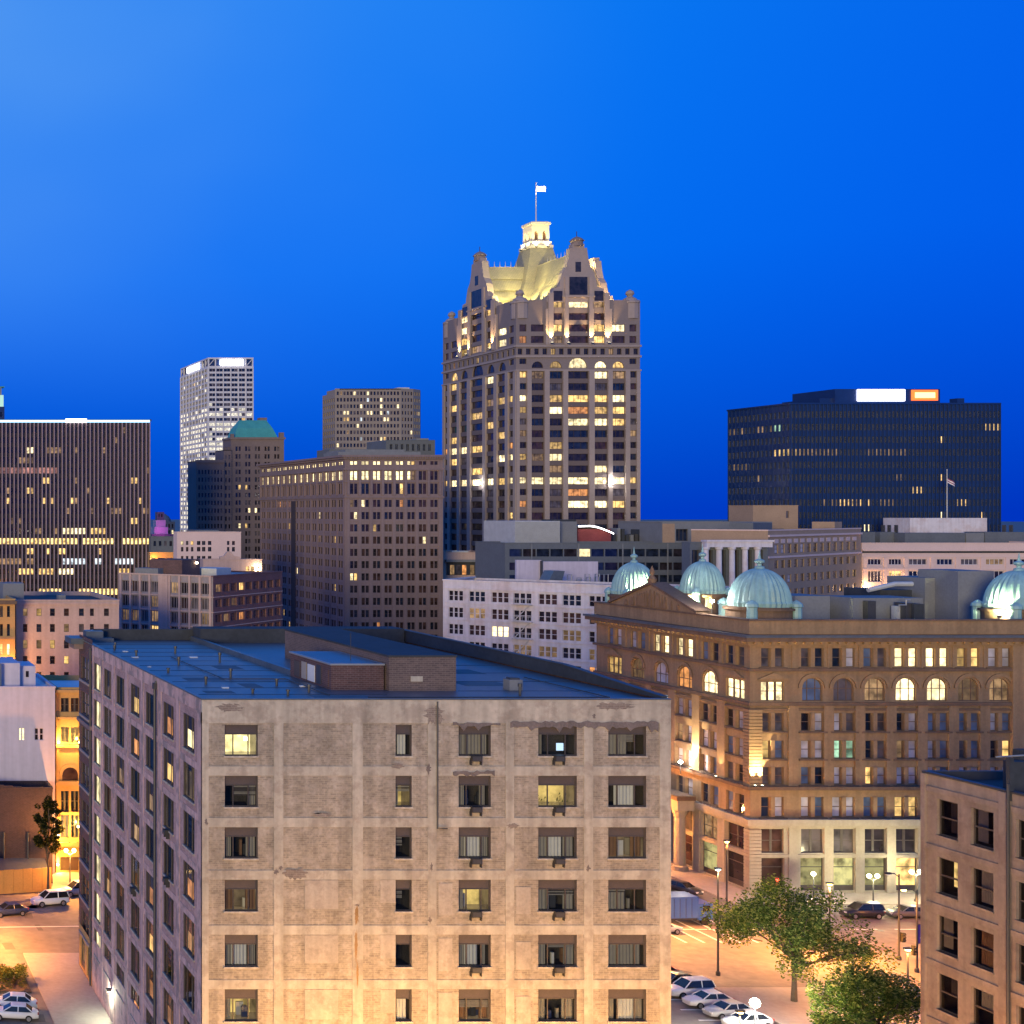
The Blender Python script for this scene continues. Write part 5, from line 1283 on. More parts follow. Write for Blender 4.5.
mid = [(x0_ + hx * .48, 2.6, zt + (zr_ - zt) * .55), (x1_ - hx * .48, 2.6, zt + (zr_ - zt) * .55), (x1_ - hx * .35, D - 2, zt + (zr_ - zt) * .55), (x0_ + hx * .35, D - 2, zt + (zr_ - zt) * .55)]
for i in range(4):
    j = (i + 1) % 4; m.poly([b_[i], b_[j], mid[j], mid[i]], 'copper'); m.poly([mid[i], mid[j], t[j], t[i]], 'copper')
m.poly(t, 'copper'); m.box(t[1][0] - 2.4, t[1][0] + .6, 6, 10, zr_ - .5, zr_ + 1.2, 'brick_tower')
# the lower wing
X1 = X(195, Y0) - X0; wing = -X1 - .02
rw2 = rows_from(zz(470), pitch, pitch * .55, 15)
B.face((X1, -2.0), FRONT, wing * .78, 0, zz(461), rowgrid(r, cols_even(wing * .78, 8, .5, .6), rw2, 'bare', 'brick_tower', None, .02, BDK), .4, 'brick_tower')
B.face((X1 + wing * .78, -1.0), FRONT, wing * .22, 0, zz(450), rowgrid(r, cols_even(wing * .22, 2, .5, .2), rows_from(zz(455), pitch, pitch * .55, 16), 'bare', 'brick_tower', None, .02, BDK), .4, 'brick_tower')
m = B.p('wall'); m.poly([(X1 + wing * .78, -1, 0), (X1 + wing * .78, -1, zz(450)), (X1 + wing * .78, D, zz(450)), (X1 + wing * .78, D, 0)], 'brick_tower'); m.poly([(X1, -2, 0), (X1, -2, zz(461)), (X1, D, zz(461)), (X1, D, 0)], 'brick_tower')
m = B.p('roof'); m.box(X1, X1 + wing * .78 - .02, -2, D, zz(461) - .3, zz(461) - .02, 'roof_dark'); m.box(X1 + wing * .78, -.02, -1, D, zz(450) - .3, zz(450) - .02, 'roof_dark')
m = B.p('cornice'); m.box(X1 - .4, X1 + wing * .78, -2.4, -2.002, zz(463), zz(460), 'brick_tower')
B.finish(100)

# white steel framed tower
Y0 = 1200.; X0 = X(208, Y0); K = Y0 / FPX; zz = lambda py: HC - (py - 512) * K
B = Bld('white_steel_tower', 'white framed skyscraper at the back, half lit, with a white sign on each face', X0, Y0)
r = random.Random(91); W = 45.5 * K; D = Dleft(208, 180.5, Y0); zt = zz(357.5); pitch = 4.93 * K
rw = rows_from(zz(368.6), pitch, pitch * .60, 35)
lt = {}
for k in range(35):
    pr = .04 if k < 8 else (.5 if k in (8,) else .12 if k in (10,) else .82 if k in (11, 12, 14, 15, 16, 9) else .35 if k < 19 else .6)
    lt[k] = ('lit_white', pr)
WD = (('glass_navy', 5), ('glass_dark', 3), ('glass_grey', 1))
def halves(w, n): return [q for a, b in cols_even(w, n, .86, .5) for q in ((a, (a + b) / 2 - .05), ((a + b) / 2 + .05, b))]
B.face((0, 0), FRONT, W, 0, zz(367), rowgrid(r, halves(W, 6), rw, 'bare', 'white_steel', lt, .03, WD, (('lit_white', 3), ('lit_warm', 1))), .4, 'white_steel')
B.face((0, D), LEFT, D, 0, zz(367), rowgrid(r, halves(D, 9), rw, 'bare', 'white_steel', lt, .03, WD, (('lit_white', 3), ('lit_warm', 1))), .4, 'white_steel')
B.shell(W, D, 0, zz(367), 'white_steel')
m = B.p('crown')
m.box(1.5, W - 1, 1.5, D - 1, zz(367), zt - 1.2, 'slate_wall')
m.box(0, W, 0, 1.4, zt - 1.3, zt, 'white_steel'); m.box(0, 1.4, 1.4, D, zt - 1.3, zt, 'white_steel')
m.box(0, W, .02, 1.3, zz(367) + .002, zz(367) + .9, 'white_steel'); m.box(.02, 1.3, 1.3, D, zz(367) + .002, zz(367) + .9, 'white_steel')
for u, p0, w, n_ in ((FRONT, (0, 0), W, 6), (LEFT, (0, D), D, 9)):
    for i in range(n_ + 1):
        a = min(max(w * i / n_, .6), w - .6); fbox(m, p0, u, a - .5, a + .5, zz(367) + .9, zt - 1.3, -.05, 'white_steel', 1.2)
    for a0 in (0, w - w / n_):
        nn = (u[1], -u[0]); q = lambda a, z, d=.4: (p0[0] + u[0] * a - nn[0] * d, p0[1] + u[1] * a - nn[1] * d, z)
        m.tube([q(a0 + .6, zz(366)), q(a0 + w / n_ - .6, zt - 1)], .35, 'white_steel', 5)
m = B.p('rooftop_sign'); m.box(12 * K, 35.5 * K, -.8, -.1, zz(365.2), zz(359.6), 'white_glow'); m.box(-.8, -.1, D * .28, D * .72, zz(365.4), zz(360.2), 'white_glow')
m = B.p('wall_rib')
for u, p0, w, n_ in ((FRONT, (0, 0), W, 6), (LEFT, (0, D), D, 9)):
    for i in range(n_ + 1):
        a = min(max(w * i / n_, .5), w - .5); fbox(m, p0, u, a - .45, a + .45, 0, zz(367.2), .5, 'white_steel')
B.finish(100)
# ------------------------------------------------------------------ middle distance
def simple(name, label, px0, px1, ptop, Y, D, mat, cols, rows, style='sash', frame='frame_dark', lit=None, prob=.06, dark=DARK, rec=.3, roof='roof_dark', seed=1, frac=.5, mar=.4, litset=None, left=True, lcols=0, par=.5, cat='building'):
    x = X(px0, Y); k = Y / FPX; W = (px1 - px0) * k; zt = Z(ptop, Y); r = random.Random(seed)
    B = Bld(name, label, x, Y, cat=cat)
    cs = cols if isinstance(cols, list) else (cols_even(W, cols, frac, mar) if cols else [])
    cs = [((a - px0) * k, (b - px0) * k) if isinstance(cols, list) else (a, b) for a, b in cs]
    rws = [(HC - (b - 512) * k, HC - (a - 512) * k) for a, b in rows]
    rws = [q for q in rws if q[0] > .3]
    ls = litset or (('lit_warm', 4), ('lit_bright', 1), ('lit_dim', 3), ('lit_orange', 1))
    B.face((0, 0), FRONT, W, 0, zt, rowgrid(r, cs, rws, style, frame, lit, prob, dark, ls), rec, mat)
    if left: B.face((0, D), LEFT, D, 0, zt, rowgrid(r, cols_even(D, lcols, frac, mar), rws, style, frame, None, prob, dark, ls) if lcols else [], rec, mat)
    B.shell(W, D, 0, zt, mat)
    B.p('roof').box(.3, W - .3, .3, D - .3, zt - par - .3, zt - par, roof)
    m = B.p('parapet'); m.box(-.08, W + .08, -.08, .3, zt + .002, zt + .22, mat); m.box(-.08, .3, .3, D, zt + .002, zt + .22, mat); m.box(.3, W + .08, D - .3, D, zt - par, zt + .22, mat); m.box(W - .3, W + .08, .3, D - .3, zt - par, zt + .22, mat)
    return B, W, zt, k
def seq(a, h, p, n): return [(a + p * i, a + h + p * i) for i in range(n)]

# white painted block with triple windows
Yw = 270.; ya = R(-45); Xw = X(443, Yw); B = Bld('white_block', 'white painted block with rows of triple sash windows, beside the domed building', Xw, Yw, ya)
cw_, sw_ = math.cos(ya), math.sin(ya)
def wt(px): q = (px - CX) / FPX; return (q * Yw - Xw) / (cw_ - q * sw_)
k = Yw / FPX; W, D = 44., 16.; zt = Z(580.5, Yw); r = random.Random(101)
cs = [(wt(a), wt(b)) for a, b in ((448.6, 463), (469, 485), (491.5, 508.5), (513.5, 531.5), (538.5, 557), (562.5, 581), (589, 607.5), (615, 634))]
P_ = 16.6 * k; rws = [(Z(600.3, Yw) - P_ * i, Z(590, Yw) - P_ * i) for i in range(10)]
lt = {(1, 1): 'lit_dim', (3, 4): 'lit_dim', (4, 4): 'lit_orange', (4, 2): 'lit_dim', (3, 3): 'lit_dim', (4, 3): 'lit_warm', (5, 5): 'lit_orange', (4, 6): 'lit_orange', (3, 6): 'lit_dim'}
B.face((0, 0), FRONT, W, 0, zt, rowgrid(r, cs, rws, 'triple', 'white_paint', lt, .02, (('glass_dark', 4), ('glass_brown', 3), ('glass_navy', 1))), .30, 'white_paint')
B.face((0, D), LEFT, D, 0, zt, [], .3, 'white_paint'); B.shell(W, D, 0, zt, 'white_paint')
B.p('roof').box(.3, W - .3, .3, D - .3, zt - .7, zt - .4, 'roof_dark')
m = B.p('parapet'); m.box(-.1, W, -.1, .3, zt + .002, zt + .25, 'white_paint'); m.box(-.1, .3, .3, D, zt + .002, zt + .25, 'white_paint')
m = B.p('string_course'); fbox(m, (0, 0), FRONT, .1, W - .1, zt - 1.5, zt - 1.3, .18, 'white_paint')
for i in range(10): fbox(m, (0, 0), FRONT, .1, W - .1, rws[i][0] - .45, rws[i][0] - .25, .12, 'white_paint')
for c in cs:
    for i in range(10): fbox(B.p('wall'), (0, 0), FRONT, c[0] + (c[1] - c[0]) * .31, c[0] + (c[1] - c[0]) * .36, rws[i][0], rws[i][1], -.10, 'white_paint', .25); fbox(B.p('wall'), (0, 0), FRONT, c[0] + (c[1] - c[0]) * .64, c[0] + (c[1] - c[0]) * .69, rws[i][0], rws[i][1], -.10, 'white_paint', .25)
a0, a1 = cs[3][0] - .2, cs[3][1] + .3
m = B.p('fire_escape')
for i in range(7):
    z = rws[i][0] - .1
    m.box(a0, a1, -1.1, -.05, z - .08, z, 'frame_white')
    for q in range(8): m.box(a0 + (a1 - a0) * q / 7 - .02, a0 + (a1 - a0) * q / 7 + .02, -1.1, -1.06, z - .02, z + .95, 'frame_white')
    m.box(a0, a1, -1.12, -1.055, z + .94, z + 1.0, 'frame_white'); m.tube([(a0 + .4, -.6, z - P_), (a1 - .4, -.6, z)], .08, 'frame_white', 4)
B.finish(100)
# roof wall of the next roof behind, white, with ducts
Ym = 290.; B = Bld('white_walled_roof', 'low roof with a blank white screen wall and pipes, behind the white painted block', X(540, Ym), Ym)
W = (630 - 540) * Ym / FPX; k = Ym / FPX; zt = Z(585, Ym)
B.face((0, 0), FRONT, W, 0, zt, [], .3, 'white_paint'); B.shell(W, 14, 0, zt, 'white_paint'); B.face((0, 14), LEFT, 14, 0, zt, [], .3, 'white_paint'); B.p('roof').box(.02, W - .02, .02, 13.9, zt - .2, zt + .02, 'roof_dark')
m = B.p('roof_wall'); m.box((545 - 540) * k, (571 - 540) * k, 12, 12.6, zt + .02, Z(560, Ym + 12), 'white_wall'); m.box((571.4 - 540) * k, (630 - 540) * k, 12, 12.5, zt + .02, Z(561.5, Ym + 12), 'white_wall')
m.box((569.6 - 540) * k, (571.3 - 540) * k, 11.5, 11.99, zt + .02, Z(560.6, Ym + 12), 'metal_dark')
m = B.p('roof_hatch'); m.prism([((552 - 540) * k, zt + .02), ((566 - 540) * k, zt + .02), ((570 - 540) * k, Z(571, Ym + 2)), ((559 - 540) * k, Z(571, Ym + 2))], 2, 6, 'roof_felt', lambda x, y, z: (x, z, y))
m = B.p('roof_pipe')
for i in range(16):
    x = (572 - 540 + i * 3.2) * k; h = rnd.uniform(.4, 2.2); y = 6 + (i % 3)
    m.tube([(x, y, zt), (x, y, zt + h), (x + .9, y, zt + h), (x + .9, y, zt)], .10, 'metal_grey', 5)
B.finish()

# small pinkish block with a dark balcony behind it
B, W, zt, k = simple('pink_penthouse_block', 'small pinkish block with a dark recessed balcony, directly behind the white painted block', 443, 502, 553, 420, 20, 'pink_stone', [(484, 488), (491.5, 495)], [(562, 568.5)], 'mull', 'frame_dark', {(0, 0): 'glass_brown', (0, 1): 'glass_brown'}, seed=102)
m = B.p('balcony'); fbox(m, (0, 0), FRONT, 1.0, 11, Z(575, 420), Z(562, 420), .1, 'roof_dark'); fbox(m, (0, 0), FRONT, .5, 11.3, Z(562, 420), Z(559.5, 420), .9, 'mech_grey')
for px, g_ in ((450, 'lit_dim'), (456, 'glass_grey'), (462, 'lit_orange'), (470, 'lit_dim')): fbox(B.p('balcony_door'), (0, 0), FRONT, (px - 443) * k, (px + 4 - 443) * k, Z(574.5, 420), Z(565, 420), .15, g_)
B.p('roof_plant').box(3.5, 8.5, 2, 6, zt - .5, Z(551, 422), 'corrugated')
B.finish()

# banded grey block
Yg = 350.
B, W, zt, k = simple('banded_block', 'long blue grey concrete block with dark horizontal window bands and roof plant', 505, 800, 543.5, Yg, 16, 'blue_conc', 21, [(549, 556.5), (562.5, 570), (575, 582), (588, 595)], 'bare', 'frame_dark', {(0, 5): 'lit_bright'}, .015, (('glass_navy', 3), ('glass_dark', 2)), seed=103, frac=.93, mar=1)
m = B.p('metal_plant_room'); bx = lambda px0, px1, pt, Ya, Yb, mt, part, X0=X(505, Yg): part.box(X(px0, Ya) - X0, X(px1, Ya) - X0, Ya - Yg, Yb - Yg, zt - .5, Z(pt, Ya), mt)
bx(515, 560, 521, 358, 375, 'corrugated', m); bx(560.5, 577, 521.5, 362, 375, 'mech_grey', m); bx(553, 576, 519.5, 364, 370, 'roof_dark', m)
for i in range(26):
    z = zt + i * .25
    if z < Z(522, 358): m.box(X(515, 358) - X(505, Yg) + .05, X(560, 358) - X(505, Yg) - .05, 7.96, 7.998, z, z + .10, 'mech_grey')
m = B.p('red_hall'); bx(577.5, 611, 529, 366, 380, 'barn_red', m)
xa, xb = X(577.5, 364) - X(505, Yg), X(613, 364) - X(505, Yg); za, zb_ = Z(524.5, 364), Z(533, 364)
m = B.p('canopy')
for i in range(6):
    t0, t1 = i / 6, (i + 1) / 6; f_ = lambda t: za - (za - zb_) * max(0, (t - .35) / .65) ** 1.4 - .3 * (1 - t)
    m.poly([(xa + (xb - xa) * t0, 13.6, f_(t0)), (xa + (xb - xa) * t1, 13.6, f_(t1)), (xa + (xb - xa) * t1, 30, f_(t1)), (xa + (xb - xa) * t0, 30, f_(t0))], 'roof_pale')
    m.poly([(xa + (xb - xa) * t0, 13.6, f_(t0) - .35), (xa + (xb - xa) * t1, 13.6, f_(t1) - .35), (xa + (xb - xa) * t1, 13.6, f_(t1)), (xa + (xb - xa) * t0, 13.6, f_(t0))], 'white_glow')  # white canopy edge made to glow by itself, with no lamp in it
m = B.p('roof_plant')
for i in range(9): bx(613 + i * 4.4, 616 + i * 4.4, 540 - rnd.uniform(4, 12), 372, 376, rnd.choice(['roof_dark', 'metal_dark', 'mech_grey']), m)
m = B.p('mullion')
for px in (531, 578, 622, 667, 700, 740): fbox(m, (0, 0), FRONT, (px - 505) * k, (px + 1.2 - 505) * k, 0, zt - .01, .12, 'mech_grey')
B.finish(100)

# columned hall
Yh = 312.
B, W, zt, k = simple('columned_hall', 'pale building with tall white columns across its front, behind the two nearer domes', 690, 768, 543, Yh, 3, 'blue_conc', [(692, 700), (706, 713), (719, 726), (732, 739), (745, 752), (757, 763)], [(550, 592)], 'mull', 'frame_dark', None, .0, (('glass_dark', 1), ('glass_navy', 1)), seed=104, rec=.8)
m = B.p('column')
for px in (703, 716, 729, 742, 754.5): 
    x = (px - 690) * k; m.lathe(x, -1.0, [(.75, 0), (.75, Z(594, Yh)), (.62, Z(593, Yh)), (.55, Z(550, Yh)), (.8, Z(548.5, Yh)), (.8, Z(547, Yh))], 12, 'white_paint')
m = B.p('entablature'); m.box(2.6, W - .2, -1.8, -.002, Z(547, Yh), zt + .3, 'white_paint'); m.box(2.4, W, -2.1, -.003, zt + .3, zt + .7, 'white_paint')
B.finish()
# low office with window band behind the hall
B, W, zt, k = simple('flat_roof_office', 'flat roofed office with one strip of wide dark windows, behind the columned hall', 662, 772, 522.5, 362, 20, 'mech_grey', [(676, 688), (694, 700), (705, 713), (717, 723), (727, 733), (737, 746), (752, 759)], [(529, 541)], 'mull2', 'frame_dark', {(0, 4): 'lit_dim', (0, 5): 'lit_dim'}, .0, (('glass_navy', 2), ('glass_dark', 2)), seed=105, rec=.5)
fbox(B.p('brick_end'), (0, 0), FRONT, .1, 3.2, 0, zt - .3, .15, 'tan_brick'); B.finish()

# tan brick office
Yt = 322.
ya = R(38); Xt = X(768, Yt); cw_, sw_ = math.cos(ya), math.sin(ya)
def tt(px): q = (px - CX) / FPX; return (q * Yt - Xt) / (cw_ - q * sw_)
B = Bld('tan_brick_office', 'tan brick office of five storeys with close set narrow windows and a boxy penthouse', Xt, Yt, ya)
W, D = tt(861), 16.; zt = Z(531, Yt); k = Yt / FPX; r = random.Random(106)
cs = [(tt(774.5 + 6.5 * i), tt(778.2 + 6.5 * i)) for i in range(13)]
rws = [(Z(b, Yt), Z(a, Yt)) for a, b in ((545, 554), (561, 569), (576, 584), (591, 599), (606, 614), (621, 629), (636, 644))]
B.face((0, 0), FRONT, W, 0, zt, rowgrid(r, cs, rws, 'sash', 'frame_dark', None, .0, (('glass_grey', 3), ('glass_dark', 2), ('glass_blind', 1))), .3, 'tan_brick')
B.face((0, D), LEFT, D, 0, zt, [], .3, 'tan_brick'); B.shell(W, D, 0, zt, 'tan_brick')
B.p('roof').box(.3, W - .3, .3, D - .3, zt - .7, zt - .3, 'roof_dark'); m = B.p('parapet'); m.box(-.1, W + .1, -.1, .3, zt + .002, zt + .3, 'pink_light'); m.box(-.1, .3, .3, D, zt + .002, zt + .3, 'pink_light')
m = B.p('string_course'); fbox(m, (0, 0), FRONT, .02, W, Z(558.5, Yt), Z(556.5, Yt), .25, 'pink_light'); fbox(m, (0, 0), FRONT, .02, W, Z(537, Yt), Z(535, Yt), .35, 'pink_light')
for a, b in cs: fbox(B.p('sill'), (0, 0), FRONT, a - .1, b + .1, Z(543.5, Yt), Z(539.5, Yt), .05, 'pink_light')
m = B.p('roof_plant'); m.box(6, 18, 5, 10, zt - .5, Z(523, Yt), 'blue_conc'); m.box(W - 6, W - .5, 4, 9, zt - .5, Z(523, Yt), 'tan_brick')
B.finish(100)
Yq = 372.; B, W, zt, k = simple('boxy_tan_block', 'plain tan box with a pale rim rising behind the tan brick office', 753, 798, 506, Yq, 10, 'tan_brick', [(786, 789)], [(511, 518)], 'bare', 'frame_dark', {(0, 0): 'glass_grey'}, .0, seed=206); B.finish()

# long pink block on the right
Yp = 365.
B, W, zt, k = simple('pink_stone_block', 'long pink stone block with a dark line under its cornice, lit pink from below', 862, 1075, 543.5, Yp, 50, 'pink_light',
    [(868, 881.5), (889, 902), (909, 927), (937, 953), (961, 978), (986, 1004), (1010, 1026), (1034, 1050)], [(559, 564.8), (571, 582), (590, 602), (610, 622)], 'mull3', 'white_paint', {(0, 5): 'lit_dim', (1, 1): 'lit_warm'}, .02, (('glass_grey', 3), ('glass_dark', 3), ('glass_navy', 1)), seed=107, rec=.35)
m = B.p('cornice'); fbox(m, (0, 0), FRONT, 0, W, Z(553, Yp), Z(551, Yp), .12, 'roof_dark'); fbox(m, (0, 0), FRONT, -.1, W, Z(551, Yp), Z(549.4, Yp), .5, 'pink_light'); fbox(m, (0, 0), FRONT, 0, W, Z(570, Yp), Z(568.5, Yp), .25, 'pink_light'); fbox(m, (0, 0), FRONT, 0, W, Z(557.5, Yp), Z(556.5, Yp), .15, 'pink_light')
m = B.p('pilaster')
for px in (864.5, 885, 905.5, 932, 957, 982, 1007, 1030): fbox(m, (0, 0), FRONT, (px - 1.7 - 862) * k, (px + 1.7 - 862) * k, 0, Z(557.6, Yp), .2, 'pink_light')
m = B.p('roof_plant'); bx = lambda px0, px1, pt, Ya, Yb, mt, part, X0=X(862, Yp): part.box(X(px0, Ya) - X0, X(px1, Ya) - X0, Ya - Yp, Yb - Yp, zt - .5, Z(pt, Ya), mt)
bx(910, 987, 518, 395, 405, 'white_paint', m); bx(862, 875, 532, 385, 391, 'blue_conc', m); bx(880, 895, 532, 387, 391, 'blue_conc', m); bx(905, 965, 533, 383, 390, 'blue_conc', m); bx(966, 984, 533, 384, 390, 'mech_grey', m); bx(985, 1030, 532, 385, 392, 'blue_conc', m)
for px in (884, 890, 897, 1005, 1012): bx(px, px + 1.2, 525, 389, 390, 'metal_dark', m)
m = B.p('wall_lamp')
for px, pz in ((863.5, 586), (896.5, 588)):
    x = (px - 862) * k; m.box(x - .2, x + .2, -.5, -.3, Z(pz + 1, Yp), Z(pz - 1, Yp), 'lamp_soft'); lamp(B.root, (x, -1.2, Z(pz + 3, Yp)), 600, (1, .55, .22), size=.3)
B.finish(100)
p = MB(); fx_, fy_ = X(947, 408), 408.
p.lathe(fx_, fy_, [(.14, Z(520, 408)), (.10, Z(470, 408)), (.18, Z(469.7, 408)), (.02, Z(469, 408))], 6, 'frame_white'); o = p.build('flagpole'); tag(o, 'white flagpole on the white box roof in front of the dark glass office block', 'flagpole')
f = MB()
for i in range(7):
    a, b = i / 7, (i + 1) / 7; wv = lambda t: .25 * math.sin(t * 7) * t; dr = lambda t: -t * 1.3
    for q in range(4):
        f.poly([(a * 2.3, wv(a), dr(a) - .32 * (q + 1)), (b * 2.3, wv(b), dr(b) - .32 * (q + 1)), (b * 2.3, wv(b), dr(b) - .32 * q), (a * 2.3, wv(a), dr(a) - .32 * q)], 'flag_red' if q % 2 == 0 else 'flag_pale')
o = f.build('flag', loc=(fx_ + .1, fy_, Z(478, 408))); tag(o, 'small red and pale striped flag drooping in front of the dark glass office block', 'flag')

# rotated block: grey grid on one face, red brick on the other
Yj = 260.; B = Bld('corner_block', 'five storey corner block, one face a pale concrete grid and the other dark red brick', X(213, Yj), Yj, yaw=math.atan2(1, .934))
r = random.Random(111); zt = Z(577, Yj); W, D = 29., 20.; k = Yj / FPX
rws = [(Z(595 + 15.2 * i, Yj), Z(583.5 + 15.2 * i, Yj)) for i in range(7)]; rws = [q for q in rws if q[0] > 0]
B.face((0, 0), FRONT, W, 0, zt, rowgrid(r, cols_even(W, 9, .78, .6), [(a + .4, b - .2) for a, b in rws], 'mull3', 'red_brick', {(0, 0): 'lit_dim', (0, 3): 'lit_warm', (2, 1): 'lit_dim', (3, 1): 'lit_bright', (1, 2): 'lit_dim'}, .10, (('glass_brown', 3), ('glass_dark', 3)), (('lit_dim', 3), ('lit_orange', 2))), .3, 'red_brick', 'brick_wall')
B.face((0, D), LEFT, D, 0, zt, rowgrid(r, cols_even(D, 9, .80, .5), rws, 'mull2', 'grey_conc', {(0, 5): 'lit_dim', (2, 0): 'lit_dim', (2, 3): 'lit_dim', (3, 3): 'lit_warm'}, .08, (('glass_grey', 2), ('glass_dark', 3), ('glass_brown', 2)), (('lit_dim', 3), ('lit_orange', 1))), .35, 'grey_conc')
B.shell(W, D, 0, zt, 'red_brick')
m = B.p('concrete_frame')
for i in range(10): a = min(max(.5 + (D - 1) / 9 * i, .25), D - .25); fbox(m, (0, D), LEFT, a - .22, a + .22, 0, zt - .02, .25, 'pink_stone')
fbox(m, (0, D), LEFT, D * .46, D * .54, 0, zt - .01, .35, 'pink_stone')
for i in range(7): fbox(m, (0, D), LEFT, .05, D - .05, Z(597.8 + 15.2 * i, Yj), Z(596.6 + 15.2 * i, Yj), .18, 'pink_stone'); fbox(m, (0, 0), FRONT, .05, W - .05, Z(597.8 + 15.2 * i, Yj), Z(597 + 15.2 * i, Yj), .15, 'pink_stone')
m = B.p('roof'); m.box(.3, W - .3, .3, D - .3, zt - .6, zt - .3, 'roof_felt'); m.box(-.15, W, -.15, .3, zt + .002, zt + .25, 'red_brick'); m.box(-.15, .3, .3, D, zt + .002, zt + .25, 'pink_stone')
m = B.p('penthouse'); m.box(3, 10, 8, 15, zt - .3, zt + 2.9, 'dark_brick'); m.box(11, 17, 5, 10, zt - .3, zt + 1.1, 'corrugated'); m.box(1.0, 5, 12, 17, zt - .3, zt + 1.2, 'mech_grey')
m = B.p('wall_lamp'); m.lathe(8, 7.6, [(.1, zt + 2), (.32, zt + 2.2), (.1, zt + 2.5)], 8, 'lamp_soft')
B.finish(100)

# pink block at the far left
Yk = 230.
B, W, zt, k = simple('pink_block', 'plain pinkish block with small square sash windows, beside the corner block', 16, 119, 601, Yk, 24, 'pink_stone', [(23, 27.5), (36.5, 41.5), (50, 55), (64, 69), (79, 84), (90, 94), (104, 109)], [(608.5, 616), (624, 632), (640, 648.5), (656, 664), (672, 680), (688, 696)], 'sash', 'frame_dark', {(0, 1): 'lit_warm', (0, 0): 'lit_dim', (2, 0): 'lit_dim', (2, 1): 'lit_dim', (2, 2): 'lit_warm', (1, 3): 'lit_dim', (3, 3): 'lit_warm', (3, 4): 'lit_dim'}, .0, seed=121, rec=.25)
B.p('roof_plant').box(-1.5, 2.0, 5, 10, zt - .5, Z(583, 236), 'mech_grey'); B.p('roof_plant').box(8, 9.2, 6, 8, zt - .5, zt + .6, 'mech_grey'); fbox(B.p('cornice'), (0, 0), FRONT, 0, W, Z(604.5, Yk), Z(602.5, Yk), .25, 'pink_stone'); B.finish()
B, W, zt, k = simple('ornate_cornice_block', 'orange lit block with a heavy cornice, at the left edge behind the white wall', -60, 15, 600, 226, 20, 'orange_stucco', [(-50, -42), (-34, -26), (-18, -10), (0, 3), (7, 10)], [(606, 617), (624, 636), (644, 655), (665, 678)], 'sash', 'frame_dark', {(2, 3): 'lit_warm', (2, 4): 'lit_bright'}, .1, seed=122)
m = B.p('cornice'); fbox(m, (0, 0), FRONT, 0, W + .2, Z(604, 226), Z(600.5, 226), .9, 'sandstone_dark'); fbox(m, (0, 0), FRONT, 0, W, Z(639, 226), Z(637, 226), .4, 'sandstone'); lamp(B.root, (W - 1.2, -2, Z(672, 226)), 900, SODIUM, size=.3); B.finish()

# white wall, ornate orange front, brick annexe
Ya = 185.
B, W, zt, k = simple('white_wall_building', 'building with one big blank white painted side wall and a pale flat roof', -50, 55, 688, Ya, 15, 'white_wall', [(19, 24.5), (34.5, 43.5)], [(728, 740.5)], 'pair', 'white_wall', {(0, 0): 'lit_bright', (0, 1): 'glass_dark'}, seed=131, roof='roof_pale', par=.2, rec=.2)
m = B.p('stair_bulkhead'); m.box(0, (22 + 50) * k, 2, 10, zt - .2, Z(663, 187), 'white_wall'); m.box((22.02 + 50) * k, (39 + 50) * k, 3, 9, zt - .2, Z(666, 188), 'white_wall'); m.box((-10 + 50) * k, (2 + 50) * k, 1, 1.9, zt, Z(664, 186), 'mech_grey')
fbox(B.p('hatch'), (0, 3), FRONT, (29 + 50) * k, (32 + 50) * k, Z(677, 188), Z(671, 188), .05, 'glass_dark'); B.finish()
Yo = 186.5
B, W, zt, k = simple('ornate_front_building', 'narrow ornate building glowing orange in the street light, between the white wall and the loft', 55.6, 112, 689, Yo, 14, 'orange_stucco', [(61, 69), (71, 79), (84, 92), (94, 102)], [(698, 712), (727, 742), (791, 812), (815, 838)], 'pair', 'frame_dark', {(1, 0): 'lit_dim', (1, 1): 'lit_dim', (3, 0): 'lit_dim'}, .0, seed=132, roof='roof_pale', rec=.4)
B2 = B
m = B.p('cornice'); fbox(m, (0, 0), FRONT, 0, W, Z(692, Yo), Z(689.2, Yo), .7, 'orange_stucco'); 
for a, b_ in ((719, 716.5), (747, 744.5), (785, 781), (846, 842)): fbox(m, (0, 0), FRONT, 0, W, Z(a, Yo), Z(b_, Yo), .45, 'orange_stucco')
m = B.p('pilaster')
for px in (57.5, 80, 104): fbox(m, (0, 0), FRONT, (px - 1.4 - 55.6) * k, (px + 1.4 - 55.6) * k, 0, Z(719.5, Yo), .3, 'orange_stucco')
m = B.p('arch')
for cx_ in (70, 93):
    x = (cx_ - 55.6) * k
    for q in range(12):
        t0, t1 = math.pi * q / 12, math.pi * (q + 1) / 12
        A = [(x - ra * math.cos(t), Z(775, Yo) + ra * math.sin(t)) for ra, t in ((1.05, t0), (1.45, t0), (1.45, t1), (1.05, t1))]
        m.poly([(a, -.2, z) for a, z in A], 'orange_stucco'); m.poly([(A[1][0], -.2, A[1][1]), (A[2][0], -.2, A[2][1]), (A[2][0], 0, A[2][1]), (A[1][0], 0, A[1][1])], 'orange_stucco')
    A = [(x - 1.05 * math.cos(math.pi * q / 12), Z(775, Yo) + 1.05 * math.sin(math.pi * q / 12)) for q in range(13)]
    B.p('arch_window').poly([(a, -.03, z) for a, z in A] + [(x + 1.05, -.03, Z(782, Yo) + .2), (x - 1.05, -.03, Z(782, Yo) + .2)], 'glass_brown')
m = B.p('wall_lamp')
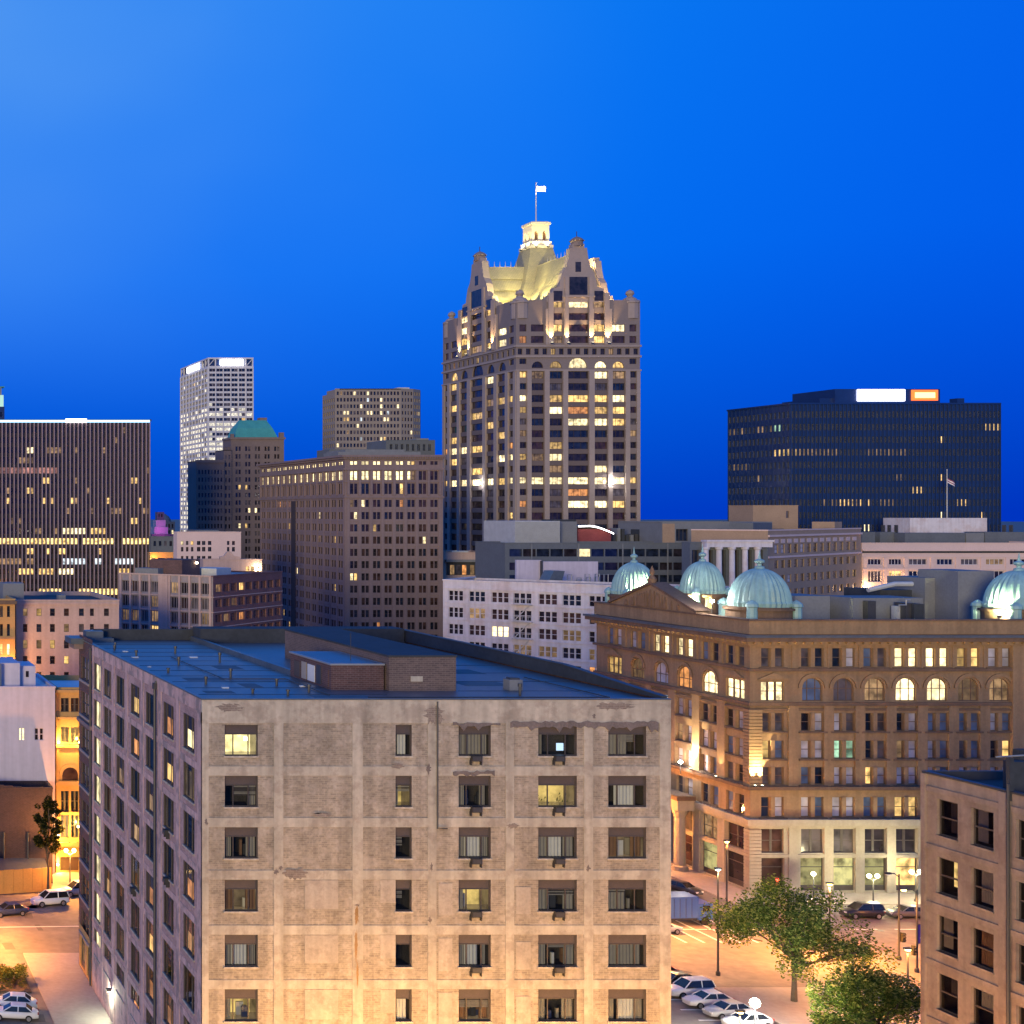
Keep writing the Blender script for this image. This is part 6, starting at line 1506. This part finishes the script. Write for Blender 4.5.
for px, pz, en in ((58.2, 742, 260), (79, 742, 260), (57.8, 834, 420), (77.5, 826, 320), (57.3, 864, 300)):
    x = (px - 55.6) * k; z = Z(pz, Yo); m.box(x - .12, x + .12, -.55, -.31, z - .1, z + .12, 'lamp_soft'); lamp(B.root, (x, -.95, z + .2), en, (1, .58, .10), size=.12)
fbox(B.p('shop_front'), (0, 0), FRONT, .6, W - .6, .3, Z(856, Yo), .05, 'glass_brown'); fbox(B.p('shop_front'), (0, 0), FRONT, 0, W, Z(856, Yo), Z(850, Yo), .5, 'orange_stucco')
B.finish()
Yb = 180.5
B, W, zt, k = simple('dark_brick_annexe', 'low dark brick building with a sloping top edge below the blank white wall', -50, 52.5, 789, Yb, 4.4, 'annexe_brick', [], [], seed=133)
m = B.p('parapet'); 
for i in range(8): m.box((-50 + 50 + i * 9) * k, (-50 + 50 + (i + 1) * 9 - .05) * k, -.05, .3, zt + .222, zt + .3 + (7 - i) * .12, 'annexe_brick')
m = B.p('drain_pipe')
for px in (4, 28): x = (px + 50) * k; m.tube([(x, -.15, .2), (x, -.15, Z(832, Yb))], .12, 'metal_dark', 6)
m = B.p('lean_to_roof'); m.poly([(0, -3.6, Z(874, 177)), ((45 + 50) * k, -3.6, Z(874, 177)), ((45 + 50) * k, -.02, Z(858, Yb)), (0, -.02, Z(858, Yb))], 'roof_felt'); m.box(0, (45 + 50) * k, -3.6, -3.4, Z(876, 177), Z(874, 177), 'metal_grey')
m.box(0.01, (45 + 50) * k - .01, -3.38, -.04, 0, Z(876.5, 177), 'annexe_brick'); B.finish()
# hoarding along the pavement, lamp orange partly put into the plywood colour
m = MB(); L_ = 7.2; ya0, ya1 = 173.9, 176.7; xa, xb = 15.0, 28.6
d = Vector((xb - xa, ya1 - ya0)); ln = d.length; H0 = 3.15
n_ = 11
h = thing('plywood_hoarding', 'orange lit plywood hoarding along the pavement behind the white car', 'hoarding', (xa, ya0, 0), math.atan2(d.y, d.x))
for i in range(n_): m.box(ln * i / n_ + .015, ln * (i + 1) / n_ - .015, 0, .06, .14, H0 - (.04 if i % 2 else 0), 'plywood')
m.build('panel', h)
m = MB(); m.box(0, ln, .061, .16, H0 - .35, H0 - .2, 'bark'); m.box(0, ln, .061, .16, .6, .75, 'bark')
for i in range(n_ + 1): x = min(max(ln * i / n_, .06), ln - .06); m.box(x - .05, x + .05, .161, .26, .14, H0 - .05, 'bark')
m.build('post_rail', h)
a = thing('striped_awning', 'red and white striped awning above the plywood hoarding by the left edge', 'awning', (15.2, 175.0, 3.3), math.atan2(d.y, d.x))
m = MB()
for i in range(10): m.poly([(i * .62, -.55, 0), (i * .62 + .62, -.55, 0), (i * .62 + .62, 1.2, 1.0), (i * .62, 1.2, 1.0)], 'awning_red' if i % 2 else 'sign_white'); m.poly([(i * .62, -.55, -.3), (i * .62 + .62, -.55, -.3), (i * .62 + .62, -.55, 0), (i * .62, -.55, 0)], 'awning_red' if i % 2 else 'sign_white')
m.build('canopy', a); m = MB()
for x in (.05, 6.1): m.tube([(x, -.5, -.05), (x, 1.2, .95)], .03, 'metal_grey', 5)
m.build('frame', a)

# small things between the far towers
B, W, zt, k = simple('parking_deck', 'orange lit parking deck seen between the bronze fin tower and a pale block', 150, 177, 553, 420, 3, 'orange_stucco', [(150, 156), (158, 165), (167, 174)], [(558, 563), (567, 572), (577, 582)], 'bare', 'frame_dark', {(1, 0): 'lit_bright', (1, 1): 'lit_warm', (1, 2): 'lit_dim', (0, 0): 'lit_dim'}, .2, seed=141, rec=1.0)
lamp(B.root, ((153 - 150) * k, -2, Z(560, 420)), 350, SODIUM, size=.3); lamp(B.root, ((165 - 150) * k, -2, Z(575, 420)), 350, SODIUM, size=.3); m = B.p('wall_lamp'); m.lathe((153 - 150) * k, -.5, [(.1, Z(560.5, 420)), (.4, Z(560, 420)), (.1, Z(559, 420))], 8, 'lamp_soft'); B.finish()
B, W, zt, k = simple('blue_grey_hall', 'dark blue grey block just behind the orange parking deck', 151, 180, 537, 470, 3, 'blue_conc', 5, [(541, 546)], 'bare', 'frame_dark', None, .0, seed=142); B.finish()
B, W, zt, k = simple('pale_pink_block', 'pale pink block with a grey top, below the copper roofed tower', 177, 241, 532.5, 390, 4, 'pink_light', [(181, 183.5), (186, 188.5), (191, 193.5), (197, 200.5), (202, 205.5), (208, 211.5), (227, 229.5), (232, 235)], [(541, 545), (547, 551.5), (556, 561), (564, 569)], 'mull', 'frame_dark', {(0, 0): 'lit_bright'}, .06, seed=143)
B.p('roof_plant').box((198 - 176) * k, (222 - 176) * k, 4, 12, zt - .5, Z(530, 394), 'blue_conc'); B.finish()
B, W, zt, k = simple('curved_gable_hall', 'low pink hall with a curved gable, between the pale block and the brown bank', 203, 262, 560, 340, 4, 'pink_stone', [(246, 249), (251, 254), (256.5, 259.5)], [(566.5, 572)], 'sash', 'frame_dark', {0: 'lit_warm'}, .0, seed=144)
gm = B.p('gable')
gable(gm, FRONT, (0, -.1), [((220 - 203) * k, zt), ((220 - 203) * k, zt + .8), ((224 - 203) * k, zt + 1.0), ((227 - 203) * k, zt + 2.0), ((231 - 203) * k, zt + 2.0), ((234 - 203) * k, zt + 1.0), ((240 - 203) * k, zt + .8), ((240 - 203) * k, zt)], 0, .8, 'pink_stone')
m = B.p('wall_lamp'); m.lathe((257 - 203) * k, -.4, [(.1, Z(570, 340)), (.45, Z(569.3, 340)), (.1, Z(568.5, 340))], 8, 'lamp_white'); lamp(B.root, ((257 - 203) * k, -1.2, Z(569, 340)), 180, WARM, size=.3); B.finish()
B, W, zt, k = simple('stepped_stack_tower', 'slim stepped tower lit magenta, far off between two office blocks', 157, 164, 512.5, 720, 4, 'bank_stone', 2, [(514, 517)], 'bare', 'frame_dark', None, .0, seed=145)
m = B.p('setback'); m.box(-1.8, W + 1.6, -2, 6, 0, Z(527, 720), 'pink_light'); m.box(-.8, W + .6, -1, 5, 0, Z(520, 720), 'pink_light'); m.box(-3.5, W + 4, -3, 8, 0, Z(534, 720), 'bank_stone')
for z in (536, 528, 521): lamp(B.root, (W * .2, -7, Z(z + 2, 720)), 90, (.85, .12, 1.0), size=.3)
B.finish()
B, W, zt, k = simple('round_top_tower', 'grey tower with a low domed top and lit foot, far off beside the magenta stack', 160, 175, 522, 760, 10, 'blue_conc', 4, [(524, 528), (530, 534)], 'bare', 'frame_dark', {(1, 3): 'lit_bright'}, .1, seed=146)
B.p('domed_top').lathe(W * .45, 5, [(3.5, zt), (3.3, zt + 1.6), (2.4, zt + 3), (1, zt + 4), (.1, zt + 4.6)], 12, 'blue_conc'); B.finish()
B, W, zt, k = simple('lit_top_tower', 'sliver of a dark tower with a pale lit crown at the left edge', -30, 4.5, 407, 820, 12, 'slate_wall', 6, seq(412, 5, 9, 14), 'bare', 'slate_fin', None, .03, seed=147)
m = B.p('crown'); m.box(2, W - .5, .5, 11, zt, Z(395, 820), 'lamp_crown'); m.box(3, W - 1.5, 2, 9, Z(395, 820), Z(387, 820), 'mech_grey'); m.box(3, W + .3, 2, 9, Z(387, 820), Z(386, 820), 'copper'); B.finish()
B, W, zt, k = simple('low_grey_row', 'low grey roofs far off, just right of the ornate tower', 600, 740, 533, 640, 20, 'blue_conc', 18, [(536, 540), (543, 547)], 'bare', 'frame_dark', None, .05, seed=148); B.finish()
# ------------------------------------------------------------------ cars
def car_proto(kind):
    """body as one lofted shell; glass, wheels, lamps as parts. x forward"""
    if kind == 'suv':   # (x, z belt, z roof or None)
        Lh, w, st = 2.35, .94, [(-2.32, .95, None), (-2.2, 1.08, None), (-1.95, 1.10, 1.72), (-1.2, 1.10, 1.80), (.1, 1.08, 1.78), (.55, 1.06, 1.62), (1.15, 1.04, None), (2.0, .95, None), (2.3, .78, None)]
        cabin = [(-2.20, -1.95), (1.15, .35)]; ztop = 1.78; belt = 1.06
    else:
        Lh, w, st = 2.3, .90, []
        cabin = [(-1.75, -1.15), (1.05, .30)]; ztop = 1.44; belt = .94
    root = bpy.data.objects.new(kind, None)
    m = MB(); zb = .30
    prof = [(-Lh, .55, .72), (-Lh + .10, .62, .90 if kind == 'suv' else .84), (-Lh + .5, .86, belt), (-.2, .94, belt), (1.0, .93, belt - .01), (Lh - .5, .86, belt - .10), (Lh - .1, .70, belt - .24), (Lh, .58, belt - .40)]
    rings = []
    for x, hw, zt in prof:
        hw *= w
        rings.append([(x, -hw * .92, zb), (x, -hw, zb + .18), (x, -hw * 1.0, zb + (zt - zb) * .7), (x, -hw * .90, zt - .02), (x, -hw * .55, zt + .03), (x, hw * .55, zt + .03), (x, hw * .90, zt - .02), (x, hw, zb + (zt - zb) * .7), (x, hw, zb + .18), (x, hw * .92, zb)])
    k = m.mi('car_white'); b = len(m.v); n = len(rings[0])
    for rg in rings: m.v.extend(rg)
    for i in range(len(rings) - 1):
        for j in range(n):
            q = (j + 1) % n; m.f.append((b + i * n + j, b + i * n + q, b + (i + 1) * n + q, b + (i + 1) * n + j)); m.m.append(k)
    m.f.append(tuple(b + j for j in range(n))[::-1]); m.m.append(k); m.f.append(tuple(b + (len(rings) - 1) * n + j for j in range(n))); m.m.append(k)
    # cabin: roof plate and pillars
    (r0, r1), (f0, f1) = cabin; hb, ht = w * .86, w * .68
    zb2 = belt - .01
    lo = {'rl': (r0, -hb, zb2), 'rr': (r0, hb, zb2), 'fl': (f0, -hb, zb2), 'fr': (f0, hb, zb2)}; hi = {'rl': (r1, -ht, ztop - .08), 'rr': (r1, ht, ztop - .08), 'fl': (f1, -ht, ztop - .08), 'fr': (f1, ht, ztop - .08)}
    m.poly([hi['rl'], hi['fl'], hi['fr'], hi['rr']], 'car_white')
    rt = [(r1 + .15, -ht * .8, ztop), (f1 - .2, -ht * .8, ztop), (f1 - .2, ht * .8, ztop), (r1 + .15, ht * .8, ztop)]
    m.poly(rt, 'car_white')
    for a, c in (('rl', 0), ('fl', 1), ('fr', 2), ('rr', 3)): pass
    hh = [hi['rl'], hi['fl'], hi['fr'], hi['rr']]
    for i in range(4): m.poly([hh[i], hh[(i + 1) % 4], rt[(i + 1) % 4], rt[i]], 'car_white')
    for a in ('rl', 'rr', 'fl', 'fr'): m.tube([lo[a], hi[a]], .05, 'car_white', 5)
    mid = (r1 + f1) / 2 + .05
    for s in (-1, 1): m.tube([(mid, s * hb, zb2), (mid - .03, s * ht, ztop - .08)], .05, 'car_white', 5)
    def part(mb, name, parent=root, smooth=False):
        me = mb.mesh(name, smooth); o = bpy.data.objects.new(name, me); o.parent = parent; return o
    body = part(m, 'body')
    for q in range((len(prof) - 1) * n): body.data.polygons[q].use_smooth = True
    g_ = MB(); L4 = lambda a, b_: g_.poly([lo[a], lo[b_], hi[b_], hi[a]], 'car_glass')
    L4('rl', 'fl'); L4('fl', 'fr'); L4('fr', 'rr'); L4('rr', 'rl'); gl = part(g_, 'window')
    kids = [body, gl]
    rw = .36 if kind == 'suv' else .32
    for x in (-1.38, 1.40):
        for s in (-1, 1):
            t = MB(); y = s * w * .86
            def disc(mb, rr, y0, y1, mat, nn=18):
                c = [(x + rr * math.cos(6.2832 * i / nn), rw + rr * math.sin(6.2832 * i / nn)) for i in range(nn)]
                mb.poly([(a, y1, z) for a, z in c], mat); mb.poly([(a, y0, z) for a, z in c][::-1], mat)
                for i in range(nn):
                    j = (i + 1) % nn; mb.poly([(c[i][0], y0, c[i][1]), (c[j][0], y0, c[j][1]), (c[j][0], y1, c[j][1]), (c[i][0], y1, c[i][1])], mat)
            disc(t, rw, y - s * .12, y + s * .10, 'tyre'); wo_ = part(t, 'wheel'); kids.append(wo_)
            t = MB(); disc(t, rw * .62, y + s * .10, y + s * .12, 'rim'); kids.append(part(t, 'rim', wo_))
    for s in (-1, 1):
        t = MB(); t.box(Lh - .16, Lh - .02, s * w * .50 - .16, s * w * .50 + .16, belt - .40, belt - .24, 'sign_white'); kids.append(part(t, 'headlight'))
        t = MB(); t.box(-Lh - .01, -Lh + .10, s * w * .50 - .16, s * w * .50 + .14, .68, .84, 'awning_red'); kids.append(part(t, 'tail_light'))
    return root
PROTO = {k: car_proto(k) for k in ('sedan', 'suv')}
def car(kind, label, x, y, yaw, paint, group=None):
    def cp(o, par=None):
        c = o.copy(); COL.objects.link(c)
        if par: c.parent = par
        if o.name.split('.')[0] == 'body':
            c.material_slots[0].link = 'OBJECT'; c.material_slots[0].material = MATS[paint]
        for ch in list(o.children): cp(ch, c)
        return c
    c = cp(PROTO[kind]); c.name = 'parked_car'; c.location = (x, y, .01); c.rotation_euler = (0, 0, yaw)
    return tag(c, label, 'car', group)
def gx(px, py): Y = GY(py); return X(px, Y), Y
a = R(14)
x, y = gx(50, 905); car('suv', 'white sport utility car parked at the kerb before the orange hoarding', x, y, math.pi + a, 'car_white', 'cars on the street behind the loft')
x, y = gx(9, 915); car('sedan', 'dark blue saloon car parked at the left edge behind the white sport utility', x, y, math.pi + a, 'car_blue', 'cars on the street behind the loft')
x, y = gx(78, 895); car('suv', 'silver car half hidden behind the dark brick corner of the loft', x, y, math.pi + a, 'car_silver', 'cars on the street behind the loft')
car('sedan', 'white saloon parked beside the flower bed in the bottom left corner', 18.2, 135.4, R(172), 'car_white', 'cars in the left corner car park')
car('sedan', 'white car cut off by the bottom left corner, nearer than its white neighbour', 17.9, 132.6, R(172), 'car_white', 'cars in the left corner car park')
x, y = gx(858, 916); car('suv', 'black estate car parked before the lit shop windows of the domed building', x, y - .6, math.pi, 'car_black', 'cars before the domed building')
x, y = gx(903, 916); car('sedan', 'dark saloon parked nose to tail behind the black estate', x, y - .6, math.pi, 'car_grey', 'cars before the domed building')
x, y = gx(683, 893); car('sedan', 'dark car on the side street of the domed building, above the blue truck', x, y, R(-68), 'car_black')
x, y = gx(672, 933); car('sedan', 'small silver car peeping past the right edge of the loft below the blue truck', x - 1.3, y, R(6), 'car_silver')
for yy, k, p, lb in ((145.0, 'sedan', 'car_red', 'dull red car at the far end of the plaza parking row'), (142.2, 'sedan', 'car_black', 'black saloon between the red car and the white cars in the row by the plaza'), (139.4, 'suv', 'car_white', 'white tall car, farthest of the white ones in the row by the plaza'), (136.6, 'sedan', 'car_white', 'white saloon in the middle of the parking row by the plaza'), (133.8, 'sedan', 'car_silver', 'silver saloon next to the bright globe lamp in the parking row'), (131.0, 'sedan', 'car_white', 'white saloon at the near end of the parking row, under the globe lamp')):
    car(k, lb, 85.7 + rnd.uniform(-.3, .3), yy - .6, R(187 + rnd.uniform(-3, 3)), p, 'cars in the parking row by the plaza')
# truck
tx, ty = X(681, 163), 163.5
t = thing('box_truck', 'blue box truck half hidden by the right edge of the loft', 'truck', (tx, ty, 0), R(4))
m = MB(); m.box(-5.2, 1.6, -1.2, 1.2, .9, 3.3, 'truck_blue'); 
for i in range(9): m.box(-5.0 + i * .72, -4.94 + i * .72, -1.23, -1.2, 1.0, 3.2, 'car_blue')
m.box(-5.2, 1.6, -1.22, 1.22, 3.3, 3.36, 'truck_blue'); m.build('cargo_box', t)
m = MB(); m.prism([(1.7, -1.1), (3.4, -1.1), (3.4, 1.1), (1.7, 1.1)], .6, 2.5, 'truck_blue'); m.build('cab', t)
m = MB(); m.box(3.38, 3.42, -.95, .95, 1.55, 2.3, 'car_glass'); m.box(2.2, 3.1, -1.12, -1.08, 1.6, 2.3, 'car_glass'); m.build('window', t)
m = MB(); m.box(-5.2, 3.4, -.8, .8, .55, .9, 'metal_dark'); m.build('chassis', t)
for x in (-3.9, 2.5):
    for s in (-1, 1):
        m = MB(); c = [(x + .5 * math.cos(6.2832 * i / 16), .5 + .5 * math.sin(6.2832 * i / 16)) for i in range(16)]
        m.poly([(q[0], s * 1.12, q[1]) for q in c], 'tyre'); m.poly([(q[0], s * .8, q[1]) for q in c], 'tyre')
        for i in range(16): j = (i + 1) % 16; m.poly([(c[i][0], s * .8, c[i][1]), (c[j][0], s * .8, c[j][1]), (c[j][0], s * 1.12, c[j][1]), (c[i][0], s * 1.12, c[i][1])], 'tyre')
        m.build('wheel', t)

# ------------------------------------------------------------------ street lamps, signals
def lathe_pole(m, h, r0=.11, r1=.07): m.lathe(0, 0, [(r0 * 2, 0), (r0 * 2, .35), (r0, .5), (r1, h)], 10, 'metal_dark')
def street_lamp(label, x, y, h, arm=0., yaw=0., en=1500, col=SODIUM, lens='lamp_sodium', group=None, twin=False, cut=152):
    t = thing('street_lamp', label, 'street lamp', (x, y, 0), yaw, group)
    m = MB(); lathe_pole(m, h); m.build('pole', t)
    arms = ([arm] if not twin else [arm, -arm])
    for a in arms:
        m = MB(); 
        if a: m.tube([(0, 0, h - .3), (a * .4, 0, h + .05), (a, 0, h + .1)], .05, 'metal_dark', 6)
        m.box(a - .32, a + .32, -.16, .16, h + .02, h + .18, 'metal_dark'); hd = m.build('lamp_head', t)
        m = MB(); m.lathe(a, 0, [(.05, h - .14), (.20, h - .08), (.24, h + .015)], 10, lens); m.build('lens', hd)
        if en: lamp(t, (a, 0, h - .30), en, col, 'SPOT' if cut else 'POINT', .2, (a, 0, 0) if cut else None, cut if cut else 150)
    return t
def globe_lamp(label, x, y, h, en, col, lens, n=1, group=None, gr=.26):
    t = thing('globe_lamp', label, 'street lamp', (x, y, 0), 0, group)
    m = MB(); lathe_pole(m, h - .3, .09, .06)
    if n > 1: m.tube([(-.5, 0, h - .25), (0, 0, h - .55), (.5, 0, h - .25)], .04, 'metal_dark', 6)
    m.build('pole', t)
    for dx in ([0] if n == 1 else [-.5, .5]):
        m = MB(); m.lathe(dx, 0, [(.04, h - .28)] + [(gr * math.sin(math.pi * i / 8), h - gr * math.cos(math.pi * i / 8)) for i in range(1, 8)] + [(.02, h + .26)], 12, lens); m.build('globe', t, True)
    lamp(t, (0, -gr - .2, h + .05), en, col, size=.25)
    return t
Yl = 177.; globe_lamp('twin globe lamp glowing yellow on the pavement beside the ornate orange building', X(70, Yl), Yl, 5.2, 2600, SODIUM, 'lamp_sodium', 2)
Yl = 145.; street_lamp('tall street lamp with a cold white head left of the big tree', X(718, Yl), Yl, 11.0, en=1500, col=(1, .62, .24), cut=0, lens='lamp_cool')
Yl = 127.; globe_lamp('bright white globe lamp at the end of the parking row', X(755, Yl), Yl, Z(1003, Yl), 2000, (1, .95, .82), 'lamp_white', gr=.42)
Yl = 170.; globe_lamp('twin globe lamp before the lit shop windows of the domed building', X(893, Yl) - 2.4, Yl, Z(876, Yl), 500, (1, .88, .45), 'lamp_soft', 2)
Yl = 150.; street_lamp('dark street lamp with its arm to the left, carrying a signal, beside the tan building', X(899, Yl), Yl, 9.2, -1.2, en=0, lens='sign_white')
sgp = (X(899, Yl), Yl)
Yl = 146.; street_lamp('street lamp carrying a purple banner at the corner of the tan building', X(917, Yl), Yl, 8.6, -1.4, en=1600, lens='lamp_sodium')
bnp = (X(917, Yl), Yl)
def signal(label, x, y, z, red=False):
    t = thing('traffic_signal', label, 'traffic signal', (x, y, z))
    m = MB(); m.box(-.18, .18, -.16, .16, -.5, .5, 'signal_yellow'); m.box(-.12, .12, .16, .3, -.05, .05, 'metal_dark'); m.build('housing', t)
    for i, c in enumerate(('lamp_red' if red else 'plastic_dark', 'plastic_dark', 'plastic_dark')):
        m = MB(); n = 12; zc = .32 - .32 * i
        m.poly([(.11 * math.cos(6.283 * k / n), -.17, zc + .11 * math.sin(6.283 * k / n)) for k in range(n)], c); m.build('light', t)
        m = MB()
        for k in range(7): a0, a1 = math.pi * k / 7, math.pi * (k + 1) / 7; m.poly([(.12 * math.cos(a0), -.162, zc + .12 * math.sin(a0)), (.12 * math.cos(a1), -.162, zc + .12 * math.sin(a1)), (.12 * math.cos(a1), -.36, zc + .12 * math.sin(a1)), (.12 * math.cos(a0), -.36, zc + .12 * math.sin(a0))], 'plastic_dark')
        m.build('visor', t)
    return t
signal('dark traffic signal on the lamp post with no lit lamp, near the tan building', sgp[0] + .35, sgp[1] - .1, Z(937, 150))
signal('traffic signal hanging below the purple banner', bnp[0] - .38, bnp[1] - .1, Z(950, 146))
t = thing('street_banner', 'purple banner hung from the lamp post by the tan building', 'banner', (bnp[0] + .1, bnp[1], Z(943, 146)))
m = MB(); m.box(0, .95, -.02, .02, 0, 1.9, 'banner_purple'); m.box(.28, .68, -.025, -.021, .9, 1.35, 'car_silver'); m.box(.2, .75, -.025, -.021, .45, .6, 'car_silver'); m.build('cloth', t)
m = MB(); m.box(-.1, 1.0, -.03, .03, 1.9, 1.96, 'metal_dark'); m.box(-.1, 1.0, -.03, .03, -.06, 0, 'metal_dark'); m.build('bracket', t)
Yl = 166.; px_ = X(776, Yl)
t = thing('signal_post', 'signal post with a red light before the dark corner shop window of the domed building', 'traffic signal', (px_, Yl, 0))
m = MB(); lathe_pole(m, 4.4, .08, .06); m.build('pole', t)
m = MB(); m.box(-.2, .2, -.16, .16, 3.6, 4.7, 'plastic_dark'); m.build('housing', t)
m = MB(); m.lathe(0, -.2, [(.02, 4.22), (.18, 4.32), (.20, 4.42), (.02, 4.6)], 10, 'lamp_red'); m.build('light', t)
lamp(t, (0, -.6, 4.4), 120, (1, .05, .03), size=.1)
# lamps along the loft front, below the frame; unseen ones added to brighten the streets
for i, (x, y, h, en) in enumerate(((31, 91.0, 8.0, 1500), (38, 90.5, 8.0, 4300), (50, 91.0, 8.0, 2600), (59, 92, 8.0, 1700))):
    street_lamp('sodium street lamp on the near side of the loft, %s' % ('below its left corner', 'below its blank bays', 'below its third window column', 'below its right corner')[i], x, y, h, 0, en=en, col=(1, .50, .125), cut=0, group='lamps along the loft')
for i, (x, y, en, lb) in enumerate(((14, 156, 5200, 'sodium street lamp on the street behind the loft, outside the left edge'), (11, 146, 3800, 'sodium street lamp by the flower bed, outside the left edge'), (87, 149.5, 900, 'sodium street lamp on the car park edge hidden behind the loft'), (93, 161, 2500, 'sodium street lamp on the crossing hidden behind the loft'), (108.5, 190, 1300, 'sodium street lamp on the side street of the domed building'), (109.5, 170, 550, 'sodium street lamp at the corner pier of the domed building'),
        (108, 150.5, 4200, 'sodium street lamp behind the big tree on the far side of the plaza'), (130, 152, 3600, 'sodium street lamp hidden behind the tan building'), (73.2, 112, 3600, 'sodium street lamp on the corner of the tan building below the frame'), (71.5, 88, 900, 'sodium street lamp beside the tan building, below the frame'), (99, 128, 1300, 'sodium street lamp among the plaza trees below the frame'))):
    street_lamp(lb, x, y, 8.0, 0, en=en * 3.0, cut=0 if (x, y) in ((71.5, 88), (108.5, 190), (109.5, 170)) else 152, group='sodium street lamps')
Yl = 172; globe_lamp('white globe lamp before the shop windows hidden by the tan building', 134, Yl, 3.8, 500, (1, .88, .5), 'lamp_soft', 2)
globe_lamp('white globe lamp before the second shop window of the domed building', 121.3, 171.8, 3.6, 380, (1, .88, .5), 'lamp_soft', 1)

# ------------------------------------------------------------------ trees and shrubs
def leaf_crown(name, parent, clumps, n, size, seed, mats=('leaf_dark', 'leaf_mid', 'leaf_light'), wts=(5, 4, 2)):
    r = random.Random(seed); m = MB()
    tot = sum(c[3] ** 2 for c in clumps)
    for (x, y, z, rad) in clumps:
        k = int(n * rad ** 2 / tot)
        for _ in range(k):
            d = Vector((r.gauss(0, 1), r.gauss(0, 1), r.gauss(0, .75))).normalized() * rad * r.uniform(.45, 1.08) ** .7
            p = Vector((x, y, z)) + d
            a = Vector((r.gauss(0, 1), r.gauss(0, 1), r.gauss(0, .5))).normalized(); b = a.cross(Vector((r.gauss(0, 1), r.gauss(0, 1), r.gauss(0, 1)))).normalized()
            s = size * r.uniform(.6, 1.35)
            mt = r.choices(mats, wts)[0]
            m.poly([p - a * s, p + b * s * .45, p + a * s, p - b * s * .45], mt)
    return m.build(name, parent)
def tree(name, label, x, y, h, cr, seed, n=9000, size=.20, flat=.62, base=.32, group=None, trunk_r=.22, mats=('leaf_dark', 'leaf_mid', 'leaf_light')):
    r = random.Random(seed); t = thing(name, label, 'tree', (x, y, 0), 0, group); m = MB(); clumps = []
    zc = h * base
    top = Vector((r.uniform(-.4, .4), r.uniform(-.4, .4), h * .62))
    m.tube([(0, 0, 0), (.05, .03, zc * .6), (top.x * .4, top.y * .4, zc), top], [trunk_r * 1.35, trunk_r, trunk_r * .85, trunk_r * .35], 'bark', 9)
    nb = 15
    for i in range(nb):
        a = 6.283 * i / nb + r.uniform(-.3, .3); el = r.uniform(.05, 1.0); rad = cr * r.uniform(.62, .98) * (1 - .35 * el)
        s = Vector((0, 0, zc * r.uniform(.85, 1.25))); e_ = Vector((math.cos(a) * rad, math.sin(a) * rad, zc + (h - zc) * (.12 + .75 * el) * 1.0))
        mid = (s + e_) * .5 + Vector((0, 0, .5)); m.tube([s, mid, e_], [trunk_r * .55, trunk_r * .3, .03], 'bark', 6)
        clumps.append((e_.x, e_.y, e_.z, cr * r.uniform(.16, .25)))
        for q in range(3):
            t_ = r.uniform(.45, .95); p = s.lerp(e_, t_) + Vector((r.uniform(-1, 1), r.uniform(-1, 1), r.uniform(-.2, .9))) * cr * .2
            m.tube([s.lerp(e_, t_ * .8), p], [.06, .02], 'bark', 4); clumps.append((p.x, p.y, p.z, cr * r.uniform(.13, .23)))
    for q in range(7):
        a = r.uniform(0, 6.28); d = cr * r.uniform(0, .45); clumps.append((math.cos(a) * d, math.sin(a) * d, h * r.uniform(.72, .93), cr * r.uniform(.16, .25)))
    m.build('trunk', t)
    leaf_crown('crown', t, clumps, n, size, seed + 1, mats)
    return t
tree('shade_tree', 'large spreading green tree on the plaza, its crown under the domed building', X(794, 137), 137, 11.2, 7.4, 5, n=20000, size=.15)
tree('shade_tree', 'green tree in front of the tan building, nearer and lower than the big plaza tree', X(873, 121), 121, 8.4, 5.2, 9, n=15000, size=.14)
tree('shade_tree', 'third tree at the bottom edge, only its crown top showing beside the nearer plaza tree', X(842, 117), 117, 5.6, 3.2, 15, n=6000, size=.16)
tree('slim_street_tree', 'slim dark street tree with a narrow crown before the brick annexe', X(48, 174.6), 174.6, 13.0, 2.3, 21, n=5200, size=.17, base=.42, trunk_r=.14, mats=('leaf_shade', 'leaf_shade', 'leaf_bush'))
s = thing('clipped_shrub', 'low rounded shrub in the flower bed, lit yellow, in the bottom left', 'shrub', (19.2, 143.2, .2))
r = random.Random(4); cl = [(r.uniform(-1.9, 1.2), r.uniform(-1.0, 1.0), r.uniform(.45, 1.0), r.uniform(.45, .7)) for _ in range(16)]
m = MB()
for c in cl: m.tube([(c[0] * .4, c[1] * .4, 0), (c[0], c[1], c[2])], [.05, .02], 'bark', 5)
m.build('stems', s); leaf_crown('foliage', s, cl, 3200, .11, 8, ('leaf_bush', 'leaf_mid', 'leaf_light'), (4, 2, 3))
r = random.Random(6); cl = [(r.uniform(-4, 1.0), r.uniform(-1.2, 1.2), r.uniform(.2, .45), r.uniform(.25, .4)) for _ in range(20)]
o = thing('flower_bed_plants', 'low reddish ground plants in front of the clipped shrub', 'plants', (19.0, 141.0, .2)); leaf_crown('foliage', o, cl, 1500, .10, 12, ('bark', 'leaf_bush', 'leaf_dark'), (3, 2, 2))
for o in PROTO.values():
    for ch in list(o.children_recursive): bpy.data.objects.remove(ch)
    bpy.data.objects.remove(o)
